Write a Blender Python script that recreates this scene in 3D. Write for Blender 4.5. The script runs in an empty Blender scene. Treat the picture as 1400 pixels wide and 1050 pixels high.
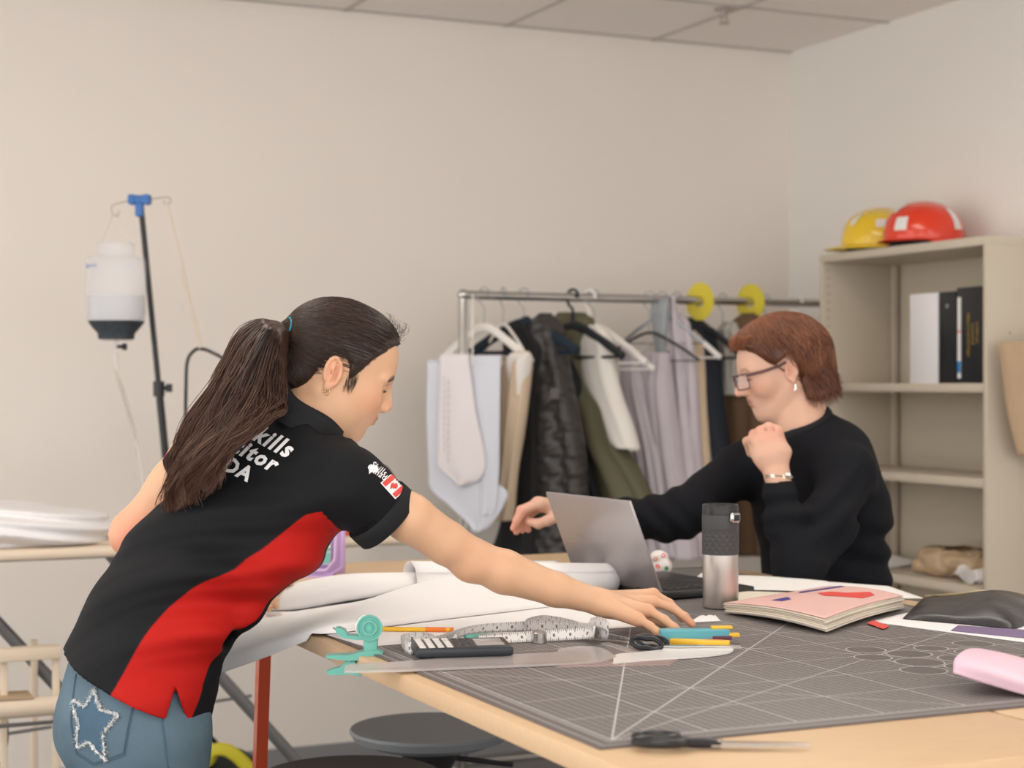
import bpy, bmesh, math, random
import numpy as np
from mathutils import Vector, Matrix
from mathutils.bvhtree import BVHTree
random.seed(7); rng = np.random.default_rng(7)
SC = bpy.context.scene
COL = SC.collection
PI = math.pi
# ---- camera frame -------------------------------------------------------
FOC = 2350.0; CH = 1.33; YAW = math.radians(24.7)
FW = np.array([math.sin(YAW), math.cos(YAW), 0.0])
RT = np.array([math.cos(YAW), -math.sin(YAW), 0.0])
UP = np.array([0, 0, 1.0])
CAM = np.array([0, 0, CH])
TZ = 0.92                                   # table top height
def P(u, v, d):                             # where the photo's (u,v) lies at distance d
    return CAM + d*FW + (u-700)/FOC*d*RT + (525-v)/FOC*d*UP
def T(u, v, z=TZ):                          # ... on a horizontal plane
    return P(u, v, (CH-z)*FOC/(v-525.0))
def PX(u, v, x):                            # ... on a plane X = x
    r = FW + (u-700)/FOC*RT
    return P(u, v, x/r[0])
def PY(u, v, y):                            # ... on a plane Y = y
    r = FW + (u-700)/FOC*RT
    return P(u, v, y/r[1])
def D(a, b, c):                             # direction right / away / up
    return a*RT + b*FW + c*UP
def nrm(v):
    v = np.asarray(v, float); return v/np.linalg.norm(v)
# ---- materials ----------------------------------------------------------
def mat(name, col, rough=0.5, metal=0.0, spec=0.5, noise=0.0, nscale=20, bump=0.0, bscale=200, trans=0.0, ior=1.45,
        coat=0.0, sheen=0.0, sss=0.0, alpha=1.0, emis=None, estr=0.0, stretch=(1,1,1), col2=None):
    m = bpy.data.materials.new(name); m.use_nodes = True
    nt = m.node_tree; b = nt.nodes['Principled BSDF']
    c = (*col, 1) if len(col) == 3 else col
    b.inputs['Base Color'].default_value = c
    b.inputs['Roughness'].default_value = rough
    b.inputs['Metallic'].default_value = metal
    b.inputs['Specular IOR Level'].default_value = spec
    b.inputs['Transmission Weight'].default_value = trans
    b.inputs['IOR'].default_value = ior
    b.inputs['Coat Weight'].default_value = coat
    b.inputs['Sheen Weight'].default_value = sheen
    b.inputs['Alpha'].default_value = alpha
    if sss:
        b.inputs['Subsurface Weight'].default_value = sss
        b.inputs['Subsurface Radius'].default_value = (0.012, 0.004, 0.002)
        b.inputs['Subsurface Scale'].default_value = 1.0
    if emis:
        b.inputs['Emission Color'].default_value = (*emis, 1); b.inputs['Emission Strength'].default_value = estr
    if noise or bump:
        tc = nt.nodes.new('ShaderNodeTexCoord'); mp = nt.nodes.new('ShaderNodeMapping')
        mp.inputs['Scale'].default_value = stretch
        nt.links.new(tc.outputs['Object'], mp.inputs['Vector'])
    if noise:
        n = nt.nodes.new('ShaderNodeTexNoise'); n.inputs['Scale'].default_value = nscale; n.inputs['Detail'].default_value = 4
        nt.links.new(mp.outputs[0], n.inputs['Vector'])
        mx = nt.nodes.new('ShaderNodeMix'); mx.data_type = 'RGBA'
        mx.inputs['A'].default_value = tuple(max(0, x*(1-noise)) for x in c[:3])+(1,)
        mx.inputs['B'].default_value = (*col2, 1) if col2 else tuple(min(1, x*(1+noise)) for x in c[:3])+(1,)
        nt.links.new(n.outputs['Fac'], mx.inputs['Factor']); nt.links.new(mx.outputs['Result'], b.inputs['Base Color'])
    if bump:
        n2 = nt.nodes.new('ShaderNodeTexNoise'); n2.inputs['Scale'].default_value = bscale; n2.inputs['Detail'].default_value = 3
        nt.links.new(mp.outputs[0], n2.inputs['Vector'])
        bp = nt.nodes.new('ShaderNodeBump'); bp.inputs['Strength'].default_value = bump; bp.inputs['Distance'].default_value = 0.002
        nt.links.new(n2.outputs['Fac'], bp.inputs['Height']); nt.links.new(bp.outputs[0], b.inputs['Normal'])
    return m
def bsdf(m): return m.node_tree.nodes['Principled BSDF']
def attr_mix(m, attr, colB, thr=0.0, soft=0.0004):
    """crisp boundary between the material's colour and colB where float attribute > thr"""
    nt = m.node_tree; b = bsdf(m)
    a = nt.nodes.new('ShaderNodeAttribute'); a.attribute_name = attr
    mr = nt.nodes.new('ShaderNodeMapRange'); mr.inputs['From Min'].default_value = thr-soft; mr.inputs['From Max'].default_value = thr+soft
    nt.links.new(a.outputs['Fac'], mr.inputs['Value'])
    mx = nt.nodes.new('ShaderNodeMix'); mx.data_type = 'RGBA'
    s = b.inputs['Base Color']
    if s.is_linked:
        nt.links.new(s.links[0].from_socket, mx.inputs['A'])
    else: mx.inputs['A'].default_value = s.default_value
    mx.inputs['B'].default_value = (*colB, 1)
    nt.links.new(mr.outputs[0], mx.inputs['Factor']); nt.links.new(mx.outputs['Result'], s)
# ---- objects ------------------------------------------------------------
def link(o, parent=None):
    COL.objects.link(o)
    if parent is not None: o.parent = parent
    return o
def tag(o, label=None, cat=None, group=None, kind=None):
    if label: o['label'] = label
    if cat: o['category'] = cat
    if group: o['group'] = group
    if kind: o['kind'] = kind
    return o
def struct(o): o['kind'] = 'structure'; return o
def thing(name, label, cat, loc=(0,0,0), group=None, rz=0.0):
    o = bpy.data.objects.new(name, None); o.location = [float(x) for x in loc]; o.rotation_euler = (0,0,rz)
    o.empty_display_size = 0.05
    link(o); tag(o, label, cat, group); return o
def wmat(o):
    m = o.matrix_basis.copy()
    while o.parent is not None: o = o.parent; m = o.matrix_basis@m
    return m
def mk(name, V, F, m, parent=None, smooth=True, world=True, attrs=None, origin=None):
    """mesh object from world-space vertices; parent gets inverse so the coordinates stay in the world"""
    V = np.asarray(V, float)
    me = bpy.data.meshes.new(name)
    if parent is None and origin is None:
        origin = np.array([(V[:,0].min()+V[:,0].max())/2, (V[:,1].min()+V[:,1].max())/2, V[:,2].min()])
    if parent is not None and world:
        mi = np.array(wmat(parent).inverted())
        V = V@mi[:3,:3].T+mi[:3,3]
    elif origin is not None and world: V = V-np.asarray(origin)
    if isinstance(F, np.ndarray):
        n = F.shape[1]
        me.vertices.add(len(V)); me.vertices.foreach_set('co', V.astype(np.float32).ravel())
        me.loops.add(F.size); me.loops.foreach_set('vertex_index', F.astype(np.int32).ravel())
        me.polygons.add(len(F)); me.polygons.foreach_set('loop_start', np.arange(0, F.size, n, dtype=np.int32))
        me.update(calc_edges=True)
    else:
        me.from_pydata([tuple(p) for p in V], [], [tuple(int(i) for i in f) for f in F])
    if attrs:
        for k, a in attrs.items():
            at = me.attributes.new(k, 'FLOAT', 'POINT'); at.data.foreach_set('value', np.asarray(a, np.float32))
    me.validate(); me.update()
    if smooth: me.polygons.foreach_set('use_smooth', [True]*len(me.polygons))
    ms = m if isinstance(m, (list, tuple)) else [m]
    for x in ms: me.materials.append(x)
    o = bpy.data.objects.new(name, me)
    if parent is None and world: o.location = [float(x) for x in origin]
    link(o, parent)
    return o
class MB:
    """collects shapes (world coordinates) and links them as one mesh"""
    def __init__(s): s.V = []; s.F = []; s.M = []; s.mi = 0
    def add(s, V, F):
        n = len(s.V); s.V += [tuple(float(c) for c in p) for p in V]
        s.F += [tuple(int(i)+n for i in f) for f in F]; s.M += [s.mi]*len(F); return s
    def box(s, c, size, R=None, bev=0.0, seg=2):
        bm = bmesh.new(); bmesh.ops.create_cube(bm, size=1)
        for v in bm.verts: v.co = Vector((v.co.x*size[0], v.co.y*size[1], v.co.z*size[2]))
        if bev: bmesh.ops.bevel(bm, geom=list(bm.edges), offset=bev, segments=seg, affect='EDGES', profile=0.5)
        return s._bm(bm, c, R)
    def _bm(s, bm, c, R=None):
        bm.verts.ensure_lookup_table(); R = np.eye(3) if R is None else np.asarray(R)
        V = np.array([v.co[:] for v in bm.verts])@R.T+np.asarray(c, float)
        F = [[v.index for v in f.verts] for f in bm.faces]; bm.free(); return s.add(V, F)
    def tube(s, pts, r, n=10, cap=True, flat=1.0, ref=None, closed=False):
        V, F = tube(pts, r, n, cap, flat, ref, closed); return s.add(V, F)
    def lathe(s, prof, c=(0,0,0), R=None, n=32, cap=True):
        V = []; F = []; k = len(prof)
        for r, z in prof:
            for i in range(n):
                a = 2*PI*i/n; V.append((r*math.cos(a), r*math.sin(a), z))
        for j in range(k-1):
            for i in range(n):
                F.append((j*n+i, j*n+(i+1)%n, (j+1)*n+(i+1)%n, (j+1)*n+i))
        if cap:
            F.append(tuple(reversed(range(n)))); F.append(tuple((k-1)*n+i for i in range(n)))
        V = np.array(V); R = np.eye(3) if R is None else np.asarray(R)
        return s.add(V@R.T+np.asarray(c, float), F)
    def sphere(s, c, r, R=None, u=20, v=12):
        bm = bmesh.new(); bmesh.ops.create_uvsphere(bm, u_segments=u, v_segments=v, radius=1)
        rr = (r, r, r) if np.isscalar(r) else r
        for q in bm.verts: q.co = Vector((q.co.x*rr[0], q.co.y*rr[1], q.co.z*rr[2]))
        return s._bm(bm, c, R)
    def prism(s, poly, c, ax, ay, az, h):
        """polygon (x,y) in plane ax,ay at c, extruded h along az"""
        c, ax, ay, az = [np.asarray(q, float) for q in (c, ax, ay, az)]
        n = len(poly); V = [c+x*ax+y*ay for x, y in poly]+[c+x*ax+y*ay+h*az for x, y in poly]
        F = [tuple(reversed(range(n))), tuple(range(n, 2*n))]+[(i, (i+1)%n, n+(i+1)%n, n+i) for i in range(n)]
        return s.add(V, F)
    def build(s, name, m, parent=None, smooth=True, bevel=0.0, auto=35):
        o = mk(name, np.array(s.V), s.F, m, parent, smooth=smooth)
        if s.M and max(s.M) > 0:
            for i, p in enumerate(o.data.polygons): p.material_index = s.M[i]
        bm = bmesh.new(); bm.from_mesh(o.data)
        bmesh.ops.recalc_face_normals(bm, faces=bm.faces)
        if smooth and auto:
            for e in bm.edges:
                if len(e.link_faces) == 2 and e.calc_face_angle(0) > math.radians(auto): e.smooth = False
        bm.to_mesh(o.data); bm.free()
        if bevel:
            b = o.modifiers.new('b', 'BEVEL'); b.width = bevel; b.segments = 2; b.limit_method = 'ANGLE'
        return o
def frames(pts, ref=None):
    pts = np.asarray(pts, float); n = len(pts)
    t = np.gradient(pts, axis=0); t /= (np.linalg.norm(t, axis=1)[:,None]+1e-12)
    if ref is None: ref = np.array([0,0,1.0]) if abs(t[0][2]) < 0.9 else np.array([1.0,0,0])
    N = np.zeros_like(pts); b = np.cross(t[0], ref); b /= np.linalg.norm(b)+1e-12; a = np.cross(b, t[0])
    for i in range(n):
        a = a-np.dot(a, t[i])*t[i]; a /= np.linalg.norm(a)+1e-12; N[i] = a
    return t, N, np.cross(t, N)
def tube(pts, r, n=10, cap=True, flat=1.0, ref=None, closed=False):
    pts = np.asarray(pts, float); t, N, B = frames(pts, ref); m = len(pts)
    r = np.full(m, r) if np.isscalar(r) else np.asarray(r, float)
    a = np.arange(n)*2*PI/n
    V = pts[:,None]+r[:,None,None]*(np.cos(a)[None,:,None]*N[:,None]*flat+np.sin(a)[None,:,None]*B[:,None])
    F = [(j*n+i, j*n+(i+1)%n, (j+1)*n+(i+1)%n, (j+1)*n+i) for j in range(m-1) for i in range(n)]
    if closed: F += [((m-1)*n+i, (m-1)*n+(i+1)%n, (i+1)%n, i) for i in range(n)]
    elif cap: F += [tuple(reversed(range(n))), tuple((m-1)*n+i for i in range(n))]
    return V.reshape(-1, 3), F
def spl(pts, n=24):
    """Catmull-Rom through points (any dimension)"""
    p = np.asarray(pts, float); k = len(p)
    if k == 2: return p[0]+(p[1]-p[0])*np.linspace(0, 1, n)[:,None]
    q = np.vstack([2*p[0]-p[1], p, 2*p[-1]-p[-2]]); out = []
    for s_ in np.linspace(0, k-1-1e-9, n):
        i = int(s_); t = s_-i; a, b, c, d = q[i:i+4]
        out.append(0.5*((2*b)+(c-a)*t+(2*a-5*b+4*c-d)*t*t+(3*b-a-3*c+d)*t**3))
    return np.array(out)
def grid_faces(nu, nv, wrap=False):
    i = np.arange(nu-1)[:,None]; w = nv if wrap else nv-1; j = np.arange(w)[None,:]
    a = i*nv+j; b = i*nv+(j+1)%nv; c = (i+1)*nv+(j+1)%nv; d = (i+1)*nv+j
    return np.stack([a, b, c, d], -1).reshape(-1, 4)
def sheet(name, G, m, parent=None, thick=0.0006, attrs=None, smooth=True):
    """G: (nu,nv,3) world grid -> thin solid sheet"""
    nu, nv = G.shape[:2]; o = mk(name, G.reshape(-1, 3), grid_faces(nu, nv), m, parent, attrs=attrs, smooth=smooth)
    if thick:
        s = o.modifiers.new('s', 'SOLIDIFY'); s.thickness = thick; s.offset = 0
    return o
# ---- signed distance modelling -----------------------------------------
class Sdf:
    def __init__(s, lo, hi, h):
        s.lo = np.asarray(lo, float); s.h = h; s.n = np.ceil((np.asarray(hi)-s.lo)/h).astype(int)+1
        s.g = np.full(s.n, 0.06, np.float32)
        s.ax = [(s.lo[i]+np.arange(s.n[i])*h).astype(np.float32) for i in range(3)]
    def blk(s, lo, hi):
        a = np.clip(np.floor((lo-s.lo)/s.h).astype(int), 0, s.n); b = np.clip(np.ceil((hi-s.lo)/s.h).astype(int)+1, 0, s.n)
        if (b <= a).any(): return None
        sl = tuple(slice(a[i], b[i]) for i in range(3))
        X = s.ax[0][sl[0]][:,None,None]; Y = s.ax[1][sl[1]][None,:,None]; Z = s.ax[2][sl[2]][None,None,:]
        return sl, X, Y, Z
    def comb(s, sl, d, k, sub):
        a = s.g[sl]
        if sub:
            d = -d; h = np.maximum(k-np.abs(a-d), 0)/max(k, 1e-9); s.g[sl] = np.maximum(a, d)+h*h*k*0.25
        else:
            h = np.maximum(k-np.abs(a-d), 0)/max(k, 1e-9); s.g[sl] = np.minimum(a, d)-h*h*k*0.25
    def cap(s, a, b, r1, r2=None, k=0.01, sub=False):
        r2 = r1 if r2 is None else r2; a = np.asarray(a, float); b = np.asarray(b, float); R = max(r1, r2)+k+3*s.h
        q = s.blk(np.minimum(a, b)-R, np.maximum(a, b)+R)
        if q is None: return s
        sl, X, Y, Z = q; ab = b-a; L = float(ab@ab)+1e-12
        t = np.clip(((X-a[0])*ab[0]+(Y-a[1])*ab[1]+(Z-a[2])*ab[2])/L, 0, 1)
        d = np.sqrt((X-a[0]-t*ab[0])**2+(Y-a[1]-t*ab[1])**2+(Z-a[2]-t*ab[2])**2)-(r1+(r2-r1)*t)
        s.comb(sl, d, k, sub); return s
    def chain(s, pts, rs, k=0.01):
        for i in range(len(pts)-1): s.cap(pts[i], pts[i+1], rs[i], rs[i+1], k)
        return s
    def ell(s, c, r, R=None, k=0.01, sub=False):
        c = np.asarray(c, float); r = np.asarray(r, float); m = r.max()+k+3*s.h; q = s.blk(c-m, c+m)
        if q is None: return s
        sl, X, Y, Z = q; X = X-c[0]; Y = Y-c[1]; Z = Z-c[2]
        if R is None: A, B, C = X, Y, Z
        else:
            R = np.asarray(R); A = X*R[0][0]+Y*R[1][0]+Z*R[2][0]; B = X*R[0][1]+Y*R[1][1]+Z*R[2][1]; C = X*R[0][2]+Y*R[1][2]+Z*R[2][2]
        k0 = np.sqrt((A/r[0])**2+(B/r[1])**2+(C/r[2])**2); k1 = np.sqrt((A/r[0]**2)**2+(B/r[1]**2)**2+(C/r[2]**2)**2)+1e-9
        s.comb(sl, k0*(k0-1)/k1, k, sub); return s
    def ecap(s, a, b, side, wa, ta, wb, tb, k=0.02, side2=None, sq=2.0):
        """tube of elliptical section from a to b: half-width w along side, half-thickness t across"""
        a = np.asarray(a, float); b = np.asarray(b, float); R = max(wa, ta, wb, tb)+k+3*s.h
        q = s.blk(np.minimum(a, b)-R, np.maximum(a, b)+R)
        if q is None: return s
        sl, X, Y, Z = q; ab = b-a; L = np.linalg.norm(ab); ax = ab/L
        def fr(sd):
            sd = np.asarray(sd, float); sd = nrm(sd-ax*(sd@ax)); return sd, np.cross(ax, sd)
        s1, n1 = fr(side); s2, n2 = fr(side if side2 is None else side2)
        X = X-a[0]; Y = Y-a[1]; Z = Z-a[2]; tr = (X*ax[0]+Y*ax[1]+Z*ax[2])/L; t = np.clip(tr, 0, 1)
        S1 = X*s1[0]+Y*s1[1]+Z*s1[2]; N1 = X*n1[0]+Y*n1[1]+Z*n1[2]
        if side2 is not None:
            S2 = X*s2[0]+Y*s2[1]+Z*s2[2]; N2 = X*n2[0]+Y*n2[1]+Z*n2[2]; S1 = S1*(1-t)+S2*t; N1 = N1*(1-t)+N2*t
        w = wa+(wb-wa)*t; h = ta+(tb-ta)*t; m = np.minimum(w, h)
        e = (tr-t)*L
        q2 = ((np.abs(S1)/w)**sq+(np.abs(N1)/h)**sq+(np.abs(e)/m)**sq)**(1/sq)
        s.comb(sl, (q2-1)*m, k, sub=False); return s
    def plane(s, p, n, k=0.0):
        """keep the side behind normal n"""
        p = np.asarray(p); n = nrm(n); X, Y, Z = s.ax[0][:,None,None], s.ax[1][None,:,None], s.ax[2][None,None,:]
        d = (X-p[0])*n[0]+(Y-p[1])*n[1]+(Z-p[2])*n[2]
        if k:
            h = np.maximum(k-np.abs(s.g-d), 0)/k; s.g = (np.maximum(s.g, d)+h*h*k*0.25).astype(np.float32)
        else: s.g = np.maximum(s.g, d).astype(np.float32)
        return s
    def disp(s, fn):
        band = np.abs(s.g) < 0.05
        I = np.nonzero(band); p = [s.ax[i][I[i]] for i in range(3)]
        s.g[I] += fn(p[0], p[1], p[2]).astype(np.float32); return s
    def mesh(s, smooth=1):
        V, F = surfnets(s.g, s.lo, s.h)
        for _ in range(smooth): V = laplace(V, F, 0.5)
        return V, F
def surfnets(g, lo, h):
    ins = g < 0; cs = None
    acc_any = np.zeros(np.array(g.shape)-1, bool); acc_all = np.ones_like(acc_any)
    for dx in (0, 1):
        for dy in (0, 1):
            for dz in (0, 1):
                b = ins[dx:ins.shape[0]-1+dx, dy:ins.shape[1]-1+dy, dz:ins.shape[2]-1+dz]
                acc_any |= b; acc_all &= b
    act = acc_any & ~acc_all; I = np.array(np.nonzero(act)); n = I.shape[1]
    idx = np.full(act.shape, -1, np.int64); idx[tuple(I)] = np.arange(n)
    cor = [(0,0,0),(1,0,0),(0,1,0),(1,1,0),(0,0,1),(1,0,1),(0,1,1),(1,1,1)]
    val = np.stack([g[I[0]+c[0], I[1]+c[1], I[2]+c[2]] for c in cor])
    ed = [(0,1),(2,3),(4,5),(6,7),(0,2),(1,3),(4,6),(5,7),(0,4),(1,5),(2,6),(3,7)]
    acc = np.zeros((n, 3)); cnt = np.zeros(n)
    for a, b in ed:
        va, vb = val[a], val[b]; m = (va < 0) != (vb < 0)
        t = np.where(m, va/np.where(m, va-vb, 1), 0)
        pa = np.array(cor[a]); pb = np.array(cor[b])
        acc += m[:,None]*(pa[None]+t[:,None]*(pb-pa)[None]); cnt += m
    V = lo+h*(I.T+acc/cnt[:,None]); Fs = []
    for ax in range(3):
        a1, a2 = (ax+1)%3, (ax+2)%3
        sA = [slice(None)]*3; sB = [slice(None)]*3
        sA[ax] = slice(0, -1); sB[ax] = slice(1, None)
        for q in (a1, a2): sA[q] = slice(1, -1); sB[q] = slice(1, -1)
        A = ins[tuple(sA)]; B = ins[tuple(sB)]; cr = A != B
        J = np.array(np.nonzero(cr)); J[a1] += 1; J[a2] += 1
        flip = A[cr]
        def cell(d1, d2):
            K = J.copy(); K[a1] -= d1; K[a2] -= d2; return idx[tuple(K)]
        q = np.stack([cell(0,0), cell(1,0), cell(1,1), cell(0,1)], 1)
        q = np.where(flip[:,None], q, q[:,::-1]); Fs.append(q)
    F = np.concatenate(Fs); F = F[(F >= 0).all(1)]
    return V, F
def laplace(V, F, lam=0.5):
    n = len(V); S = np.zeros((n, 3)); c = np.zeros(n)
    for a, b in ((0,1),(1,2),(2,3),(3,0)):
        for p, q in ((a, b), (b, a)):
            for k in range(3): S[:,k] += np.bincount(F[:,p], V[F[:,q],k], n)
            c += np.bincount(F[:,p], minlength=n)
    return V+lam*(S/np.maximum(c, 1)[:,None]-V)
def join(parts):
    Vs, Fs, n = [], [], 0
    for V, F in parts: Vs.append(V); Fs.append(F+n); n += len(V)
    return np.vstack(Vs), np.vstack(Fs)
def strands(Pn, r0, r1=None, n=3, tipfade=0.3):
    """Pn (N,M,3) polylines -> thin tubes; returns V, F, per-vertex random value, per-vertex t"""
    N, M, _ = Pn.shape; r1 = r0*0.3 if r1 is None else r1
    t = np.gradient(Pn, axis=1); t /= np.linalg.norm(t, axis=2, keepdims=True)+1e-9
    ref = nrm(np.array([0.3, 0.5, 0.8])); a = np.cross(t, ref); a /= np.linalg.norm(a, axis=2, keepdims=True)+1e-9; b = np.cross(t, a)
    tt = np.linspace(0, 1, M); r = np.where(tt > 1-tipfade, r0+(r1-r0)*(tt-1+tipfade)/tipfade, r0)
    an = np.arange(n)*2*PI/n
    V = Pn[:,:,None]+r[None,:,None,None]*(np.cos(an)[None,None,:,None]*a[:,:,None]+np.sin(an)[None,None,:,None]*b[:,:,None])
    base = (np.arange(N)*M*n)[:,None,None]; j = np.arange(M-1)[None,:,None]; i = np.arange(n)[None,None,:]
    A = base+j*n+i; B = base+j*n+(i+1)%n
    F = np.stack([A, B, B+n, A+n], -1).reshape(-1, 4)
    rnd = np.repeat(rng.random(N), M*n); tv = np.tile(np.repeat(tt, n), N)
    return V.reshape(-1, 3), F, rnd, tv
def hair_mat(name, dark, light, rough=0.35):
    m = mat(name, dark, rough, spec=0.6); nt = m.node_tree; b = bsdf(m)
    a = nt.nodes.new('ShaderNodeAttribute'); a.attribute_name = 'rnd'
    mx = nt.nodes.new('ShaderNodeMix'); mx.data_type = 'RGBA'; mx.inputs['A'].default_value = (*dark, 1); mx.inputs['B'].default_value = (*light, 1)
    nt.links.new(a.outputs['Fac'], mx.inputs['Factor']); nt.links.new(mx.outputs['Result'], b.inputs['Base Color'])
    return m
def text_mesh(s, size=1.0, bold=0.0, shear=0.0, align='CENTER', spacing=1.0, line=1.0, res=3):
    """outline text -> (V (n,2), faces)"""
    c = bpy.data.curves.new('t', 'FONT'); c.body = s; c.size = size; c.offset = bold; c.shear = shear
    c.align_x = align; c.align_y = 'CENTER'; c.space_character = spacing; c.space_line = line; c.resolution_u = res
    o = bpy.data.objects.new('t', c); COL.objects.link(o); dg = bpy.context.evaluated_depsgraph_get(); dg.update()
    me = bpy.data.meshes.new_from_object(o.evaluated_get(dg))
    V = np.array([v.co[:2] for v in me.vertices]); F = [tuple(p.vertices) for p in me.polygons]
    bpy.data.objects.remove(o); bpy.data.curves.remove(c); bpy.data.meshes.remove(me); return V, F
def text_on(name, s, c, ax, ay, size, m, parent, thick=0.0006, **kw):
    V, F = text_mesh(s, size, **kw); ax = nrm(ax); ay = nrm(ay)
    W = np.asarray(c)+V[:,:1]*ax+V[:,1:]*ay
    o = mk(name, W, F, m, parent, smooth=False)
    if thick: q = o.modifiers.new('s', 'SOLIDIFY'); q.thickness = thick; q.offset = 0
    return o
def subdiv2(V, F, maxlen):
    """triangulate and subdivide planar pieces until edges are short (2-D or 3-D points)"""
    bm = bmesh.new(); V3 = np.c_[V, np.zeros(len(V))] if V.shape[1] == 2 else V
    vs = [bm.verts.new(p) for p in V3]
    for f in F:
        try: bm.faces.new([vs[i] for i in f])
        except ValueError: pass
    bmesh.ops.triangulate(bm, faces=bm.faces)
    for _ in range(6):
        L = [e for e in bm.edges if e.calc_length() > maxlen]
        if not L: break
        bmesh.ops.subdivide_edges(bm, edges=L, cuts=1); bmesh.ops.triangulate(bm, faces=bm.faces)
    bm.verts.ensure_lookup_table(); bm.verts.index_update()
    V = np.array([v.co[:] for v in bm.verts]); F = [tuple(v.index for v in f.verts) for f in bm.faces]; bm.free(); return V, F
def decal(name, V2, F, c, ax, ay, bvh, m, parent, off=0.0012, maxlen=0.008, extra=None):
    """lay a flat figure on a curved surface: cast along -(ax x ay)"""
    V2, F = subdiv2(np.asarray(V2, float), F, maxlen); ax = nrm(ax); ay = nrm(ay-np.dot(ay, ax)*ax); nz = np.cross(ax, ay)
    out = []; ok = []
    for x, y, _ in V2:
        p = np.asarray(c)+x*ax+y*ay
        h = bvh.ray_cast(Vector(p+nz*0.15), Vector(-nz), 0.4)
        if h[0] is None: out.append(p); ok.append(False)
        else: out.append(np.array(h[0])+np.array(h[1])*off*(1 if np.dot(np.array(h[1]), nz) > 0 else -1)); ok.append(True)
    F = [f for f in F if all(ok[i] for i in f)]
    return mk(name, np.array(out), F, m, parent)
def bvh_of(V, F): return BVHTree.FromPolygons([tuple(p) for p in V], [tuple(f) for f in F.tolist()])
def copy_tree(o, parent=None):
    c = o.copy(); COL.objects.link(c)
    if parent is not None: c.parent = parent
    for ch in list(o.children): copy_tree(ch, c)
    return c
def vnoise(x, y, z, seed=0):
    """cheap smooth pseudo-noise from sines"""
    r = np.random.default_rng(seed); out = 0
    for _ in range(5):
        k = r.normal(size=3); k /= np.linalg.norm(k); ph = r.random()*6.28; f = r.uniform(.7, 1.5)
        out = out+np.sin(f*(k[0]*x+k[1]*y+k[2]*z)+ph)
    return out/5
# ======================= camera, world, setting ==========================
cam = bpy.data.objects.new('camera', bpy.data.cameras.new('camera')); COL.objects.link(cam)
cam.location = CAM; cam.rotation_euler = (PI/2, 0, -YAW)
cam.data.sensor_width = 36; cam.data.lens = FOC*36/1400; cam.data.clip_start = 0.05
cam.data.dof.use_dof = True; cam.data.dof.focus_distance = 2.78; cam.data.dof.aperture_fstop = 4.5
SC.camera = cam
SC.view_settings.view_transform = 'Standard'; SC.view_settings.look = 'None'; SC.view_settings.gamma = 1
SC.view_settings.exposure = -0.08
WX, WY, HC = 3.79, 5.65, 2.625
wl = bpy.data.worlds.new('world'); SC.world = wl; wl.use_nodes = True
wl.node_tree.nodes['Background'].inputs[0].default_value = (1.0, 0.97, 0.93, 1)
wl.node_tree.nodes['Background'].inputs[1].default_value = 2.6
M_wall = mat('wall_paint', (0.84, 0.78, 0.725), 0.85, spec=0.2, bump=0.05, bscale=300)
M_wallr = mat('wall_paint_cool', (0.82, 0.79, 0.755), 0.85, spec=0.2, bump=0.05, bscale=300)
M_tile = mat('ceiling_tile', (0.86, 0.81, 0.77), 0.9, noise=0.04, nscale=300, bump=0.2, bscale=500)
M_tbar = mat('ceiling_bar', (0.52, 0.48, 0.45), 0.6)
M_floor = mat('carpet', (0.17, 0.165, 0.165), 0.95, noise=0.35, nscale=260, bump=0.5, bscale=400)
M_base = mat('baseboard', (0.25, 0.25, 0.26), 0.6)
def slab(name, lo, hi, m):
    lo = np.array(lo, float); hi = np.array(hi, float)
    return struct(MB().box((lo+hi)/2, hi-lo).build(name, m, smooth=False))
X0, Y0 = -2.6, -1.6
slab('floor', (X0, Y0, -0.1), (WX, WY, 0), M_floor)
slab('wall_back', (X0, WY, 0), (WX, WY+0.1, HC+.1), M_wall)
slab('wall_right', (WX, Y0, 0), (WX+0.1, WY+.1, HC+.1), M_wallr)
slab('baseboard_back', (X0, WY-0.012, 0), (WX-.012, WY, 0.09), M_base)
slab('baseboard_right', (WX-0.012, Y0, 0), (WX, WY, 0.09), M_base)
# ceiling: tiles between T-bars; the grid's lines run along both walls
GX = [WX-0.61*i for i in range(1, 11)]; GYs = [WY-0.02-0.61*i for i in range(0, 13)]
slab('ceiling', (X0, Y0, HC), (WX, WY, HC+0.1), M_tile)
tb = MB()
for x in GX:
    if x > X0: tb.box((x, (Y0+WY)/2, HC-0.002), (0.018, WY-Y0, 0.006))
for y in GYs:
    if y > Y0: tb.box(((X0+WX)/2, y, HC-0.002), (WX-X0, 0.018, 0.006))
struct(tb.build('trim_1', M_tbar, smooth=False))
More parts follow.
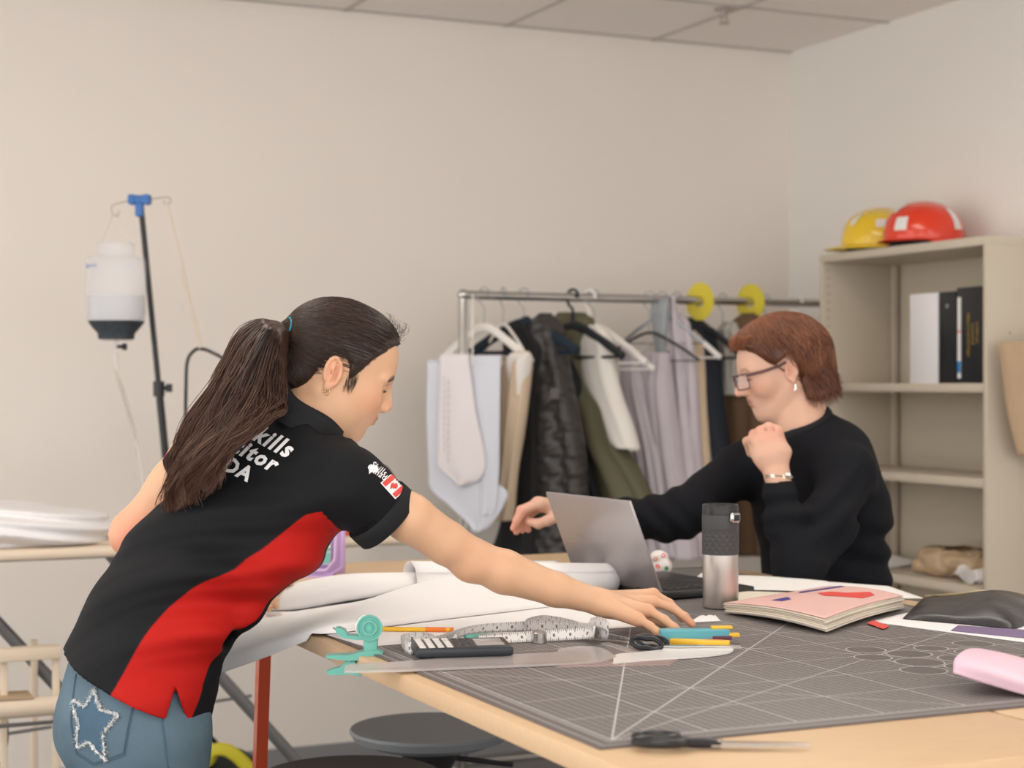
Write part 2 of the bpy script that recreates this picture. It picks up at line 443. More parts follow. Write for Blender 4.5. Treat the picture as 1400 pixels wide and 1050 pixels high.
# ceiling light troffers (2 x 4 feet) set in the grid
M_diff = mat('light_diffuser', (0.9, 0.9, 0.9), 0.5, emis=(1.0, 0.93, 0.84), estr=6.0)
M_frame = mat('light_frame', (0.8, 0.8, 0.8), 0.5)
def troffer(x0, y0, label):
    c = np.array([x0+0.305, y0+0.61, HC]); t = thing('ceiling_light', label, 'ceiling light', c-np.array([0,0,0.02]), 'recessed ceiling lights')
    MB().box(c-[0,0,0.012], (0.53, 1.14, 0.012), bev=0.003).build('diffuser', M_diff, t, smooth=False)
    f = MB()
    for sx in (-1, 1): f.box(c+[sx*0.285, 0, -0.011], (0.04, 1.22, 0.02))
    for sy in (-1, 1): f.box(c+[0, sy*0.59, -0.011], (0.61, 0.04, 0.02))
    f.build('frame', M_frame, t, smooth=False)
    return t
lights = [(WX-0.61*3, WY-0.02-0.61*5, 'recessed ceiling light nearest the corner, above the shelf side of the tables'),
          (WX-0.61*6, WY-0.02-0.61*5, 'recessed ceiling light above the ironing board side of the room'),
          (WX-0.61*3, WY-0.02-0.61*9, 'recessed ceiling light above the near end of the work tables'),
          (WX-0.61*6, WY-0.02-0.61*9, 'recessed ceiling light over the place the photo is taken from'),
          (WX-0.61*9, WY-0.02-0.61*7, 'recessed ceiling light far to the left over open floor')]
for a in lights: troffer(*a)
def area(name, loc, rot, sx, sy, power, col):
    L = bpy.data.lights.new(name, 'AREA'); L.shape = 'RECTANGLE'; L.size = sx; L.size_y = sy; L.energy = power; L.color = col
    o = bpy.data.objects.new(name, L); o.location = loc; o.rotation_euler = rot; COL.objects.link(o); return o
# sprinkler head on the ceiling
s = PY(990, 12, 4.6); sp = np.array([s[0], s[1], HC])
r_ = FW+(990-700)/FOC*RT+(525-12)/FOC*UP; k_ = (HC-CH)/r_[2]; sp = CAM+r_*k_
M_chrome = mat('chrome', (0.55, 0.54, 0.53), 0.18, metal=1.0)
M_spr = mat('sprinkler_metal', (0.45, 0.40, 0.37), 0.35, metal=0.8)
t = thing('ceiling_sprinkler', 'small metal fire sprinkler head on the tiled ceiling near the corner', 'sprinkler', sp-[0,0,0.05])
MB().lathe([(0.034, -0.004), (0.034, 0), ], sp, cap=True).build('escutcheon', M_spr, t)
MB().lathe([(0.010, -0.03), (0.011, 0)], sp).build('body', M_spr, t)
q = MB()
for sx in (-1, 1): q.tube([sp+[sx*0.008, 0, -0.025], sp+[sx*0.016, 0, -0.035], sp+[sx*0.003, 0, -0.05]], 0.002, 6)
q.lathe([(0.018, -0.052), (0.02, -0.050)], sp); q.build('deflector', M_spr, t)
# ======================= work tables and cutting mat =====================
M_wood = mat('light_wood', (0.62, 0.43, 0.26), 0.45, noise=0.10, nscale=14, stretch=(1, 9, 9), spec=0.4)
M_edge = mat('wood_edge', (0.62, 0.43, 0.25), 0.5, noise=0.10, nscale=14, stretch=(9, 1, 9))
M_orange = mat('orange_metal', (0.50, 0.06, 0.016), 0.28, metal=0.35, coat=0.4)
M_blk = mat('black_plastic', (0.018, 0.018, 0.02), 0.45)
TX0, TXS, TX1, TY0, TY1 = 0.872, 1.447, 2.05, 1.487, 3.33
def table(x0, x1, label, orange):
    t = thing('work_table', label, 'table', ((x0+x1)/2, (TY0+TY1)/2, 0), 'light wood work tables')
    MB().box(((x0+x1)/2, (TY0+TY1)/2, TZ-0.0135), (x1-x0, TY1-TY0, 0.027), bev=0.0025).build('tabletop', [M_wood], t)
    for x in (x0+0.035, x1-0.035):
        for y in (TY0+0.25, TY1-0.27 if x < 1.0 or x > 1.8 else 2.55):
            top = np.array([x, y, TZ-0.027]); bot = np.array([x, y+(0.10 if y > 2 else -0.10), 0])
            MB().tube([top, bot], 0.0155, 4, ref=np.array([1.,1.,0])).build('leg', M_orange, t, smooth=False)
    MB().box(((x0+x1)/2, (TY0+TY1)/2, TZ-0.045), (0.04, TY1-TY0-0.5, 0.035)).build('frame_rail', M_blk, t, smooth=False)
    return t
table(TX0, TXS-0.003, 'light wood work table with a bare strip and cutting mat, nearest the bending person', True)
table(TXS+0.003, TX1, 'light wood work table beyond the seam, carrying bottle and booklets beside the seated person', True)
# cutting mat: grid printed on it by a procedural material
MX0, MY0, MX1, MY1 = 0.893, 1.706, 1.99, 3.30
M_mat = bpy.data.materials.new('cutting_mat'); M_mat.use_nodes = True
nt = M_mat.node_tree; N = nt.nodes; Lk = nt.links; b = N['Principled BSDF']
tc = N.new('ShaderNodeTexCoord'); sx_ = N.new('ShaderNodeSeparateXYZ'); Lk.new(tc.outputs['Object'], sx_.inputs[0])
def mth(op, a, b_=None, c_=None):
    n = N.new('ShaderNodeMath'); n.operation = op
    for i, q in enumerate((a, b_, c_)):
        if q is None: continue
        if hasattr(q, 'is_linked'): Lk.new(q, n.inputs[i])
        else: n.inputs[i].default_value = q
    return n.outputs[0]
# object origin is the mat's centre; shift to its near-left corner
lx = mth('ADD', sx_.outputs[0], (MX1-MX0)/2); ly = mth('ADD', sx_.outputs[1], (MY1-MY0)/2)
def lines(c, period, half):
    f = mth('PINGPONG', c, period/2); return mth('LESS_THAN', f, half)
def mx_(a, b_): return mth('MAXIMUM', a, b_)
IN = 0.0127
ox = mth('SUBTRACT', lx, 0.032); oy = mth('SUBTRACT', ly, 0.032)
fine = mx_(lines(ox, IN, 0.0006), lines(oy, IN, 0.0006))
major = mx_(lines(ox, IN*10, 0.0010), lines(oy, IN*10, 0.0010))
def diag(sx, sy, px, py, half=0.0011):
    n = math.hypot(sx, sy); q = mth('ADD', mth('MULTIPLY', mth('SUBTRACT', lx, px), sy/n), mth('MULTIPLY', mth('SUBTRACT', ly, py), -sx/n))
    return mth('LESS_THAN', mth('ABSOLUTE', q), half)
dg_ = diag(1, 1, 0.032, 0.032)
dg_ = mx_(dg_, diag(1, 1.732, 0.032, 0.032)); dg_ = mx_(dg_, diag(1.732, 1, 0.032, 0.032, 0.0008))
dg_ = mx_(dg_, diag(-1, 1, 0.54, 0.032, 0.0008)); dg_ = mx_(dg_, diag(-1, 1, 1.06, 0.032, 0.0008))
dg_ = mx_(dg_, diag(-1, 1.732, 1.05, 0.032, 0.0008))
W_, H_ = MX1-MX0, MY1-MY0
ed = mth('MINIMUM', mth('MINIMUM', lx, mth('SUBTRACT', W_, lx)), mth('MINIMUM', ly, mth('SUBTRACT', H_, ly)))
inside = mth('GREATER_THAN', ed, 0.032)
border = mth('LESS_THAN', mth('ABSOLUTE', mth('SUBTRACT', ed, 0.0325)), 0.0012)
rim = mth('LESS_THAN', mth('ABSOLUTE', mth('SUBTRACT', ed, 0.009)), 0.0018)
tick = mth('MULTIPLY', mth('MULTIPLY', mth('GREATER_THAN', ed, 0.021), mth('LESS_THAN', ed, 0.029)),
           mx_(lines(ox, 0.00635, 0.0007), lines(oy, 0.00635, 0.0007)))
# shape templates: a cluster of discs ringed with pale lines
circ = None; fill = None
for cx, cy, r in [(0.66,0.27,0.033),(0.735,0.27,0.03),(0.70,0.33,0.036),(0.775,0.335,0.03),(0.665,0.395,0.028),(0.735,0.40,0.034),(0.81,0.285,0.03),(0.84,0.37,0.034),(0.80,0.43,0.026),(0.885,0.29,0.03),(0.70,0.46,0.03),(0.89,0.44,0.032)]:
    dx = mth('SUBTRACT', lx, cx); dy = mth('SUBTRACT', ly, cy)
    rr = mth('SQRT', mth('ADD', mth('MULTIPLY', dx, dx), mth('MULTIPLY', dy, dy)))
    c1 = mth('LESS_THAN', mth('ABSOLUTE', mth('SUBTRACT', rr, r)), 0.0011); f1 = mth('LESS_THAN', rr, r-0.002)
    circ = c1 if circ is None else mx_(circ, c1); fill = f1 if fill is None else mx_(fill, f1)
nofill = mth('SUBTRACT', 1.0, fill)
fac = mth('MULTIPLY', mth('MULTIPLY', fine, 0.46), nofill)
fac = mx_(fac, mth('MULTIPLY', mth('MULTIPLY', major, 0.85), nofill)); fac = mx_(fac, mth('MULTIPLY', mth('MULTIPLY', dg_, 0.8), nofill))
fac = mth('MULTIPLY', fac, inside); fac = mx_(fac, mth('MULTIPLY', mx_(circ, 0.0), 0.6))
fac = mx_(fac, mth('MULTIPLY', border, 0.75)); fac = mx_(fac, mth('MULTIPLY', tick, 0.6)); fac = mx_(fac, mth('MULTIPLY', rim, 0.35))
mx = N.new('ShaderNodeMix'); mx.data_type = 'RGBA'; mx.inputs['A'].default_value = (0.125, 0.108, 0.103, 1); mx.inputs['B'].default_value = (0.62, 0.60, 0.60, 1)
Lk.new(fac, mx.inputs['Factor']); Lk.new(mx.outputs['Result'], b.inputs['Base Color']); b.inputs['Roughness'].default_value = 0.5
cm = mk('cutting_mat', MB().box(((MX0+MX1)/2, (MY0+MY1)/2, TZ+0.0015), (W_, H_, 0.003), bev=0.0008).V, None or [], M_mat) if False else None
mb = MB().box(((MX0+MX1)/2, (MY0+MY1)/2, TZ+0.0015), (W_, H_, 0.003), bev=0.0008)
cm = mb.build('cutting_mat', M_mat); tag(cm, 'large grey self-healing cutting mat with fine white grid across the work tables', 'cutting mat')
MZ = TZ+0.003
# ======================= third table and things on the tables ============
def beyond_table():
    x0, x1, y0, y1 = 0.90, 1.93, 3.345, 3.74
    t = thing('work_table', 'narrow light wood work table beyond the far end of the cutting mat, mostly under paper', 'table', ((x0+x1)/2, (y0+y1)/2, 0), 'light wood work tables')
    MB().box(((x0+x1)/2, (y0+y1)/2, TZ-0.0135), (x1-x0, y1-y0, 0.027), bev=0.0025).build('tabletop', M_wood, t)
    for x in (x0+0.03, x1-0.06):
        MB().tube([(x, y1-0.05, TZ-0.027), (x, y1-0.05, 0)], 0.0155, 4, ref=np.array([1.,1.,0])).build('leg', M_orange, t, smooth=False)
beyond_table()
M_paper = mat('white_paper', (0.90, 0.88, 0.88), 0.75, spec=0.2)
M_paper2 = mat('printed_paper', (0.90, 0.88, 0.865), 0.75, spec=0.2)
# thin ruled writing on pages
def ruled(m, colr=(0.55, 0.52, 0.52), scale=120.0, f=0.25):
    nt = m.node_tree; b = bsdf(m); tc = nt.nodes.new('ShaderNodeTexCoord'); w = nt.nodes.new('ShaderNodeTexWave')
    w.inputs['Scale'].default_value = scale/6.28; w.inputs['Distortion'].default_value = 0; w.bands_direction = 'Y'
    nt.links.new(tc.outputs['Object'], w.inputs[0]); n = nt.nodes.new('ShaderNodeTexNoise'); n.inputs['Scale'].default_value = 60
    nt.links.new(tc.outputs['Object'], n.inputs['Vector'])
    a = nt.nodes.new('ShaderNodeMath'); a.operation = 'GREATER_THAN'; a.inputs[1].default_value = 0.8; nt.links.new(w.outputs['Fac'], a.inputs[0])
    c = nt.nodes.new('ShaderNodeMath'); c.operation = 'MULTIPLY'; nt.links.new(a.outputs[0], c.inputs[0]); nt.links.new(n.outputs['Fac'], c.inputs[1])
    d = nt.nodes.new('ShaderNodeMath'); d.operation = 'MULTIPLY'; d.inputs[1].default_value = f; nt.links.new(c.outputs[0], d.inputs[0])
    mx = nt.nodes.new('ShaderNodeMix'); mx.data_type = 'RGBA'; mx.inputs['A'].default_value = b.inputs['Base Color'].default_value; mx.inputs['B'].default_value = (*colr, 1)
    nt.links.new(d.outputs[0], mx.inputs['Factor']); nt.links.new(mx.outputs['Result'], b.inputs['Base Color'])
ruled(M_paper2)
def patch(cols, nu=40, nv=24):
    """grid through columns of (u,v,d) control points"""
    R = [spl([P(*q) for q in c], nv) for c in cols]
    return np.stack([spl([r[j] for r in R], nu) for j in range(nv)], 1)
def flat_sheet(name, px, m, z, thick=0.0006, label=None, cat='paper', group=None, parent=None, lift=None):
    """thin sheet lying on the table; px = corner pixels in order, world outline from the table plane"""
    w = np.array([T(u, v, z) for u, v in px]); n = len(w)
    if n == 4:
        s = np.linspace(0, 1, 24)[:,None,None]; t = np.linspace(0, 1, 24)[None,:,None]
        G = (w[0]*(1-s)+w[1]*s)*(1-t)+(w[3]*(1-s)+w[2]*s)*t
        if lift is not None: G[:,:,2] += lift(s[:,:,0], t[:,:,0])
        o = sheet(name, G, m, parent, thick)
    else:
        o = MB().prism([(p[0], p[1]) for p in w-[0,0,z]], (0,0,z), (1,0,0), (0,1,0), (0,0,1), thick).build(name, m, parent, smooth=False)
    if label: tag(o, label, cat, group)
    return o
# --- large pattern paper ---
wv = lambda a: (lambda s, t: a*(np.sin(s*7+t*3)+1)*s*(1-s)*4*0.5)
flat_sheet('pattern_paper', [(447, 868), (500, 884), (884, 856), (800, 800)], M_paper, MZ+0.0008, label='flat sheet of white pattern paper lying on the cutting mat under the reaching arm', cat='paper')
B_ = patch([[(283,927,2.96),(296,893,2.93),(326,853,2.96),(356,842,3.06),(384,834,3.14)],
            [(360,900,2.87),(372,873,2.85),(398,848,2.92),(430,832,3.06),(440,822,3.20)],
            [(440,870,2.785),(447,852,2.80),(470,832,2.92),(500,820,3.08),(520,818,3.27)],
            [(520,861,2.86),(527,845,2.87),(555,812,3.02),(575,795,3.20),(590,795,3.42)],
            [(600,849,2.95),(605,835,2.97),(625,800,3.12),(640,780,3.3),(650,786,3.5)],
            [(690,838,3.05),(695,826,3.07),(705,800,3.22),(712,785,3.36),(715,789,3.52)],
            [(770,828,3.15),(772,818,3.18),(776,803,3.28),(778,795,3.38),(778,798,3.5)]], 70, 30)
B_[:,:,2] = np.where(B_[:,:,0] > TX0-.004, np.maximum(B_[:,:,2], MZ+.0025), B_[:,:,2])
o = sheet('pattern_paper', B_, M_paper); tag(o, 'large white pattern paper curling over the table edge and drooping beside the bending person', 'paper')
# fold running to the left: a flattened loop of the paper
n1 = 40; ax_ = spl([P(322, 838, 3.12), P(400, 819, 3.10), P(470, 806, 3.12), P(545, 798, 3.16), P(640, 785, 3.3)], n1)
rr = spl([[0.030, 0.018], [0.030, 0.027], [0.028, 0.027], [0.024, 0.020], [0.008, 0.004]], n1)
an = np.linspace(-0.25*PI, 1.45*PI, 30)
G = np.array([[a+FW*(-np.cos(t))*r[0]*1.6+UP*np.sin(t)*r[1] for t in an] for a, r in zip(ax_, rr)])
G[:,:,2] = np.where(G[:,:,0] > TX0-.004, np.maximum(G[:,:,2], MZ+.004), G[:,:,2])
o = sheet('pattern_paper', G, M_paper); tag(o, 'flattened loop of white pattern paper with a dark crease, held down by the bending person', 'paper')
def paper_roll(name, a, b, r, label, turns=1.6, ra=None, m=M_paper):
    a = np.asarray(a); b = np.asarray(b); ax = nrm(b-a); s1 = nrm(np.cross(ax, UP)); s2 = np.cross(s1, ax)
    th = np.linspace(0.5, 2*PI*turns+0.5, int(40*turns)); L = np.linspace(0, 1, 20)
    G = np.array([[a+(b-a)*l+((ra or r)*(1-l)+r*l)*(1-0.05*(t/(2*PI)))*(s1*np.cos(t)+s2*np.sin(t)) for t in th] for l in L])
    o = sheet(name, G, m); tag(o, label, 'paper roll'); return o
ra = P(560, 795, 3.18); rb = P(838, 791, 3.36)
paper_roll('paper_roll', ra, rb, 0.030, 'long white paper roll behind the reaching arm with its round open end by the laptop', ra=0.038)
paper_roll('paper_roll', P(640, 787, 3.40), P(762, 783, 3.44), 0.024, 'short white paper roll end peeking out above the reaching arm beside the laptop', ra=0.028)
# --- tape dispenser clip ---
M_mint = mat('mint_plastic', (0.13, 0.43, 0.365), 0.35, spec=0.5)
M_mintd = mat('mint_dark', (0.10, 0.45, 0.38), 0.4)
M_clear = mat('clear_tape', (0.88, 0.88, 0.86), 0.25)
M_steel = mat('steel', (0.60, 0.58, 0.56), 0.25, metal=1.0, bump=0.03, bscale=80)
dd = 2.60; base = P(505, 893, dd)
t = thing('tape_dispenser', 'mint green clip-on tape dispenser clamped to the table edge', 'tape dispenser', base)
Q = lambda u, v, o=0.0: P(u, v, dd)+o*FW
ax, ay = RT, UP; Rc = np.stack([RT, UP, -FW], 1)
def disc(mb, c, r, h): mb.lathe([(r-0.0008, -h/2), (r, -h/2+0.0008), (r, h/2-0.0008), (r-0.0008, h/2)], c, Rc, 36)
mb = MB(); disc(mb, Q(506, 857, -0.009), 0.0195, 0.002); mb.lathe([(0.0195,-.0015),(0.0195,.0015),(0.0168,.0015),(0.0160,-.0006),(0.0125,-.0006),(0.0118,.0022),(0.0085,.0022),(0.0078,-.0002),(0.0040,-.0002)], Q(506,857,-0.0115), Rc, 36)
disc(mb, Q(501, 857, 0.012), 0.018, 0.002)
arm = [(x, y) for x, y in [(-0.052,-0.001),(-0.050,-0.008),(-0.040,-0.016),(-0.020,-0.0185),(0.012,-0.0185),(0.012,-0.010),(-0.018,-0.0125),(-0.034,-0.0115),(-0.038,-0.004),(-0.046,-0.0005)]]
mb.prism(arm, Q(506, 857, -0.010), RT, UP, FW, 0.022)
mb.box(Q(507, 884, 0.0), (0.021, 0.032, 0.018), Rc, bev=0.002)
t0 = mb.build('holder', M_mint, t)
MB().lathe([(0.0046, -0.0005), (0.0046, 0.0005)], Q(506, 857, -0.0134), Rc, 20).build('hub', M_mintd, t)
mb = MB(); mb.lathe([(0.009, -0.009), (0.0175, -0.009), (0.0175, 0.009), (0.009, 0.009)], Q(502, 856, 0.001), Rc, 36, cap=False)
mb.build('tape_roll', M_clear, t)
mb = MB(); mb.box(Q(459, 861, 0.0)+0.0*UP, (0.011, 0.0012, 0.019), Rc@np.array([[.85,.5,0],[-.5,.85,0],[0,0,1]])); mb.build('cutter_blade', M_steel, t)
mb = MB(); pts = [(-0.066,-0.042),(-0.066,-0.046),(-0.03,-0.050),(0.019,-0.046),(0.020,-0.038),(0.012,-0.034),(-0.012,-0.036),(-0.03,-0.041)]
mb.prism(pts, Q(506, 857, -0.012), RT, UP, FW, 0.026)
mb.build('clip_upper_jaw', M_mint, t)
mb = MB(); pts = [(-0.066,-0.067),(-0.06,-0.064),(-0.045,-0.060),(-0.036,-0.051),(-0.022,-0.051),(-0.020,-0.063),(-0.008,-0.070),(-0.014,-0.0735),(-0.03,-0.0705),(-0.05,-0.072),(-0.062,-0.0715)]
mb.prism(pts, Q(506, 857, -0.008), RT, UP, FW, 0.018); mb.build('clip_lower_jaw', M_mint, t)
mb = MB(); hel = [Q(477, 903, 0.0)+0.005*np.cos(a)*RT+0.005*np.sin(a)*UP+FW*(a/40-0.012) for a in np.linspace(0, 8*PI, 90)]
mb.tube(hel, 0.0009, 6); mb.build('spring', M_steel, t)
# --- pencil on paper ---
M_yel = mat('yellow_plastic', (0.85, 0.50, 0.04), 0.35)
M_orp = mat('orange_plastic', (0.85, 0.22, 0.03), 0.35)
M_tealp = mat('teal_plastic', (0.10, 0.50, 0.45), 0.35)
zc = MZ+0.005
a = T(523, 860, zc); b_ = T(620, 861, zc); t = thing('mechanical_pencil', 'yellow mechanical pencil with orange eraser end on white paper behind the tape dispenser', 'pencil', (a+b_)/2-[0,0,.004])
dr = nrm(b_-a); a = a-dr*0.03
MB().tube([a, b_-dr*0.006], 0.0038, 12).build('barrel', M_yel, t)
MB().tube([b_-dr*0.046, b_-dr*0.012], 0.0041, 12).build('grip', M_orp, t)
MB().tube([b_-dr*0.006, b_], [0.0036, 0.0042], 12).build('eraser', M_orp, t)
MB().tube([a-dr*0.016, a], [0.0006, 0.0036], 10).build('tip', M_steel, t)
# --- calculator ---
M_calc = mat('calculator_plastic', (0.028, 0.032, 0.04), 0.35)
M_key = mat('grey_key', (0.72, 0.68, 0.66), 0.45); M_key2 = mat('dark_key', (0.05, 0.05, 0.055), 0.4)
M_lcd = mat('calculator_screen', (0.36, 0.35, 0.36), 0.12)
a = T(574, 905, MZ); b_ = T(698, 901, MZ); dr = nrm(b_-a); L = 0.146; up_ = nrm(np.cross(UP, dr))    # away from camera
c0 = (a+b_)/2+up_*0.036
t = thing('calculator', 'dark pocket calculator with grey keys on the cutting mat', 'calculator', c0)
tl = math.radians(3.5); Rk = np.stack([dr, up_*math.cos(tl)+UP*math.sin(tl), -up_*math.sin(tl)+UP*math.cos(tl)], 1)
cc = c0+UP*0.0135
MB().box(cc, (L, 0.073, 0.015), Rk, bev=0.005, seg=3).build('body', M_calc, t)
tp = cc+Rk[:,2]*0.0076
MB().box(tp+Rk[:,0]*0.041, (0.042, 0.046, 0.0012), Rk, bev=0.0004).build('screen', M_lcd, t)
for i in range(4):
    for j in range(5):
        MB().box(tp+Rk[:,0]*(-0.062+i*0.0135)+Rk[:,1]*(-0.026+j*0.013), (0.0095, 0.0085, 0.003), Rk, bev=0.001).build('key', M_key, t)
for i in range(3):
    for j in range(5):
        MB().box(tp+Rk[:,0]*(-0.007+i*0.0105)+Rk[:,1]*(-0.026+j*0.013), (0.008, 0.007, 0.002), Rk, bev=0.0008).build('function_key', M_key2, t)
# --- measuring tape: pale ribbon standing on edge ---
M_tape = mat('tape_measure_vinyl', (0.62, 0.60, 0.60), 0.4)
nt = M_tape.node_tree; b = bsdf(M_tape)
A1 = nt.nodes.new('ShaderNodeAttribute'); A1.attribute_name = 'len'; A2 = nt.nodes.new('ShaderNodeAttribute'); A2.attribute_name = 'wid'
def m2(op, x, y=None):
    n = nt.nodes.new('ShaderNodeMath'); n.operation = op
    for i, q in enumerate((x, y)):
        if q is None: continue
        if hasattr(q, 'is_linked'): nt.links.new(q, n.inputs[i])
        else: n.inputs[i].default_value = q
    return n.outputs[0]
pp = m2('LESS_THAN', m2('PINGPONG', A1.outputs['Fac'], 0.0015), 0.0004); e1 = m2('GREATER_THAN', m2('ABSOLUTE', m2('SUBTRACT', A2.outputs['Fac'], 0.5)), 0.30)
p2 = m2('LESS_THAN', m2('PINGPONG', A1.outputs['Fac'], 0.00635), 0.0005); e2 = m2('GREATER_THAN', m2('ABSOLUTE', m2('SUBTRACT', A2.outputs['Fac'], 0.5)), 0.16)
p3 = m2('LESS_THAN', m2('PINGPONG', m2('ADD', A1.outputs['Fac'], 0.006), 0.0127), 0.0018); e3 = m2('LESS_THAN', m2('ABSOLUTE', m2('SUBTRACT', A2.outputs['Fac'], 0.5)), 0.14)
ff = m2('MAXIMUM', m2('MAXIMUM', m2('MULTIPLY', pp, e1), m2('MULTIPLY', p2, e2)), m2('MULTIPLY', p3, e3))
mx = nt.nodes.new('ShaderNodeMix'); mx.data_type = 'RGBA'; mx.inputs['A'].default_value = (0.74, 0.71, 0.70, 1); mx.inputs['B'].default_value = (0.16, 0.16, 0.16, 1)
nt.links.new(ff, mx.inputs['Factor']); nt.links.new(mx.outputs['Result'], b.inputs['Base Color'])
def ribbon(ctrl, tilt, n=220, w=0.019):
    """ctrl: ground points of the lower edge (x,y,z); tilt: 0 = standing, 1 = lying, along the way"""
    c = spl(ctrl, n); tl = spl(np.array(tilt)[:,None], n)[:,0]; tg = nrm_rows(np.gradient(c, axis=0))
    side = np.cross(tg, UP); side /= np.linalg.norm(side, axis=1)[:,None]+1e-9
    dirv = UP[None]*np.cos(tl*PI/2)[:,None]+side*np.sin(tl*PI/2)[:,None]
    ln = np.concatenate([[0], np.cumsum(np.linalg.norm(np.diff(c, axis=0), axis=1))])
    G = np.stack([c+dirv*w*s for s in np.linspace(0, 1, 5)], 1)
    return G, np.repeat(ln, 5), np.tile(np.linspace(0, 1, 5), n)
def nrm_rows(a): return a/(np.linalg.norm(a, axis=1)[:,None]+1e-9)
z0 = MZ+0.0015; z1 = MZ+0.004
G, ln, wd = ribbon([T(592,884,z0), T(574,881,z0), T(552,884,z0), T(551,889,z0), T(565,895,z0), T(600,883,z0), T(640,868,z0), T(690,864,z0), T(760,864,z0), T(800,868,z0+.006), T(812,872,z0+.010),
                    T(796,874,z0+.003), T(740,877,z0), T(690,879,z0), T(655,880,z0)], [0.05]*5+[.2,.35,.3,.1,0.0,.1,.3,.4,.5,.6])
o = sheet('measuring_tape', G, M_tape, thick=0.0005, attrs={'len': ln, 'wid': wd})
tag(o, 'coiled pale grey measuring tape snaking behind the calculator', 'measuring tape')
G, ln, wd = ribbon([T(715,868,z1), T(722,861,z1), T(745,856,z1), T(780,862,z1), T(812,872,z1+.002), T(829,874,z1+.006), T(831,866,z1+.018), T(820,860,z1+.021), T(805,862,z1+.012), T(806,868,z1+.004), T(835,873,z1), T(865,877,z1)],
                   [.1,.0,.1,.1,.1,.0,.0,.0,.1,.3,.6,.7])
G[:,:,2] = np.maximum(G[:,:,2], MZ+.001)
o = sheet('measuring_tape', G, M_tape, thick=0.0005, attrs={'len': ln, 'wid': wd})
tag(o, 'looped end of pale grey measuring tape curling up beside the reaching hand', 'measuring tape')
# seam ripper, chalk, pattern weight
a = T(636, 872, MZ+.008); b_ = T(706, 866, MZ+.008)
t = thing('seam_ripper', 'mint green seam ripper lying inside the measuring tape coils', 'seam ripper', (a+b_)/2-[0,0,.006])
dr = nrm(b_-a); MB().tube([a, a+dr*.02, a+dr*.045, a+dr*.07], [.0058,.0062,.0045,.002], 12, flat=.8).build('handle', M_mint, t)
MB().tube([a+dr*.07, a+dr*.10], [.0012,.0006], 8).build('blade', M_steel, t)
a = T(580, 874, MZ+.006); b_ = T(612, 872, MZ+.006)
t = thing('chalk_holder', 'cream chalk marker with a clear cap beside the calculator', 'chalk marker', (a+b_)/2-[0,0,.005])
MB().tube([a, b_], .0048, 12).build('barrel', mat('cream_plastic', (.68,.6,.5), .4), t)
MB().tube([b_, b_+nrm(b_-a)*.014], .0053, 12).build('cap', mat('clear_cap', (.75,.78,.82), .15), t)
c = T(737, 879, MZ); o = MB().lathe([(.0115, 0), (.0125, .001), (.0125, .016), (.0112, .0175), (.006, .0175)], c, n=36).build('pattern_weight', M_steel)
tag(o, 'small round steel pattern weight on the cutting mat', 'weight')
# clear rulers
def clear_mat(name, col, a=0.55, rough=0.15):
    m = mat(name, col, rough, alpha=a); return m
M_rul = clear_mat('clear_ruler_plastic', (0.62, 0.56, 0.55), 0.62)
M_rul2 = clear_mat('pink_ruler_plastic', (0.72, 0.50, 0.47), 0.45)
def ruler(name, px, z, th, m, label, cat='ruler', marks=True):
    w = np.array([T(u, v, z) for u, v in spl(px+[px[0]], len(px)*5)[:-1]])
    o = MB().prism([(p[0], p[1]) for p in w-[0,0,z]], (0,0,z), (1,0,0), (0,1,0), (0,0,1), th).build(name, m, smooth=False); tag(o, label, cat); return o
def ticks(parent, a, b, n, ln, m, z, perp):
    mb = MB(); a = np.asarray(a); b = np.asarray(b); d = nrm(b-a)
    for i in range(n):
        c = a+(b-a)*i/(n-1); l = ln*(1.6 if i%5 == 0 else 1)
        mb.box(c+perp*l/2, (0.0005, l, 0.0002), np.stack([d, perp, UP], 1))
    mb.build('scale_marks', m, parent, smooth=False)
M_ink = mat('black_ink', (0.03, 0.03, 0.035), 0.5)
poly = [(471,920),(478,911),(545,907),(596,903),(650,899),(720,896),(760,894),(764,890),(790,886),(822,888),(836,896),(841,901),(810,907),(740,911),(640,915),(540,919)]
o = ruler('hip_curve_ruler', poly, MZ+0.001, 0.003, M_rul, 'long clear curved ruler lying over the near edge of the table and mat')
perp = nrm(np.cross(UP, nrm(T(760,896,MZ)-T(480,912,MZ))))
ticks(o, T(500,915,MZ+.0042), T(800,904,MZ+.0042), 70, 0.004, M_ink, 0, perp)
poly = [(838,908),(842,897),(870,894),(915,889),(950,884),(985,883),(1002,888),(996,894),(960,899),(910,902),(870,905)]
o = ruler('curve_template', poly, MZ+0.001, 0.0025, clear_mat('milky_plastic', (0.84,0.81,0.79), 0.9, .3), 'milky white curved template lying on the mat in front of the reaching hand', 'template')
o = flat_sheet('ruler', [(762,912),(918,909),(926,902),(770,903)], M_rul2, MZ+0.0006, 0.0015, 'pink tinted clear ruler lying under the curved template', 'ruler')
o = flat_sheet('ruler', [(862,893),(877,892),(832,878),(820,880)], M_rul, MZ+0.0008, 0.0015, 'short clear grey ruler lying diagonally beside the black scissors handle', 'ruler')
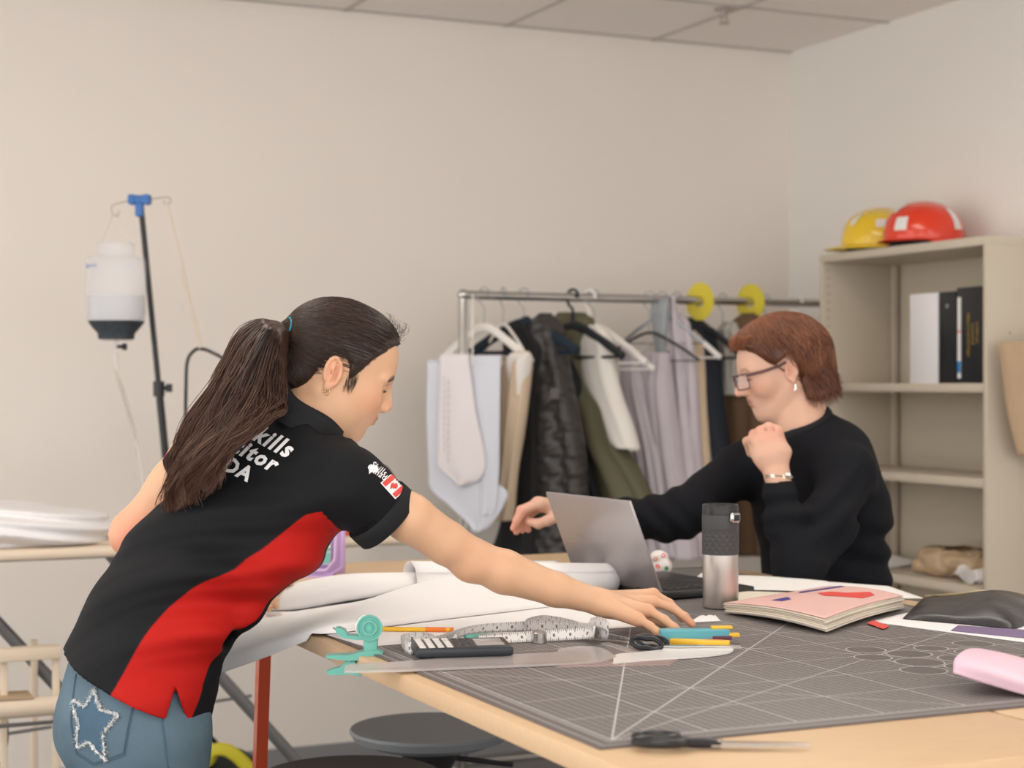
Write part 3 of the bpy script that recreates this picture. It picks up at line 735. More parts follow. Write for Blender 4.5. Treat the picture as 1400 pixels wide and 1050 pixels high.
# --- shears beside the hand ---
M_rub = mat('black_rubber', (0.012, 0.013, 0.016), 0.35)
c = T(884, 883, MZ+.008); t = thing('scissors', 'black handled scissors under the reaching fingers on the mat', 'scissors', c-[0,0,.008])
ring = np.array([c+RT*0.0225*np.cos(a_)+FW*0.010*np.sin(a_)+UP*(0.0085*np.sin(a_)*(1.0-.35*np.exp(-(np.cos(a_)/.4)**2))+.004-.003*np.cos(a_)) for a_ in np.linspace(0, 2*PI, 40, endpoint=False)])
MB().tube(ring, .0040, 10, closed=True).build('handle', M_rub, t)
MB().tube(ring+FW*.034+RT*.012-UP*.003, .0040, 10, closed=True).build('handle', M_rub, t)
bl = [(0.018,-0.004),(0.05,-.008),(0.145,0.002),(0.145,0.004),(0.05,0.008),(0.018,0.006)]
MB().prism(bl, c-UP*.005, RT, FW, UP, .002).build('blade', M_steel, t); MB().prism([(x, y+.006) for x, y in bl], c-UP*.0025, RT, FW, UP, .002).build('blade', M_steel, t)
# --- cutters under the fingertips ---
M_teal = mat('cutter_teal', (0.12, 0.42, 0.50), 0.35)
a = T(914, 873, MZ+.010); b_ = T(1012, 872, MZ+.010); dr = nrm(b_-a); pr = np.cross(UP, dr); Rk = np.stack([dr, pr, UP], 1)
t = thing('utility_cutter', 'teal utility cutter with yellow slider under the fingertips', 'cutter', (a+b_)/2-[0,0,.01])
MB().prism([(-.012,-.012),(0.0,-.014),(.05,-.013),(.085,-.010),(.098,-.006),(.098,.006),(.085,.011),(0,.013),(-.012,.010)], a+pr*.012-UP*.006, dr, pr, UP, .019).build('body', M_teal, t, bevel=.002)
MB().box(a+dr*.086+pr*.012+UP*.015, (.034, .012, .005), Rk, bev=.0018).build('slider', M_yel, t)
MB().box(a+dr*.103+pr*.012+UP*.003, (.022, .012, .006), Rk, bev=.001).build('nose', M_yel, t)
MB().box(a+dr*.085+pr*.0+UP*.0, (.03, .004, .006), Rk, bev=.001).build('grip_strip', mat('plum_plastic', (.12,.03,.06), .4), t)
a = T(916, 877, MZ+.006); b_ = T(998, 880, MZ+.006); dr = nrm(b_-a); pr = np.cross(UP, dr); Rk = np.stack([dr, pr, UP], 1)
t = thing('utility_cutter', 'slim yellow snap-off cutter lying on the mat in front of the teal one', 'cutter', (a+b_)/2-[0,0,.006])
MB().box((a+b_)/2, (np.linalg.norm(b_-a), .011, .010), Rk, bev=.002).build('body', M_yel, t)
for i in range(9): MB().box(b_-dr*(.012+i*.003)+UP*.0052, (.0012, .008, .001), Rk).build('ridge', M_orp, t, smooth=False)
o = flat_sheet('paper_scrap', [(942,851),(985,849),(978,842),(955,843)], M_paper, MZ+.001, label='torn white scrap of paper beyond the fingertips', cat='paper scrap', lift=lambda s, t: .002*np.abs(np.sin(s*7))*t)
# --- travel mug ---
c = T(985, 831, MZ); t = thing('travel_mug', 'steel and black travel mug standing on the cutting mat', 'travel mug', c)
M_brush = mat('brushed_steel', (0.62, 0.58, 0.55), 0.28, metal=1.0, bump=0.15, bscale=60, stretch=(40, 40, 0.3))
M_grip = mat('grey_silicone', (0.055, 0.055, 0.058), 0.55); M_lid = mat('mug_lid_plastic', (0.022, 0.022, 0.024), 0.35)
r = 0.0325
MB().lathe([(r-.004, 0), (r-.001, .002), (r, .006), (r, .098)], c, n=64).build('steel_body', M_brush, t)
# dimpled grip
nz_, na = 60, 96; V = []
for i in range(nz_):
    z = .098+.046*i/(nz_-1)
    for j in range(na):
        a_ = 2*PI*j/na; q = abs(math.sin(8*a_+ (i/(nz_-1))*PI*3))*abs(math.sin(8*a_-(i/(nz_-1))*PI*3)); e = min(1, min(i, nz_-1-i)/3)
        rr_ = r+.0012-.0016*q*e; V.append(c+[rr_*math.cos(a_), rr_*math.sin(a_), z])
mk('grip_band', np.array(V), grid_faces(nz_, na, True), M_grip, t)
MB().lathe([(r-.001, .140), (r+.0008, .142), (r+.0012, .146), (r+.0012, .168), (r+.0004, .170)], c, n=64).build('collar', M_grip, t)
MB().lathe([(r+.0004, .168), (r+.0006, .171), (r+.0006, .186), (r-.0008, .1885), (r-.004, .1885), (r-.006, .184), (0.001, .184)], c, n=64).build('lid', M_lid, t)
nb = nrm(-FW*.75+RT*.62); sb = np.cross(UP, nb); Rk = np.stack([sb, UP, nb], 1)
MB().box(c+nb*(r+.003)+UP*.166, (.024, .019, .010), Rk, bev=.005, seg=3).build('latch_frame', M_chrome, t)
MB().box(c+nb*(r+.007)+UP*.166, (.015, .011, .004), Rk, bev=.0015).build('latch_button', M_lid, t)
nb2 = nrm(-FW*.70+RT*.71); sb2 = np.cross(UP, nb2)
text_on('maker_mark', 'UTG', c+nb2*(r+.0006)+UP*.010, -sb2 if np.dot(sb2, RT) < 0 else sb2, UP, 0.0085, M_ink, t, 0.0003, bold=.0003)
# --- booklets and papers ---
M_pink = mat('pink_cover', (0.80, 0.50, 0.46), 0.6); M_page = mat('cream_pages', (0.78, 0.71, 0.60), 0.8)
M_red = mat('red_print', (0.78, 0.075, 0.06), 0.55); M_blue = mat('blue_print', (0.055, 0.05, 0.30), 0.55)
flat_sheet('loose_papers', [(925,812),(1262,818),(1215,802),(960,783)], M_paper2, MZ+.001, .002, 'loose written pages spread under the seated person\'s elbow', 'papers')
flat_sheet('loose_papers', [(1010,806),(1195,815),(1130,795),(990,786)], M_paper2, MZ+.005, .001, 'upper loose page lying on the spread pages beside the elbow', 'papers', lift=lambda s, t: .003*np.sin(s*3))
flat_sheet('booklet', [(1000,826),(1110,828),(1105,815),(1012,812)], M_page, MZ+.001, .012, 'thin cream booklet with purple cover lying behind the travel mug', 'booklet')
def booklet():
    z = MZ; c4 = [(990,832+6),(1128,866),(1235,833),(1130,814)]
    w = [T(u, v, z+.002) for u, v in c4]
    t = thing('booklet', 'dog-eared pink booklet with red and blue shapes on the cutting mat', 'booklet', sum(w)/4-[0,0,.002])
    s = np.linspace(0, 1, 30)[:,None,None]; q = np.linspace(0, 1, 30)[None,:,None]
    def G(z, off=0): 
        g = (w[0]*(1-s)+w[1]*s)*(1-q)+(w[3]*(1-s)+w[2]*s)*q
        g = g.copy(); g[:,:,2] = z+0.007*np.sin(s[:,:,0]*PI*.9)+0.004*(s[:,:,0])*np.sin(q[:,:,0]*PI)+off*s[:,:,0]; return g
    for i in range(6):
        g = G(MZ+.003+i*.0028, .0007*i); g += (nrm(w[1]-w[0])*rng.uniform(-.004, .005)+nrm(w[3]-w[0])*rng.uniform(-.003, .004))
        sheet('page_bundle', g, M_page, t, .0024)
    g = G(MZ+.003+6*.0028, .0042); sheet('cover', g, M_pink, t, .0008)
    def onc(a, b_, h=.001):
        i = min(29, max(0, a*29)); j = min(29, max(0, b_*29)); i0, j0 = int(i), int(j); i1, j1 = min(29, i0+1), min(29, j0+1); fi, fj = i-i0, j-j0
        return (g[i0,j0]*(1-fi)+g[i1,j0]*fi)*(1-fj)+(g[i0,j1]*(1-fi)+g[i1,j1]*fi)*fj+UP*h
    def fig(name, pl, m):
        V, F = subdiv2(np.array(pl, float), [tuple(range(len(pl)))], .06); return mk(name, np.array([onc(x, y, .0011) for x, y, _ in V]), F, m, t)
    fig('printed_shape', [(.38,.58),(.55,.50),(.86,.62),(.84,.80),(.72,.86),(.60,.70),(.45,.68)], M_red)
    fig('printed_shape', [(.13,.60),(.22,.55),(.30,.97),(.20,.99)], M_blue)
    for k in range(4): fig('printed_text', [(.30+.03*k,.18),(.325+.03*k,.18),(.325+.03*k,.34-.02*k),(.30+.03*k,.34-.02*k)], M_blue)
booklet()
M_purp = mat('purple_print', (.22, .16, .30), .6)
flat_sheet('paper_sheet', [(1190,850),(1400,878),(1440,852),(1240,838)], M_paper, MZ+.001, .0012, 'white printed sheet lying under the black pouch', 'paper')
flat_sheet('printed_card', [(1300,862),(1400,872),(1415,862),(1310,855)], M_purp, MZ+.0026, .0008, 'purple and white card on the sheet in front of the black pouch', 'card')
flat_sheet('printed_card', [(1185,852),(1208,860),(1216,856),(1194,848)], M_red, MZ+.0022, .0008, 'small red and white tag at the corner of the sheet by the pink booklet', 'card')
# pouch
M_pouch = mat('black_vinyl', (0.035, 0.033, 0.035), 0.32, noise=.3, nscale=30, bump=.6, bscale=40)
c = (T(1230,852,MZ)+T(1400,858,MZ)+T(1440,835,MZ)+T(1262,822,MZ))/4
t = thing('zip_pouch', 'black vinyl zip pouch lying at the right edge of the table', 'pouch', c)
w = [T(1234,848,MZ), T(1388,862,MZ), T(1470,832,MZ), T(1262,820,MZ)]
def pil(s, q, top):
    g = (w[0]*(1-s)+w[1]*s)*(1-q)+(w[3]*(1-s)+w[2]*s)*q; e = (16*s*(1-s)*q*(1-q))**.5
    hh = .036*e*(.55+.6*s)*(1+.12*math.sin(9*s+4*q)+.06*math.sin(23*q+6*s)); return g+UP*(.003+hh if top else .0035)
n_ = 40; V = [pil(i/(n_-1), j/(n_-1), True) for i in range(n_) for j in range(n_)]+[pil(i/(n_-1), j/(n_-1), False) for i in range(n_) for j in range(n_)]
F1 = grid_faces(n_, n_); F2 = F1[:,::-1]+n_*n_
mk('body', np.array(V), np.vstack([F1, F2]), M_pouch, t)
zp = [pil(x, .97-.10*math.sin(x*PI), True)+UP*.003 for x in np.linspace(.02, .98, 40)]
MB().tube(zp, .0022, 6).build('zipper', mat('brass_zip', (.50,.40,.22), .4, metal=.6), t)
MB().box(zp[4]-UP*.0+RT*-.006, (.016,.006,.002)).build('zip_pull', M_steel, t)
# pink curled paper
cp = [[(1303,920,2.27),(1306,900,2.28),(1325,887,2.33),(1352,890,2.42),(1352,905,2.46)], [(1352,936,2.24),(1356,912,2.24),(1370,895,2.30),(1395,900,2.38),(1400,915,2.42)], [(1425,957,2.22),(1428,935,2.22),(1440,915,2.28),(1465,920,2.36),(1470,935,2.4)], [(1500,975,2.2),(1500,958,2.2),(1512,938,2.25),(1530,940,2.33),(1535,955,2.38)]]
G = patch(cp, 40, 30); G[:,:,2] = np.maximum(G[:,:,2], MZ+.002)
o = sheet('craft_paper', G, mat('pink_paper', (.80,.56,.66), .7)); tag(o, 'pale pink sheet of paper curled up at the right end of the cutting mat', 'paper')
# foreground scissors
c = T(905, 1016, TZ+.007); t = thing('scissors', 'black handled scissors lying on the mat corner nearest the camera', 'scissors', c-[0,0,.006])
dr = nrm(T(1086,1013,TZ+.005)-T(870,1010,TZ+.005)); pr = np.cross(UP, dr)
def ringp(cx, cy, a_, b__, h): return [c+dr*(cx+a_*math.cos(x))+pr*(cy+b__*math.sin(x))+UP*h for x in np.linspace(0, 2*PI, 40, endpoint=False)]
MB().tube(ringp(-.006, .016, .024, .012, .004), .0048, 10, closed=True).build('handle', M_rub, t)
mb = MB(); mb.tube(ringp(-.002, -.012, .028, .012, .004), .0052, 10, closed=True); mb.tube([c+dr*.02-pr*.004+UP*.002, c+dr*.045+UP*.001, c+dr*.066], [.006,.0065,.005], 10); mb.build('handle', M_rub, t)
blade = [(.055,-.007),(.10,-.006),(.165,.0),(.165,.0015),(.10,.005),(.055,.007)]
MB().prism(blade, c-UP*.002, dr, pr, UP, .0018).build('blade', M_steel, t); MB().prism([(x, y+.003) for x, y in blade], c+UP*.0001, dr, pr, UP, .0018).build('blade', M_steel, t)
MB().lathe([(.004,0),(.004,.003)], c+dr*.064+UP*.002, n=16).build('pivot_screw', M_steel, t)
# --- laptop ---
M_alu = mat('laptop_aluminium', (0.44, 0.41, 0.415), 0.33, metal=0.7); M_lapk = mat('laptop_dark', (0.025, 0.025, 0.028), 0.4)
N_ = T(905, 817, MZ+.018); Fh = P(787, 795, 0); 
hn = T(905, 819, MZ+.004); hd = nrm(T(787,796,MZ+.004)-hn); Lh = 0.31; hf = hn+hd*Lh; out = np.cross(hd, UP); out = out if out@RT > 0 else -out
t = thing('laptop', 'grey laptop standing open with its lid towards the bending person', 'laptop', (hn+hf)/2-[0,0,.004])
Rb = np.stack([hd, out, UP], 1)
MB().box((hn+hf)/2+out*.108+UP*.0055, (Lh, .216, .013), Rb, bev=.003).build('base', M_lapk, t)
kb = t and MB().box((hn+hf)/2+out*.075+UP*.0122, (Lh-.03, .10, .001), Rb).build('keyboard', mat('keyboard_black', (.012,.012,.013), .5), t)
for i in range(13):
    for j in range(5):
        MB().box((hn+hf)/2+hd*((i-6)*.0208)+out*(.037+j*.0188)+UP*.0133, (.0165,.0145,.0018), Rb, bev=.0006, seg=1).build('key', M_lapk, kb, smooth=False)
MB().box((hn+hf)/2+out*.165+UP*.0122, (.10,.062,.0008), Rb).build('touchpad', M_lapk, t)
tilt = math.radians(22); ld = -out*math.sin(tilt)+UP*math.cos(tilt); lnv = np.cross(hd, ld); Hl = .188
Rl = np.stack([hd, ld, lnv], 1); lc = (hn+hf)/2+UP*.012+ld*(Hl/2)
MB().box(lc, (Lh, Hl, .006), Rl, bev=.0022).build('lid', M_alu, t)
sg = 1 if lnv@out > 0 else -1
MB().box(lc+lnv*sg*.0032, (Lh-.012, Hl-.02, .0006), Rl).build('display', mat('display_glass', (.012,.012,.015), .08), t)
for q in (.2, .8): MB().tube([hn+hd*Lh*q-hd*.02+UP*.011, hn+hd*Lh*q+hd*.02+UP*.011], .006, 12).build('hinge', M_lapk, t)
# --- little candy wrapper box behind laptop ---
c = T(906, 786, MZ); t = thing('snack_wrapper', 'small crumpled white wrapper with red and green dots behind the laptop', 'wrapper', c)
S = Sdf(c-.06, c+.06, .0025); S.ell(c+UP*.018, (.022,.022,.020)); S.ell(c+UP*.038+RT*-.006, (.02,.016,.014), k=.006)
S.disp(lambda x, y, z: .003*vnoise(x*110, y*110, z*110, 3)); S.plane(c, (0,0,-1)); V, F = S.mesh(1)
m_w = mat('wrapper_white', (.80,.74,.72), .35); w_o = mk('wrapper', V, F, m_w, t); bw = bvh_of(V, F)
for i, (x, z, m_) in enumerate([(-.012,.02,M_red),(.006,.016,mat('green_print',(.04,.30,.10),.5)),(.0,.042,M_red),(-.016,.036,M_orp),(.016,.030,M_red)]):
    an_ = np.linspace(0, 2*PI, 10, endpoint=False); pl = np.c_[np.cos(an_), np.sin(an_)]*.0045
    decal('printed_dot', pl, [tuple(range(10))], c+RT*x+UP*z, RT, UP, bw, m_, t, .0006, .02)
# --- lilac organiser box standing on the far table ---
M_lil = mat('lilac_plastic', (.60,.42,.72), .35); M_mintc = mat('mint_card', (.25,.62,.56), .5)
c = T(436, 787, TZ); t = thing('tool_case', 'lilac plastic tool case of mint craft tools standing open behind the bending person', 'tool case', c)
dd = (CH-TZ)*FOC/(787-525)
q = lambda u, v, o=0.0: P(u, v, dd)+FW*o
fr = MB(); lean = .0
fr.tube([q(470,716), q(468,776), q(452,786), q(395,786), q(380,776), q(380,716)], .005, 8); fr.tube([q(463,716,-.03), q(460,764,-.03), q(448,778,-.03), q(400,778,-.03), q(388,764,-.03)], .004, 8)
fr.build('rim', M_lil, t)
MB().box((q(380,716)+q(470,786))/2+FW*.012, (.145,.105,.004), np.stack([RT, UP, -FW], 1)).build('back_panel', M_lil, t)
MB().box(q(425,788,-.01), (.10,.012,.06), np.stack([RT, UP, -FW], 1), bev=.003).build('base', M_lil, t)
MB().box(q(425,748,-.002), (.085,.075,.003), np.stack([RT, UP, -FW], 1)).build('insert_card', M_paper, t)
MB().prism([(-.04,-.022),(.035,-.022),(.04,.0),(.01,.004),(-.04,-.004)], q(428,756,-.008), RT, UP, FW, .004).build('tool_tray', M_mintc, t)
MB().tube([q(415,770,-.014), q(455,748,-.014)], .002, 8).build('craft_knife', M_mint, t)
for i in range(6): MB().tube([q(418+i*8,735,-.006), q(416+i*8,752,-.006)], .0009, 6).build('needle', M_lil if i%2 else M_steel, t)
# ======================= steel shelf unit with hats and binders ==========
M_shelf = mat('beige_enamel', (0.58, 0.51, 0.41), 0.45)
M_shelfi = M_shelf
SX0, SX1, SY0, SY1, SH = 3.45, 3.775, 4.09, 4.955, 1.775
sh = thing('shelf_unit', 'beige steel shelf unit against the right wall, two hard hats on top', 'shelf', ((SX0+SX1)/2, (SY0+SY1)/2, 0))
for y in (SY0+.009, SY1-.009): MB().box(((SX0+SX1)/2, y, SH/2), (SX1-SX0, .018, SH), bev=.002).build('side_panel', M_shelf, sh)
MB().box((SX1-.002, (SY0+SY1)/2, SH/2), (.004, SY1-SY0-.04, SH-.01)).build('back_panel', M_shelf, sh, smooth=False)
def shelf_z(v, u=1240): return PX(u, v, SX0)[2]
zs = [shelf_z(524), shelf_z(652, 1300), shelf_z(787, 1230), .32, .06]
for z in zs: MB().box(((SX0+SX1)/2+.004, (SY0+SY1)/2, z-.014), (SX1-SX0-.012, SY1-SY0-.037, .028), bev=.003).build('shelf_board', M_shelf, sh)
MB().box(((SX0+SX1)/2-.0005, (SY0+SY1)/2, SH-.013), (SX1-SX0+.003, SY1-SY0+.003, .028), bev=.003).build('top_panel', M_shelf, sh)
mb = MB()
for y in (SY1-.028,): mb.box((SX1-.03, y, SH/2), (.018, .014, SH-.05))
for y in (SY0+.028,): mb.box((SX1-.03, y, SH/2), (.018, .014, SH-.05))
mb.build('upright', M_shelf, sh)
hl = MB()
for i in range(60): hl.box((SX0+.024, SY1-.0178, .1+i*.0275), (.006, .0012, .008))
hl.build('slot_row', mat('slot_dark', (.25,.22,.18), .6), sh, smooth=False)
# hard hats
def hard_hat(loc, rz, m, label, grp=None, s=1.0):
    t = thing('hard_hat', label, 'hard hat', loc, None)
    R = Matrix.Rotation(rz, 3, 'Z'); R = np.array(R); n1, n2 = 28, 48; V = []
    for i in range(n1):
        ph = (i/(n1-1))*PI/2*1.02
        for j in range(n2):
            a_ = 2*PI*j/n2; x = .142*s*math.sin(ph)*math.cos(a_); y = .112*s*math.sin(ph)*math.sin(a_); z = .135*s*math.cos(ph)**.9 if ph < PI/2 else 0
            z = .028*s+.135*s*max(0, math.cos(ph))**.75; ridge = .006*math.exp(-(y/.018)**2)*(math.sin(ph) < .93); V.append([x, y, z+ridge])
    V = np.array(V)@R.T+np.asarray(loc); mk('shell', V, grid_faces(n1, n2, True), m, t)
    V = []
    for i in range(6):
        q = i/5
        for j in range(n2):
            a_ = 2*PI*j/n2; ex = (.052 if math.cos(a_) > 0 else .012)*max(abs(math.cos(a_)), .0)**1.2+.006
            x = (.142*s+ex*q)*math.cos(a_); y = (.112*s+(.008+.012*max(0, math.cos(a_)))*q)*math.sin(a_); V.append([x, y, .030*s-.014*q*(1 if math.cos(a_) > 0 else .4)])
    V = np.array(V)@R.T+np.asarray(loc); o = mk('brim', V, grid_faces(6, n2, True), m, t); q = o.modifiers.new('s', 'SOLIDIFY'); q.thickness = .003
    hp = MB(); hp.tube([np.asarray(loc)+R@np.array([.115*s*math.cos(a_), .09*s*math.sin(a_), .014]) for a_ in np.linspace(0, 2*PI, 40, endpoint=False)], .007, 8, closed=True); hp.build('headband', M_blk, t)
    return t, R
def hat_strip(t, R, loc, pts, m, name='reflective_strip', s=1.0):
    V = []
    n = 14
    for i in range(n):
        for j in range(8):
            a = pts[0]+(pts[1]-pts[0])*i/(n-1); e = pts[2]+(pts[3]-pts[2])*j/7; ph = PI/2-e
            x = .1435*s*math.sin(ph)*math.cos(a); y = .1135*s*math.sin(ph)*math.sin(a); z = .0295*s+.136*s*max(0, math.cos(ph))**.75; ridge = .006*math.exp(-(y/.018)**2)*(math.sin(ph) < .93)
            V.append([x, y, z+ridge])
    V = np.array(V)@R.T+np.asarray(loc); mk(name, V, grid_faces(n, 8), m, t)
M_hy = mat('hat_yellow', (0.83, 0.56, 0.025), 0.25, coat=.5); M_hr = mat('hat_red', (0.78, 0.045, 0.012), 0.22, coat=.6)
M_refl = mat('reflective_tape', (0.80, 0.78, 0.76), 0.4)
hl1 = PX(1198, 336, SX0+.17); hl1[2] = SH; hl1 = np.array([SX0+.16, SY1-.13, SH])
hl2 = np.array([SX0+.15, SY1-.375, SH])
RZ = math.radians(-80)
t, R = hard_hat(hl1, math.radians(150), M_hy, 'yellow hard hat on top of the shelf unit', s=.94)
hat_strip(t, R, hl1, (.45, .68, .45, .95), M_refl, s=.94); hat_strip(t, R, hl1, (1.35, 1.75, .35, .62), M_refl, s=.94)
MB().tube([hl1+R@np.array([.06,.10,.012]), hl1+R@np.array([.03,.125,.004]), hl1+R@np.array([.0,.12,.006])], .004, 8).build('chin_strap', M_blk, t)
t, R = hard_hat(hl2, math.radians(-32), M_hr, 'orange-red hard hat on top of the shelf unit, in front of the yellow one', s=.93)
hat_strip(t, R, hl2, (-2.45, -2.08, .14, .50), M_refl, s=.93); hat_strip(t, R, hl2, (-.80, -.48, .15, .85), M_refl, s=.93); hat_strip(t, R, hl2, (-2.95, -2.7, .7, 1.1), M_refl, s=.93)
# binders on the upper shelf
def scrawl(name, c, ax, ay, L, h, m, parent, seed=1):
    mb = MB(); r = np.random.default_rng(seed); x = 0; ax = nrm(ax); ay = nrm(ay); nz = np.cross(ax, ay)
    while x < L:
        w = h*r.uniform(.35, .7); k = r.integers(3)
        mb.box(np.asarray(c)+ax*(x-L/2)+ay*0, (h*.16, h*r.uniform(.7, 1), .0005), np.stack([ax, ay, nz], 1))
        for j in range(k+1): mb.box(np.asarray(c)+ax*(x-L/2+w*.4)+ay*h*(r.random()-.5)*.8, (w*.7, h*.16, .0005), np.stack([ax, ay, nz], 1))
        x += w+h*.25
    return mb.build(name, m, parent, smooth=False)
def binder(y0, y1, h, m, label, dep=.28, spine=None, group=None):
    z = zs[0]; c = np.array([SX0+.02+dep/2, (y0+y1)/2, z])
    t = thing('binder', label, 'binder', c)
    w = abs(y1-y0)
    MB().box(c+[-dep/2+.0015, 0, h/2], (.003, w, h), bev=.001).build('spine', m, t)
    for s_ in (-1, 1): MB().box(c+[0, s_*(w/2-.0015), h/2], (dep, .003, h), bev=.001).build('cover', m, t)
    MB().box(c+[.012, 0, h/2], (dep-.03, w-.01, h-.012)).build('pages', M_paper, t, smooth=False)
    return t, c, w
M_bw = mat('binder_white', (.78,.76,.77), .35); M_bb = mat('binder_black', (.015,.016,.02), .3); M_gold = mat('gold_lettering', (.50,.32,.06), .45)
fy = lambda u: PX(u, 450, SX0+.02)[1]
HB = .29
yL = [fy(1243), fy(1284), fy(1308), fy(1347)]
t, c, w = binder(yL[0]-.002, yL[1]+.002, .285, M_bw, 'white ring binder leftmost on the upper shelf')
t, c, w = binder(yL[1], yL[2]+.002, .285, M_bb, 'narrow plain black binder next to the white one on the upper shelf')
MB().lathe([(.006,0),(.007,.001),(.007,.002)], c+[-.1402,0,.24], np.array([[0,0,-1],[0,1,0],[1,0,0.]]), 16).build('finger_ring', M_chrome, t)
t, c, w = binder(yL[2], max(yL[3], SY0+.03), .295, M_bb, 'thick black binder with gold lettering and a white label strip on the upper shelf')
MB().box(c+[-.1408, w/2-.013, .14], (.0012, .015, .25)).build('spine_label', M_refl, t, smooth=False)
MB().box(c+[-.1418, w/2-.013, .050], (.0008, .015, .035)).build('label_band', mat('label_blue', (.03,.22,.52), .4), t, smooth=False)
MB().box(c+[-.1418, w/2-.013, .16], (.0008, .012, .006)).build('label_band', M_red, t, smooth=False)
scrawl('gold_lettering', c+np.array([-.1412, .010, .150]), (0,0,-1), (0,-1,0), .125, .012, M_gold, t, 1)
scrawl('gold_lettering', c+np.array([-.1412, -.010, .150]), (0,0,-1), (0,-1,0), .062, .011, M_gold, t, 2)
scrawl('gold_lettering', c+np.array([-.1412, -.030, .152]), (0,0,-1), (0,-1,0), .066, .011, M_gold, t, 3)
# crumpled brown paper and white sheets on the lower shelf
M_kraft = mat('kraft_paper', (0.50, 0.36, 0.23), 0.75, noise=.1, nscale=20)
z = zs[2]
def crumple(name, c, r, m, label, seed, amp=.022, f=38, cat='paper', flat=.5):
    c = np.asarray(c, float); r = np.asarray(r); S = Sdf(c-r*1.3, c+r*1.5, .006)
    S.ell(c+[0,0,r[2]*.8], r, k=.01)
    S.disp(lambda x, y, z: amp*np.abs(vnoise(x*f, y*f, z*f*1.3, seed))-amp*.3+.5*amp*np.abs(vnoise(x*f*2, y*f*2, z*f*2, seed+1)))
    S.plane(c, (0,0,-1)); V, F = S.mesh(0); o = mk(name, V, F, m); tag(o, label, cat); return o
crumple('brown_paper', (3.62, 4.42, z), (.12,.16,.06), M_kraft, 'crumpled bundle of brown kraft paper on the lower shelf', 5, .03, 45)
an = np.linspace(0, 2.2*2*PI, 60)
L_ = np.linspace(0, 1, 12)[:,None]
G = np.array([[np.array([3.52+.10*l, 4.52-.22*l, z+.030])+np.array([.6,1,0])*.0+UP*(.026-.0012*a_)*math.sin(a_)+np.array([.9,.4,0])*(.028-.0012*a_)*math.cos(a_) for a_ in an] for l in L_[:,0]])
o = sheet('brown_paper', G, M_kraft, thick=.001); tag(o, 'loosely rolled brown kraft paper with curled end on the lower shelf', 'paper')
G = np.array([[np.array([3.64, 4.30-.18*l, z+.118])+UP*(.024-.001*a_)*math.sin(a_)+np.array([1,.2,0])*(.026-.001*a_)*math.cos(a_) for a_ in an] for l in L_[:,0]])
o = sheet('brown_paper', G, M_kraft, thick=.001); tag(o, 'rolled brown kraft paper lying on top of the crumpled bundle, lower shelf', 'paper')
def loose(c, w, h, rz, m, label, curl=.02, name='white_paper', cat='paper'):
    s = np.linspace(-.5, .5, 16)[:,None]; q = np.linspace(-.5, .5, 16)[None,:]
    X = s*w+0*q; Y = q*h+0*s; Z = curl*(s+.5)**2*1.5+curl*.4*np.sin(q*6); ca, sa = math.cos(rz), math.sin(rz)
    G = np.stack([c[0]+X*ca-Y*sa, c[1]+X*sa+Y*ca, c[2]+Z-Z.min()+.001], -1); o = sheet(name, G, m); tag(o, label, cat); return o
loose((3.54, 4.28, z), .11, .09, .5, M_paper, 'white paper scrap near the front corner of the lower shelf', .035)
loose((3.60, 4.22, z+.0), .14, .05, -.3, M_paper, 'white paper scrap behind the corner one on the lower shelf', .05)
loose((3.60, 4.80, z), .22, .20, .2, M_paper, 'flat pale sheet at the far end of the lower shelf', .01)
# brown paper pattern hanging at the right edge
pk = [[PY(u, v, 4.02) for u, v in row] for row in [[(1366,468),(1385,467),(1480,465)],[(1372,520),(1392,520),(1480,520)],[(1380,575),(1398,575),(1480,575)],[(1393,625),(1405,625),(1480,640)]]]
G = np.stack([spl(np.array([r[j] for r in [[*spl(q, 12)] for q in pk]]), 20) for j in range(12)], 1); G = G+FW*.01*np.sin(np.linspace(0, 6, 12))[None,:,None]
o = sheet('pattern_paper', G, M_kraft, thick=.0015); o['label'] = 'brown paper pattern piece hanging beside the shelf unit at the right edge'; o['category'] = 'paper pattern'
pole = MB(); hk = PY(1420, 455, 4.02); pole.tube([(hk[0]+.02, 4.035, 0), (hk[0]+.02, 4.035, hk[2]+.03)], .010, 10); pole.tube([(hk[0]-.10, 4.03, hk[2]), (hk[0]+.14, 4.03, hk[2])], .004, 8)
pb = pole.build('pattern_stand', M_shelf); tag(pb, 'thin beige stand carrying the brown paper pattern beside the shelf unit', 'stand')
# ======================= clothes rack ====================================
RY = 5.0; rz_ = PY(633, 403, RY)[2]; rx0 = PY(633, 403, RY)[0]; rx1 = SX0+.25
rk = thing('clothes_rack', 'chrome clothes rack with garments along the back wall', 'clothes rack', ((rx0+rx1)/2, RY+.03, 0))
RY = 5.12; rx0 = PY(633, 403, RY)[0]; rz_ = PY(633, 403, RY)[2]; rx1 = 3.62
MB().tube([(rx0, RY, rz_), (rx1, RY, rz_)], .0145, 14).build('rail', M_chrome, rk)
for x in (rx0, rx1):
    MB().box((x, RY, rz_/2+.02), (.026, .026, rz_-.02), bev=.004).build('post', M_chrome, rk)
    MB().sphere((x, RY, rz_), .019).build('end_cap', M_chrome, rk)
    MB().tube([(x, RY-.13, .06), (x, RY+.24, .06)], .013, 10).build('foot', M_chrome, rk)
    for s_ in (-.11, .22): MB().lathe([(.026,-.01),(.028,0),(.026,.01)], (x, RY+s_, .028), np.array([[0,0,1.],[0,1,0],[-1,0,0]]), 20).build('caster', M_blk, rk)
MB().tube([(rx0, RY, .10), (rx1, RY, .10)], .011, 10).build('lower_rail', M_chrome, rk)
M_hw = mat('white_hanger', (.82,.78,.74), .35); M_hb = mat('black_hanger', (.015,.018,.022), .4); M_hn = mat('navy_velvet_hanger', (.008,.020,.035), .8); M_hg = mat('grey_wire', (.32,.33,.36), .35, metal=.7)
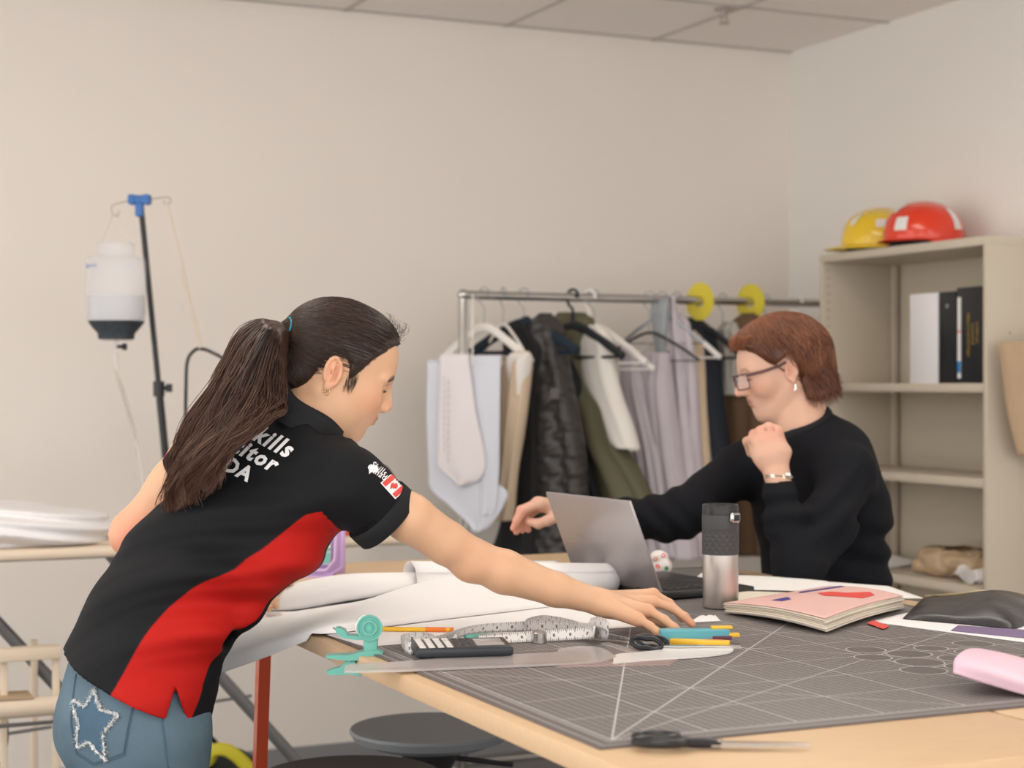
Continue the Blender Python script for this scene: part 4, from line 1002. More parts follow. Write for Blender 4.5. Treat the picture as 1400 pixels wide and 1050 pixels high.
hang_n = [0]
def rail_x(u): return PY(u, 405, RY)[0]
def hanger(u, m, label, w=.40, r=.0055, drop=.09, yaw=0.0, hookr=.0018, dz=0.0, sh=.11, hookm=None, bar=True, name='clothes_hanger'):
    x = rail_x(u); c = np.array([x, RY, rz_+dz]); t = thing(name, label, 'hanger', c-[0,0,.2])
    d = np.array([math.sin(yaw), math.cos(yaw), 0])
    hk = [c+UP*.0+d*(-.022)*math.cos(a_)+UP*(.006+.020*math.sin(a_)) for a_ in np.linspace(-.4, PI, 14)]+[c+d*.020-UP*.02, c-UP*.04, c-UP*drop]
    MB().tube(hk, hookr, 8).build('hook', hookm or M_hg, t)
    b0 = c-UP*drop; s1 = b0+d*w/2-UP*sh; s2 = b0-d*w/2-UP*sh
    mb = MB(); mb.tube(spl([s1, b0+d*w*.25-UP*sh*.42, b0-UP*.004, b0-d*w*.25-UP*sh*.42, s2], 26), r, 8, flat=1.6)
    if bar: mb.tube([s1, s2], r*.6, 8)
    mb.build('shoulder_bar', m, t); return t, c, d
def garment(name, X, rows, m, label, th=.035, folds=5, amp=.008, group=None, cat='garment', yaw=0.0, seed=1, sleeve=None, quilt=False, top_open=False, parent=None, ang=None):
    """rows = (v, uL, uR) traced at plane through rail point X, turned by yaw about the vertical; lofted with real thickness"""
    nrmv = np.array([math.cos(yaw), -math.sin(yaw), 0]); d = np.array([math.sin(yaw), math.cos(yaw), 0]); p0 = np.array([X, RY, 0])
    def hit(u, v):
        r = FW+(u-700)/FOC*RT+(525-v)/FOC*UP; k = ((p0-CAM)@nrmv)/(r@nrmv); return CAM+r*k
    R = [(hit(l, v), hit(r_, v)) for v, l, r_ in rows]
    A = spl([q[0] for q in R], 60); B = spl([q[1] for q in R], 60); n = 56; V = []
    rg = np.random.default_rng(seed); ph = rg.random(4)*6.28
    for i in range(60):
        mid = (A[i]+B[i])/2; h = (B[i]-A[i])/2; w = np.linalg.norm(h); q = i/59
        tt = th*(0.45+.55*min(1, q*5))
        for j in range(n):
            a_ = 2*PI*j/n; ca, sa = math.cos(a_), math.sin(a_)
            f = amp*(.25+q)*(math.sin(folds*ca*2.2+ph[0]+q*1.2)+.6*math.sin(folds*1.9*ca*2.2+ph[1]-q*2))
            V.append(mid+h*math.copysign(abs(ca)**.8, ca)+nrmv*(math.copysign(abs(sa)**.7, sa)*tt*min(1, w/.05)+f*abs(sa)))
    V = np.array(V); F = [tuple(q_) for q_ in grid_faces(60, n, True)]; F += [tuple(range(n))[::-1], tuple(59*n+i for i in range(n))]
    o = mk(name, V, F, m, parent)
    if label: tag(o, label, cat, group)
    return o
M_lav = mat('lavender_cloth', (.56,.50,.55), .85, noise=.06, nscale=8, sheen=.2); M_wht = mat('white_cloth', (.78,.74,.70), .85); M_crm = mat('cream_cloth', (.72,.56,.40), .85)
M_gdk = mat('dark_cloth', (.012,.012,.014), .85); M_olv = mat('olive_cloth', (.115,.105,.062), .8); M_brn = mat('brown_cloth', (.13,.075,.04), .85); M_bei = mat('beige_cloth', (.66,.52,.38), .85)
M_pblue = mat('pale_blue_paper', (.68,.70,.78), .7)
M_quilt = mat('quilted_black', (.040,.036,.035), .35)
nt = M_quilt.node_tree; tc = nt.nodes.new('ShaderNodeTexCoord'); mp = nt.nodes.new('ShaderNodeMapping'); mp.inputs['Rotation'].default_value = (PI/4*.9, 0, 0); w1 = nt.nodes.new('ShaderNodeTexWave'); w1.bands_direction = 'Y'; w1.inputs['Scale'].default_value = 7.5; w1.inputs['Distortion'].default_value = 1.2
mp2 = nt.nodes.new('ShaderNodeMapping'); mp2.inputs['Rotation'].default_value = (-PI/4*1.1, 0, 0); w2 = nt.nodes.new('ShaderNodeTexWave'); w2.bands_direction = 'Y'; w2.inputs['Scale'].default_value = 7.5; w2.inputs['Distortion'].default_value = 1.2
nt.links.new(tc.outputs['Object'], mp.inputs[0]); nt.links.new(mp.outputs[0], w1.inputs[0]); nt.links.new(tc.outputs['Object'], mp2.inputs[0]); nt.links.new(mp2.outputs[0], w2.inputs[0])
mm = nt.nodes.new('ShaderNodeMath'); mm.operation = 'MULTIPLY'; nt.links.new(w1.outputs['Fac'], mm.inputs[0]); nt.links.new(w2.outputs['Fac'], mm.inputs[1])
bp = nt.nodes.new('ShaderNodeBump'); bp.inputs['Distance'].default_value = .008; bp.inputs['Strength'].default_value = .7; nt.links.new(mm.outputs[0], bp.inputs['Height']); nt.links.new(bp.outputs[0], bsdf(M_quilt).inputs['Normal'])
# paper patterns clipped at the left end
xr = rail_x
G_ = 'garments hanging on the clothes rack'
cl = math.radians(-22)
t, c, d = hanger(662, M_hw, 'white plastic hanger at the left end of the rack above the paper patterns', w=.40, r=.009, yaw=math.radians(-25), drop=.10, sh=.12, bar=False)
def pattern(rows, X, yaw, m, label, amp=.004, seed=0, holes=True):
    nrmv = np.array([math.cos(yaw), -math.sin(yaw), 0]); p0 = np.array([X, RY-.17, 0])
    def hit(u, v):
        r = FW+(u-700)/FOC*RT+(525-v)/FOC*UP; return CAM+r*((p0-CAM)@nrmv)/(r@nrmv)
    A = spl([hit(l, v) for v, l, r_ in rows], 40); B = spl([hit(r_, v) for v, l, r_ in rows], 40)
    s = np.linspace(0, 1, 24)[None,:,None]; G = A[:,None]*(1-s)+B[:,None]*s
    G = G+nrmv*(amp*np.sin(np.linspace(0, 7, 24)+seed)[None,:,None]*np.linspace(.2, 1.4, 40)[:,None,None])
    o = sheet('paper_pattern', G, m, thick=.0015); tag(o, label, 'paper pattern'); return o, hit
X1 = xr(650)
p1, _ = pattern([(492,585,600),(560,583,625),(640,586,640),(668,588,690),(690,612,689),(716,640,672),(727,646,660)], X1+.02, math.radians(-38), M_pblue, 'pale blue-white paper bodice pattern hanging lowest at the left end of the rack')
p2, _ = pattern([(486,640,684),(560,645,683),(640,655,682),(690,655,678),(705,655,672)], X1+.01, math.radians(-38), M_pblue, 'narrow pale blue pattern piece behind the white one, left end of the rack', seed=2)
p3, hit3 = pattern([(484,602,640),(560,600,650),(620,598,662),(638,598,663),(655,617,655),(664,624,636)], X1-.005, math.radians(-38), mat('white_pattern_paper', (.80,.75,.77), .75), 'white paper pattern piece with vertical pencil writing at the left end of the rack', seed=1)
ln_ = MB()
for u_, v0, v1 in ((609,515,620),(615,520,635)):
    for k in range(12):
        a = hit3(u_-.2, v0+(v1-v0)*k/12)-RT*.004-FW*.006; b_ = hit3(u_-.2, v0+(v1-v0)*(k+.7)/12)-RT*.004-FW*.006; ln_.tube([a, b_], .0012, 5)
ln_.build('pencil_writing', mat('pencil_grey', (.50,.42,.42), .6), p3, smooth=False)
MB().tube([np.array([rail_x(643), RY-.02, rz_]), hit3(646, 500)-FW*.02], .003, 6).build('hanging_cord', M_hw, p3)
xh = hit3(646, 520); 
garment('vest', X1+.06, [(480,706,722),(500,690,723),(560,686,716),(640,684,704),(705,672,697),(712,668,694)], M_bei, 'beige unfinished vest with ragged hem next to the paper patterns', th=.03, folds=4, group=None, cat='vest', yaw=math.radians(-10), seed=2)
garment('vest_facing', X1+.055, [(482,700,724),(500,697,722),(540,706,716)], M_wht, 'white facing piece pinned at the top of the beige vest', th=.03, folds=2, cat='garment piece', yaw=math.radians(-10), seed=3)
for u, m, lab, kw in [(688, M_hw, 'thin white hanger hook second from the left end of the rack', dict(w=.36, r=.004)),]:
    hanger(u, m, lab, **kw)
hanger(716, M_hn, 'navy velvet hanger holding the black fleece on the rack', w=.42, r=.011, drop=.085, sh=.10, yaw=math.radians(-32))
garment('jacket', xr(716)+.02, [(432,716,722),(450,700,735),(480,694,752),(560,700,748),(640,697,750),(710,690,748),(760,672,748)], M_gdk, 'black fleece jacket on the navy velvet hanger', th=.06, folds=3, amp=.012, cat='jacket', yaw=math.radians(-25), seed=4)
garment('jacket', xr(742)-.02, [(428,738,752),(445,728,762),(480,730,768),(520,726,776),(600,724,794),(680,728,800),(740,726,802),(762,722,800)], M_quilt, 'black quilted jacket with a square sleeve badge on the rack', th=.06, folds=2, amp=.010, cat='jacket', yaw=math.radians(-20), seed=5)
bq = PY(758, 538, RY-.19); 
MB().box(P(758, 538, (bq-CAM)@FW-.0), (.030,.004,.034), np.stack([nrm(RT-.4*FW), FW, UP], 1)).build('sleeve_badge', mat('badge_grey', (.09,.08,.08), .5), [o for o in COL.objects if o.name.startswith('jacket')][-1])
hanger(783, M_hb, 'black hanger with thick hook holding the olive jacket', w=.42, r=.009, hookr=.005, hookm=M_hn, yaw=math.radians(-25))
garment('jacket', xr(778)+.02, [(450,764,772),(480,764,780),(520,770,796),(560,772,800),(600,776,802),(700,790,830),(770,800,838)], M_gdk, 'black jacket tucked behind the quilted one on the rack', th=.05, folds=3, cat='jacket', yaw=math.radians(-20), seed=6)
garment('jacket', xr(800)+.0, [(427,766,796),(440,760,808),(480,764,806),(525,780,812),(560,786,838),(610,800,850),(640,812,868),(680,828,888),(684,834,886)], M_olv, 'olive jacket with a slanting sleeve on the rack', th=.055, folds=2, amp=.010, cat='jacket', yaw=math.radians(-18), seed=7)
hanger(806, M_hw, 'white hanger with thick hook holding the white cloth over the olive jacket', w=.44, r=.007, hookr=.0055, hookm=M_hw, yaw=math.radians(-30), sh=.13)
hanger(812, M_hw, 'second white hanger crowded against the thick hooked one', w=.44, r=.006, yaw=math.radians(-36), sh=.15)
garment('shirt_piece', xr(806)-.02, [(444,804,820),(460,801,832),(500,792,838),(540,800,848),(580,815,862),(608,830,870),(616,866,871)], M_wht, 'white cloth piece draped over the olive jacket sleeve', th=.035, folds=2, amp=.006, cat='garment piece', yaw=math.radians(-18), seed=8)
hanger(888, M_hb, 'thin black wire hanger above the lavender cloth', w=.36, r=.003, yaw=math.radians(-40), drop=.11, sh=.10)
garment('dress', xr(868)+.02, [(478,848,868),(540,856,884),(620,872,902),(700,878,915),(762,885,930)], M_lav, 'lavender dress panel hanging left of the wire hanger', th=.04, folds=5, amp=.010, cat='dress', yaw=math.radians(-15), seed=9)
garment('dress', xr(890)+.0, [(482,868,912),(540,872,916),(620,880,926),(700,888,940),(765,896,950)], M_lav, 'lavender dress of hanging panels in the middle of the rack', th=.05, folds=7, amp=.014, cat='dress', yaw=math.radians(-15), seed=10)
hanger(905, M_hg, 'grey clip hanger with cord loops over the lavender sash', w=.30, r=.004, drop=.05, yaw=math.radians(-40), sh=.10)
garment('sash', xr(915), [(404,912,922),(440,914,926),(500,918,932),(600,924,944),(700,930,956),(765,934,962)], M_lav, 'long lavender sash looped over the rail', th=.03, folds=3, amp=.008, cat='sash', yaw=math.radians(-10), seed=11)
garment('ribbon_bundle', xr(903)-.01, [(408,890,914),(440,893,912),(470,896,908),(500,900,906)], mat('sheer_blue', (.42,.46,.50), .4, alpha=.6), 'sheer blue-grey ribbons bundled on the rail', th=.02, folds=6, amp=.006, cat='ribbon', yaw=math.radians(-10), seed=12)
hanger(925, M_hw, 'white hanger between the lavender sash and the cream garment', w=.38, r=.006, yaw=math.radians(-20))
garment('blouse', xr(925)+.0, [(428,926,932),(445,928,942),(500,932,950),(600,938,955),(700,944,962)], M_lav, 'pale lavender blouse between the sash and the cream coat', th=.03, folds=3, cat='blouse', yaw=math.radians(-10), seed=13)
garment('coat', xr(940)+.01, [(452,940,950),(470,940,958),(540,940,962),(600,944,966),(640,948,969),(760,955,972)], M_crm, 'cream coat hanging between lavender and black garments', th=.04, folds=3, cat='coat', yaw=math.radians(-10), seed=14)
def size_ring(u, label):
    x = rail_x(u); c = np.array([x, RY, rz_-.004]); t = thing('size_divider', label, 'rail divider', c, 'round yellow dividers on the clothes rail')
    n = 48; ax1 = nrm(np.array([math.sin(-.25), math.cos(-.25), 0])); axn = np.cross(ax1, UP); V = []
    for o_ in (-.0012, .0012):
        for rr_ in (.018, .066):
            for j in range(n): a_ = 2*PI*j/n; V.append(c+axn*o_+rr_*(math.cos(a_)*ax1+math.sin(a_)*UP))
    F = []
    for j in range(n):
        k = (j+1)%n; F += [(j, k, n+k, n+j), (2*n+j, 3*n+j, 3*n+k, 2*n+k), (n+j, n+k, 3*n+k, 3*n+j), (j, 2*n+j, 2*n+k, k)]
    mk('disc', np.array(V), F, mat('yellow_disc', (.72,.60,.05), .35), t, smooth=False)
size_ring(957, 'round yellow divider on the rail beside the black hanging coat'); size_ring(1026, 'round yellow divider on the rail above the seated person')
hanger(960, M_hb, 'black hanger in front of the first yellow divider', w=.40, r=.008, hookr=.004, hookm=M_hb, yaw=math.radians(-12))
garment('coat', xr(962)+.0, [(434,940,952),(445,940,962),(480,948,976),(560,956,984),(640,962,994),(760,966,1000)], mat('navy_cloth', (.014,.018,.028), .85), 'dark navy coat hanging right of the cream one', th=.045, folds=3, cat='coat', yaw=math.radians(-8), seed=15)
hanger(988, M_hb, 'black wire hanger with grey sheer cloth right of the navy coat', w=.40, r=.006, yaw=math.radians(-10), drop=.12)
garment('blouse', xr(994), [(440,988,1006),(460,984,1012),(500,985,1014),(540,988,1016)], mat('grey_sheer', (.42,.39,.35), .8), 'grey-beige blouse above the brown garment behind the seated person', th=.03, folds=4, cat='blouse', yaw=math.radians(-8), seed=16)
garment('coat', xr(1012), [(428,1016,1030),(445,1008,1040),(500,996,1050),(600,990,1060),(760,990,1070)], M_brn, 'brown coat hanging behind the seated person', th=.05, folds=3, cat='coat', yaw=math.radians(-8), seed=17)
hanger(1047, M_hg, 'thin wire hanger hook right of the second yellow divider', w=.38, r=.003)
hanger(1092, M_hw, 'white plastic hanger hook near the shelf unit', w=.38, r=.006, hookr=.004, hookm=M_hw)
# ======================= iron water bottle on its stand ==================
M_pole = mat('black_pole', (.015,.015,.016), .35); M_bclamp = mat('blue_plastic', (.04,.16,.45), .4)
SYp = 5.05
top = PY(193, 285, SYp); bot = PY(228, 640, SYp); dv = (bot-top)/(top[2]-bot[2]); foot = top+dv*top[2]; foot = np.array([foot[0], foot[1], 0])
t = thing('bottle_stand', 'thin black telescopic stand with blue clamp holding the iron\'s water bottle', 'stand', foot)
midp = top+(bot-top)*((530-285)/(640-285))
MB().tube([top, midp], .0085, 12).build('upper_tube', M_pole, t); MB().tube([midp, foot], .0115, 12).build('lower_tube', M_pole, t)
mb = MB(); mb.tube([midp+UP*.02, midp-UP*.025], .017, 12); mb.tube([midp, midp+RT*.038], .006, 8); mb.tube([midp+RT*.03-UP*.012, midp+RT*.03+UP*.012], .010, 10); mb.build('clamp_knob', M_pole, t)
for k in range(3):
    a_ = k*2.09+.3; MB().tube([foot+UP*.30, foot+np.array([.28*math.cos(a_), .28*math.sin(a_), .01])], .008, 8).build('leg', M_pole, t)
cb = PY(191, 273, SYp)
mb = MB(); mb.box(cb, (.052,.03,.026), np.stack([RT, FW, UP], 1), bev=.008); mb.box(cb-UP*.028, (.024,.026,.045), np.stack([RT, FW, UP], 1), bev=.006); mb.box(cb+RT*.022, (.022,.036,.030), np.stack([RT, FW, UP], 1), bev=.006); mb.box(cb-RT*.022, (.022,.036,.030), np.stack([RT, FW, UP], 1), bev=.006); mb.build('top_clamp', M_bclamp, t)
M_wire = mat('hook_wire', (.42,.36,.32), .4, metal=.6)
hkL = PY(157, 292, SYp); 
MB().tube(spl([cb-RT*.02, PY(170,276,SYp), PY(154,281,SYp), PY(153,290,SYp), PY(160,296,SYp), PY(163,288,SYp)], 30), .0018, 6).build('wire_hook', M_wire, t)
MB().tube(spl([cb+RT*.02, PY(215,271,SYp), PY(231,270,SYp), PY(233,277,SYp), PY(226,279,SYp), PY(223,274,SYp)], 30), .0018, 6).build('wire_hook', M_wire, t)
# bottle
bc = PY(159, 440, SYp-.02); pm = 1/((bc-CAM)@FW)*FOC
t = thing('water_bottle', 'clear plastic iron water bottle hanging upside down, dark filter granules in its neck', 'bottle', bc-UP*.06)
M_bot = mat('bottle_plastic', (.80,.80,.86), .2, alpha=.24); M_wat = mat('bottle_water', (.66,.70,.76), .15, alpha=.4); M_gran = mat('filter_granules', (.035,.045,.055), .7, noise=.5, nscale=80)
def sq_lathe(mb, prof, c, n=40, p=4.0, cap=True):
    V = []
    for r, z in prof:
        for i in range(n):
            a_ = 2*PI*i/n; ca, sa = math.cos(a_), math.sin(a_); q = (abs(ca)**p+abs(sa)**p)**(-1/p); V.append(np.asarray(c)+RT*r*q*ca+FW*r*q*sa*.9+UP*z)
    F = [tuple(f) for f in grid_faces(len(prof), n, True)]
    if cap: F += [tuple(range(n))[::-1], tuple((len(prof)-1)*n+i for i in range(n))]
    mb.add(V, F)
zz = lambda v: (440-v)/pm
bc0 = bc
pxr = lambda w: w/2/pm
mb = MB(); sq_lathe(mb, [(pxr(48),zz(333)),(pxr(48),zz(350)),(pxr(74),zz(353)),(pxr(77),zz(356)),(pxr(77),zz(425)),(pxr(74),zz(438)),(pxr(60),zz(448)),(pxr(46),zz(456)),(pxr(44),zz(464)),(pxr(36),zz(466))], bc0, p=3.2)
mb.build('shell', M_bot, t)
mb = MB(); sq_lathe(mb, [(pxr(74),zz(404)),(pxr(74),zz(425)),(pxr(71),zz(438)),(pxr(70),zz(440))], bc0, p=3.2); mb.build('water', M_wat, t)
mb = MB(); sq_lathe(mb, [(pxr(74),zz(439)),(pxr(62),zz(448)),(pxr(48),zz(456)),(pxr(46),zz(464))], bc0, p=3.2); mb.build('filter_granules', M_gran, t)
mb = MB(); mb.tube([bc0+UP*zz(464), bc0+UP*zz(483)], .009, 10); mb.build('outlet', M_bot, t)
mb = MB(); mb.tube([bc0+UP*zz(474), bc0+UP*zz(474)+RT*.022], .005, 8); mb.tube([bc0+UP*zz(474)+RT*.018, bc0+UP*zz(474)+RT*.030], .010, 12); mb.build('valve_knob', M_blk, t)
scrawl('blue_print', bc0+UP*zz(366)-RT*pxr(50)-FW*.080, RT, UP, .026, .013, M_bclamp, t, 4)
scrawl('blue_print', bc0+UP*zz(366)+RT*pxr(50)-FW*.080, RT, UP, .024, .012, mat('faded_blue', (.42,.55,.72), .4), t, 5)
mb = MB(); mb.tube([hkL-RT*.004-UP*.0, bc0+UP*zz(335)-RT*.045], .0014, 6); mb.tube([hkL+RT*.004, bc0+UP*zz(335)+RT*.045], .0014, 6); mb.build('hanging_string', mat('clear_string', (.78,.74,.72), .4, alpha=.6), t)
mb = MB(); mb.tube(spl([bc0+UP*zz(483), PY(160,510,SYp), PY(172,550,SYp+.1), PY(185,600,SYp+.2), PY(196,660,SYp+.1), PY(200,740,SYp)], 50), .006, 8); mb.build('feed_hose', mat('clear_hose', (.80,.78,.77), .2, alpha=.35), t)
# spring cable guide and black cable
t = thing('cable_guide', 'cream flexible cable guide hanging from the stand to the black iron cable', 'cable guide', PY(272, 470, SYp)-UP*0.0)
M_cgd = mat('cream_rod', (.74,.64,.54), .5)
MB().tube(spl([PY(228,276,SYp), PY(238,318,SYp), PY(250,365,SYp), PY(262,425,SYp), PY(273,476,SYp)], 30), .0045, 8).build('rod', M_cgd, t)
MB().tube(spl([PY(251,360,SYp), PY(248,374,SYp), PY(256,404,SYp), PY(268,440,SYp), PY(274,476,SYp)], 30), .0035, 8).build('cord', M_cgd, t)
cab = spl([PY(238,655,4.75), PY(252,600,4.85), PY(254,540,5.0), PY(256,495,5.04), PY(266,479,SYp), PY(276,477,SYp), PY(290,482,5.0), PY(312,497,4.9), PY(370,560,4.8), PY(440,640,4.7), PY(490,690,4.5), PY(500,722,4.42)], 90)
o = MB().tube(cab, .0052, 8).build('iron_cable', M_blk); tag(o, 'black iron cable looping through the cream guide down to the ironing table', 'cable')
cab = spl([PY(516,640,4.6), PY(528,640,4.6), PY(537,658,4.55), PY(528,690,4.5), PY(512,720,4.45)], 40)
o = MB().tube(cab, .006, 8).build('iron_hose', M_blk); tag(o, 'short black steam hose arching behind the reaching person\'s shoulder', 'hose')
# ======================= ironing table ===================================
M_pale = mat('pale_board', (.72,.60,.47), .7, noise=.05, nscale=5); M_gpipe = mat('grey_pipe', (.22,.22,.23), .4, metal=.5)
IY0, IY1 = 4.36, 4.78; IX0, IX1 = .20, 1.72; IZ = TZ
it = thing('ironing_table', 'long pale padded ironing table against the back wall, mostly behind the bending person', 'ironing table', ((IX0+IX1)/2, (IY0+IY1)/2, 0))
MB().box(((IX0+IX1)/2, (IY0+IY1)/2, IZ-.014), (IX1-IX0, IY1-IY0, .028), bev=.012, seg=3).build('padded_top', M_pale, it)
q = lambda u, v, y: PY(u, v, y)
MB().box(((IX0+IX1)/2, (IY0+IY1)/2, IZ-.036), (IX1-IX0-.3, .10, .016)).build('support_rail', M_blk, it, smooth=False)
a = q(150,757,4.5); b_ = q(425,1062,4.5); dirp = (b_-a)/(a[2]-b_[2]); a2 = a+dirp*(a[2]-(IZ-.03)); f2 = a+dirp*a[2]
MB().tube([a2, f2], .0165, 12).build('leg', M_gpipe, it)
MB().tube([a2+[-.42,.14,0], f2+[-.42,.14,0]], .0165, 12).build('leg', M_gpipe, it)
r1 = q(210,972,4.5); r2 = q(332,953,4.5); MB().tube([r1-(r2-r1)*1.6, r2+(r2-r1)*.1], .0045, 8).build('cross_rod', M_gpipe, it)
# lower wooden rack and rolled cloth at the left
wr = thing('wooden_rack', 'low pale wooden frame beneath the ironing table at the left edge', 'rack', (q(30,930,4.3)[0], 4.42, 0))
zt = q(40,893,4.3)[2]; zb = q(40,955,4.3)[2]; xa = q(-60,900,4.3)[0]; xb = q(82,900,4.3)[0]
for y in (4.30,): MB().box(((xa+xb)/2, y, zt), (xb-xa, .05, .03), bev=.003).build('top_rail', M_pale, wr)
for x in (xa+.01, q(5,900,4.3)[0], xb-.01): MB().box((x, 4.30, zt/2), (.016, .02, zt-.03), bev=.002).build('upright', M_pale, wr)
for x in (xa+.01, xb-.01): MB().box((x, 4.62, zt/2), (.016, .02, zt-.03), bev=.002).build('upright', M_pale, wr)
MB().tube([(xa-.05, 4.29, zb-.06), (xb+.1, 4.29, zb-.06)], .005, 8).build('cross_rod', M_gpipe, wr)
MB().tube([(xa, 4.265, zb-.015), (xb+.05, 4.265, zb-.015)], .024, 16, flat=1.0).build('cloth_roll', M_pale, wr)
MB().box(((xa+xb)/2-.02, 4.30, zb+.012), (xb-xa-.1, .10, .004), np.array(Matrix.Rotation(.03, 3, 'Y'))).build('cardboard', M_kraft, wr, smooth=False)
o = MB().tube(spl([q(4,968,4.3), q(8,985,4.3), q(9,1010,4.3), q(4,1035,4.35), q(-8,1070,4.4)], 30), .005, 8).build('power_cable', M_blk); tag(o, 'black power cable dangling below the wooden rack at the left edge', 'cable')
# folded white cloth on ironing table
cW = q(20, 735, 4.5); cW = np.array([cW[0], 4.52, IZ])
S = Sdf(cW-[.36,.2,.02], cW+[.28,.2,.16], .005); S.ell(cW+UP*.045, (.26,.15,.050)); S.ell(cW+UP*.065-RT*.12, (.20,.13,.05), k=.03); S.ell(cW+UP*.03+RT*.09, (.14,.11,.045), k=.03)
S.disp(lambda x, y, z: .007*np.sin(z*190+3*np.sin(x*9)+2*np.sin(y*13))+.006*vnoise(x*30, y*30, z*40, 8)); S.cap(cW+[-.14,-.17,.006], cW+[.0,-.17,.006], .018, .014, k=.008, sub=True); S.plane(cW, (0,0,-1)); V, F = S.mesh(1)
o = mk('folded_cloth', V, F, mat('white_linen', (.80,.78,.79), .8)); tag(o, 'heap of folded white cloth on the left end of the ironing table', 'cloth')
flatb = MB().box((q(150,735,4.6)[0], 4.58, IZ+.004), (.34,.30,.006), bev=.001).build('pale_board', M_pale); tag(flatb, 'thin pale board lying on the ironing table beside the white cloth', 'board')
# iron on the right end
ic = np.array([q(478,735,4.45)[0], 4.48, IZ]); t = thing('steam_iron', 'black and silver steam iron on a red rest on the ironing table', 'iron', ic)
MB().box(ic+UP*.006, (.26,.16,.012), bev=.004).build('silicone_rest', mat('red_silicone', (.55,.07,.03), .5), t)
S = Sdf(ic-[.16,.09,.0], ic+[.16,.09,.16], .004); S.ell(ic+[0.02,0,.03], (.12,.055,.028)); S.ell(ic+[-.02,0,.05], (.09,.045,.03), k=.03); S.chain([ic+[-.08,0,.06], ic+[-.07,0,.11], ic+[.05,0,.115], ic+[.075,0,.07]], [.018,.016,.015,.014], .012); S.plane(ic+UP*.014, (0,0,-1)); V, F = S.mesh(1); mk('body', V, F, M_blk, t)
MB().prism([(.14,0),(.11,.03),(.03,.052),(-.09,.055),(-.09,-.055),(.03,-.052),(.11,-.03)], ic+UP*.012, (1,0,0), (0,1,0), (0,0,1), .006).build('sole_plate', M_steel, t)
# backpack on the floor
bpc = np.array([q(300,1000,4.62)[0], 4.66, 0]); t = thing('backpack', 'black and grey backpack with yellow trim on the floor under the ironing table', 'backpack', bpc)
S = Sdf(bpc-[.25,.2,.02], bpc+[.25,.2,.42], .007); S.ell(bpc+UP*.16, (.16,.11,.17)); S.ell(bpc+[.05,-.07,.11], (.11,.06,.10), k=.03); S.ell(bpc+[-.12,0,.17], (.07,.08,.16), k=.03); S.disp(lambda x, y, z: .008*vnoise(x*25, y*25, z*25, 11)); S.plane(bpc, (0,0,-1)); V, F = S.mesh(1)
mk('body', V, F, mat('backpack_nylon', (.025,.03,.033), .6), t)
MB().tube(spl([bpc+[-.07,-.08,.32], bpc+[.0,-.11,.34], bpc+[.08,-.12,.26], bpc+[.14,-.13,.14], bpc+[.15,-.13,.03]], 30), .009, 8, flat=2.0).build('yellow_trim', mat('acid_yellow', (.62,.55,.03), .5), t)
MB().sphere(bpc+[-.06,-.07,.315], (.045,.035,.03)).build('yellow_pocket', mat('acid_yellow_pocket', (.62,.55,.03), .6), t)
# ======================= stools ==========================================
M_seat = mat('grey_stool_seat', (.23,.25,.27), .5); M_seat2 = mat('dark_stool_seat', (.04,.038,.036), .5)
def stool(c, m, label, rz=.3):
    c = np.array([c[0], c[1], 0]); z = .575; t = thing('stool', label, 'stool', c, None)
    MB().lathe([(.02,z-.028),(.13,z-.026),(.165,z-.012),(.175,z+.004),(.172,z+.010),(.155,z+.006),(.10,z-.004),(.02,z-.008),(.0005,z-.008)], c, n=56).build('seat', m, t)
    MB().tube([c+UP*.12, c+UP*(z-.03)], .025, 16).build('column', M_blk, t); MB().tube([c+UP*(z-.10), c+UP*(z-.028)], [.035,.075], 16).build('seat_mount', M_blk, t)
    MB().tube([c+UP*(z-.05), c+UP*(z-.055)+np.array([.17,-.06,-.02])], .006, 8).build('height_lever', M_blk, t)
    for k in range(5):
        a_ = k*2*PI/5+rz; e = c+np.array([.25*math.cos(a_), .25*math.sin(a_), .065]); MB().tube([c+UP*.12, e], [.024,.014], 10).build('leg', M_blk, t)
        MB().lathe([(.022,-.018),(.026,-.01),(.026,.01),(.022,.018)], e-UP*.038, np.array(Matrix.Rotation(PI/2, 3, 'X')@Matrix.Rotation(a_, 3, 'Y')), 16).build('caster', M_blk, t)
    return t
stool(P(588, 1000, 3.73), M_seat, 'grey round stool seat under the table, the farther of the two')
stool(P(480, 1060, 3.28), M_seat2, 'dark round stool under the table, only its seat rim showing at the bottom', .9)
# ======================= people: shared pieces ===========================
def skin_mat(name, base, warm, lip, brow=(.03,.02,.015), rough=.45, sss=.12):
    m = mat(name, base, rough, spec=.4, sss=sss, bump=.06, bscale=700); nt = m.node_tree; b = bsdf(m)
    prev = None; n = nt.nodes.new('ShaderNodeTexNoise'); n.inputs['Scale'].default_value = 35
    tc = nt.nodes.new('ShaderNodeTexCoord'); nt.links.new(tc.outputs['Object'], n.inputs['Vector'])
    mx = nt.nodes.new('ShaderNodeMix'); mx.data_type = 'RGBA'; mx.inputs['A'].default_value = (*[c*.96 for c in base], 1); mx.inputs['B'].default_value = (*[min(1, c*1.04) for c in base], 1)
    nt.links.new(n.outputs['Fac'], mx.inputs['Factor']); prev = mx.outputs['Result']
    for at, c in (('warm', warm), ('lip', lip), ('brow', brow)):  # brow colour also paints the shade in nostrils and mouth line
        a = nt.nodes.new('ShaderNodeAttribute'); a.attribute_name = at
        mx = nt.nodes.new('ShaderNodeMix'); mx.data_type = 'RGBA'; nt.links.new(a.outputs['Fac'], mx.inputs['Factor'])
        nt.links.new(prev, mx.inputs['A']); mx.inputs['B'].default_value = (*c, 1); prev = mx.outputs['Result']
    nt.links.new(prev, b.inputs['Base Color']); return m
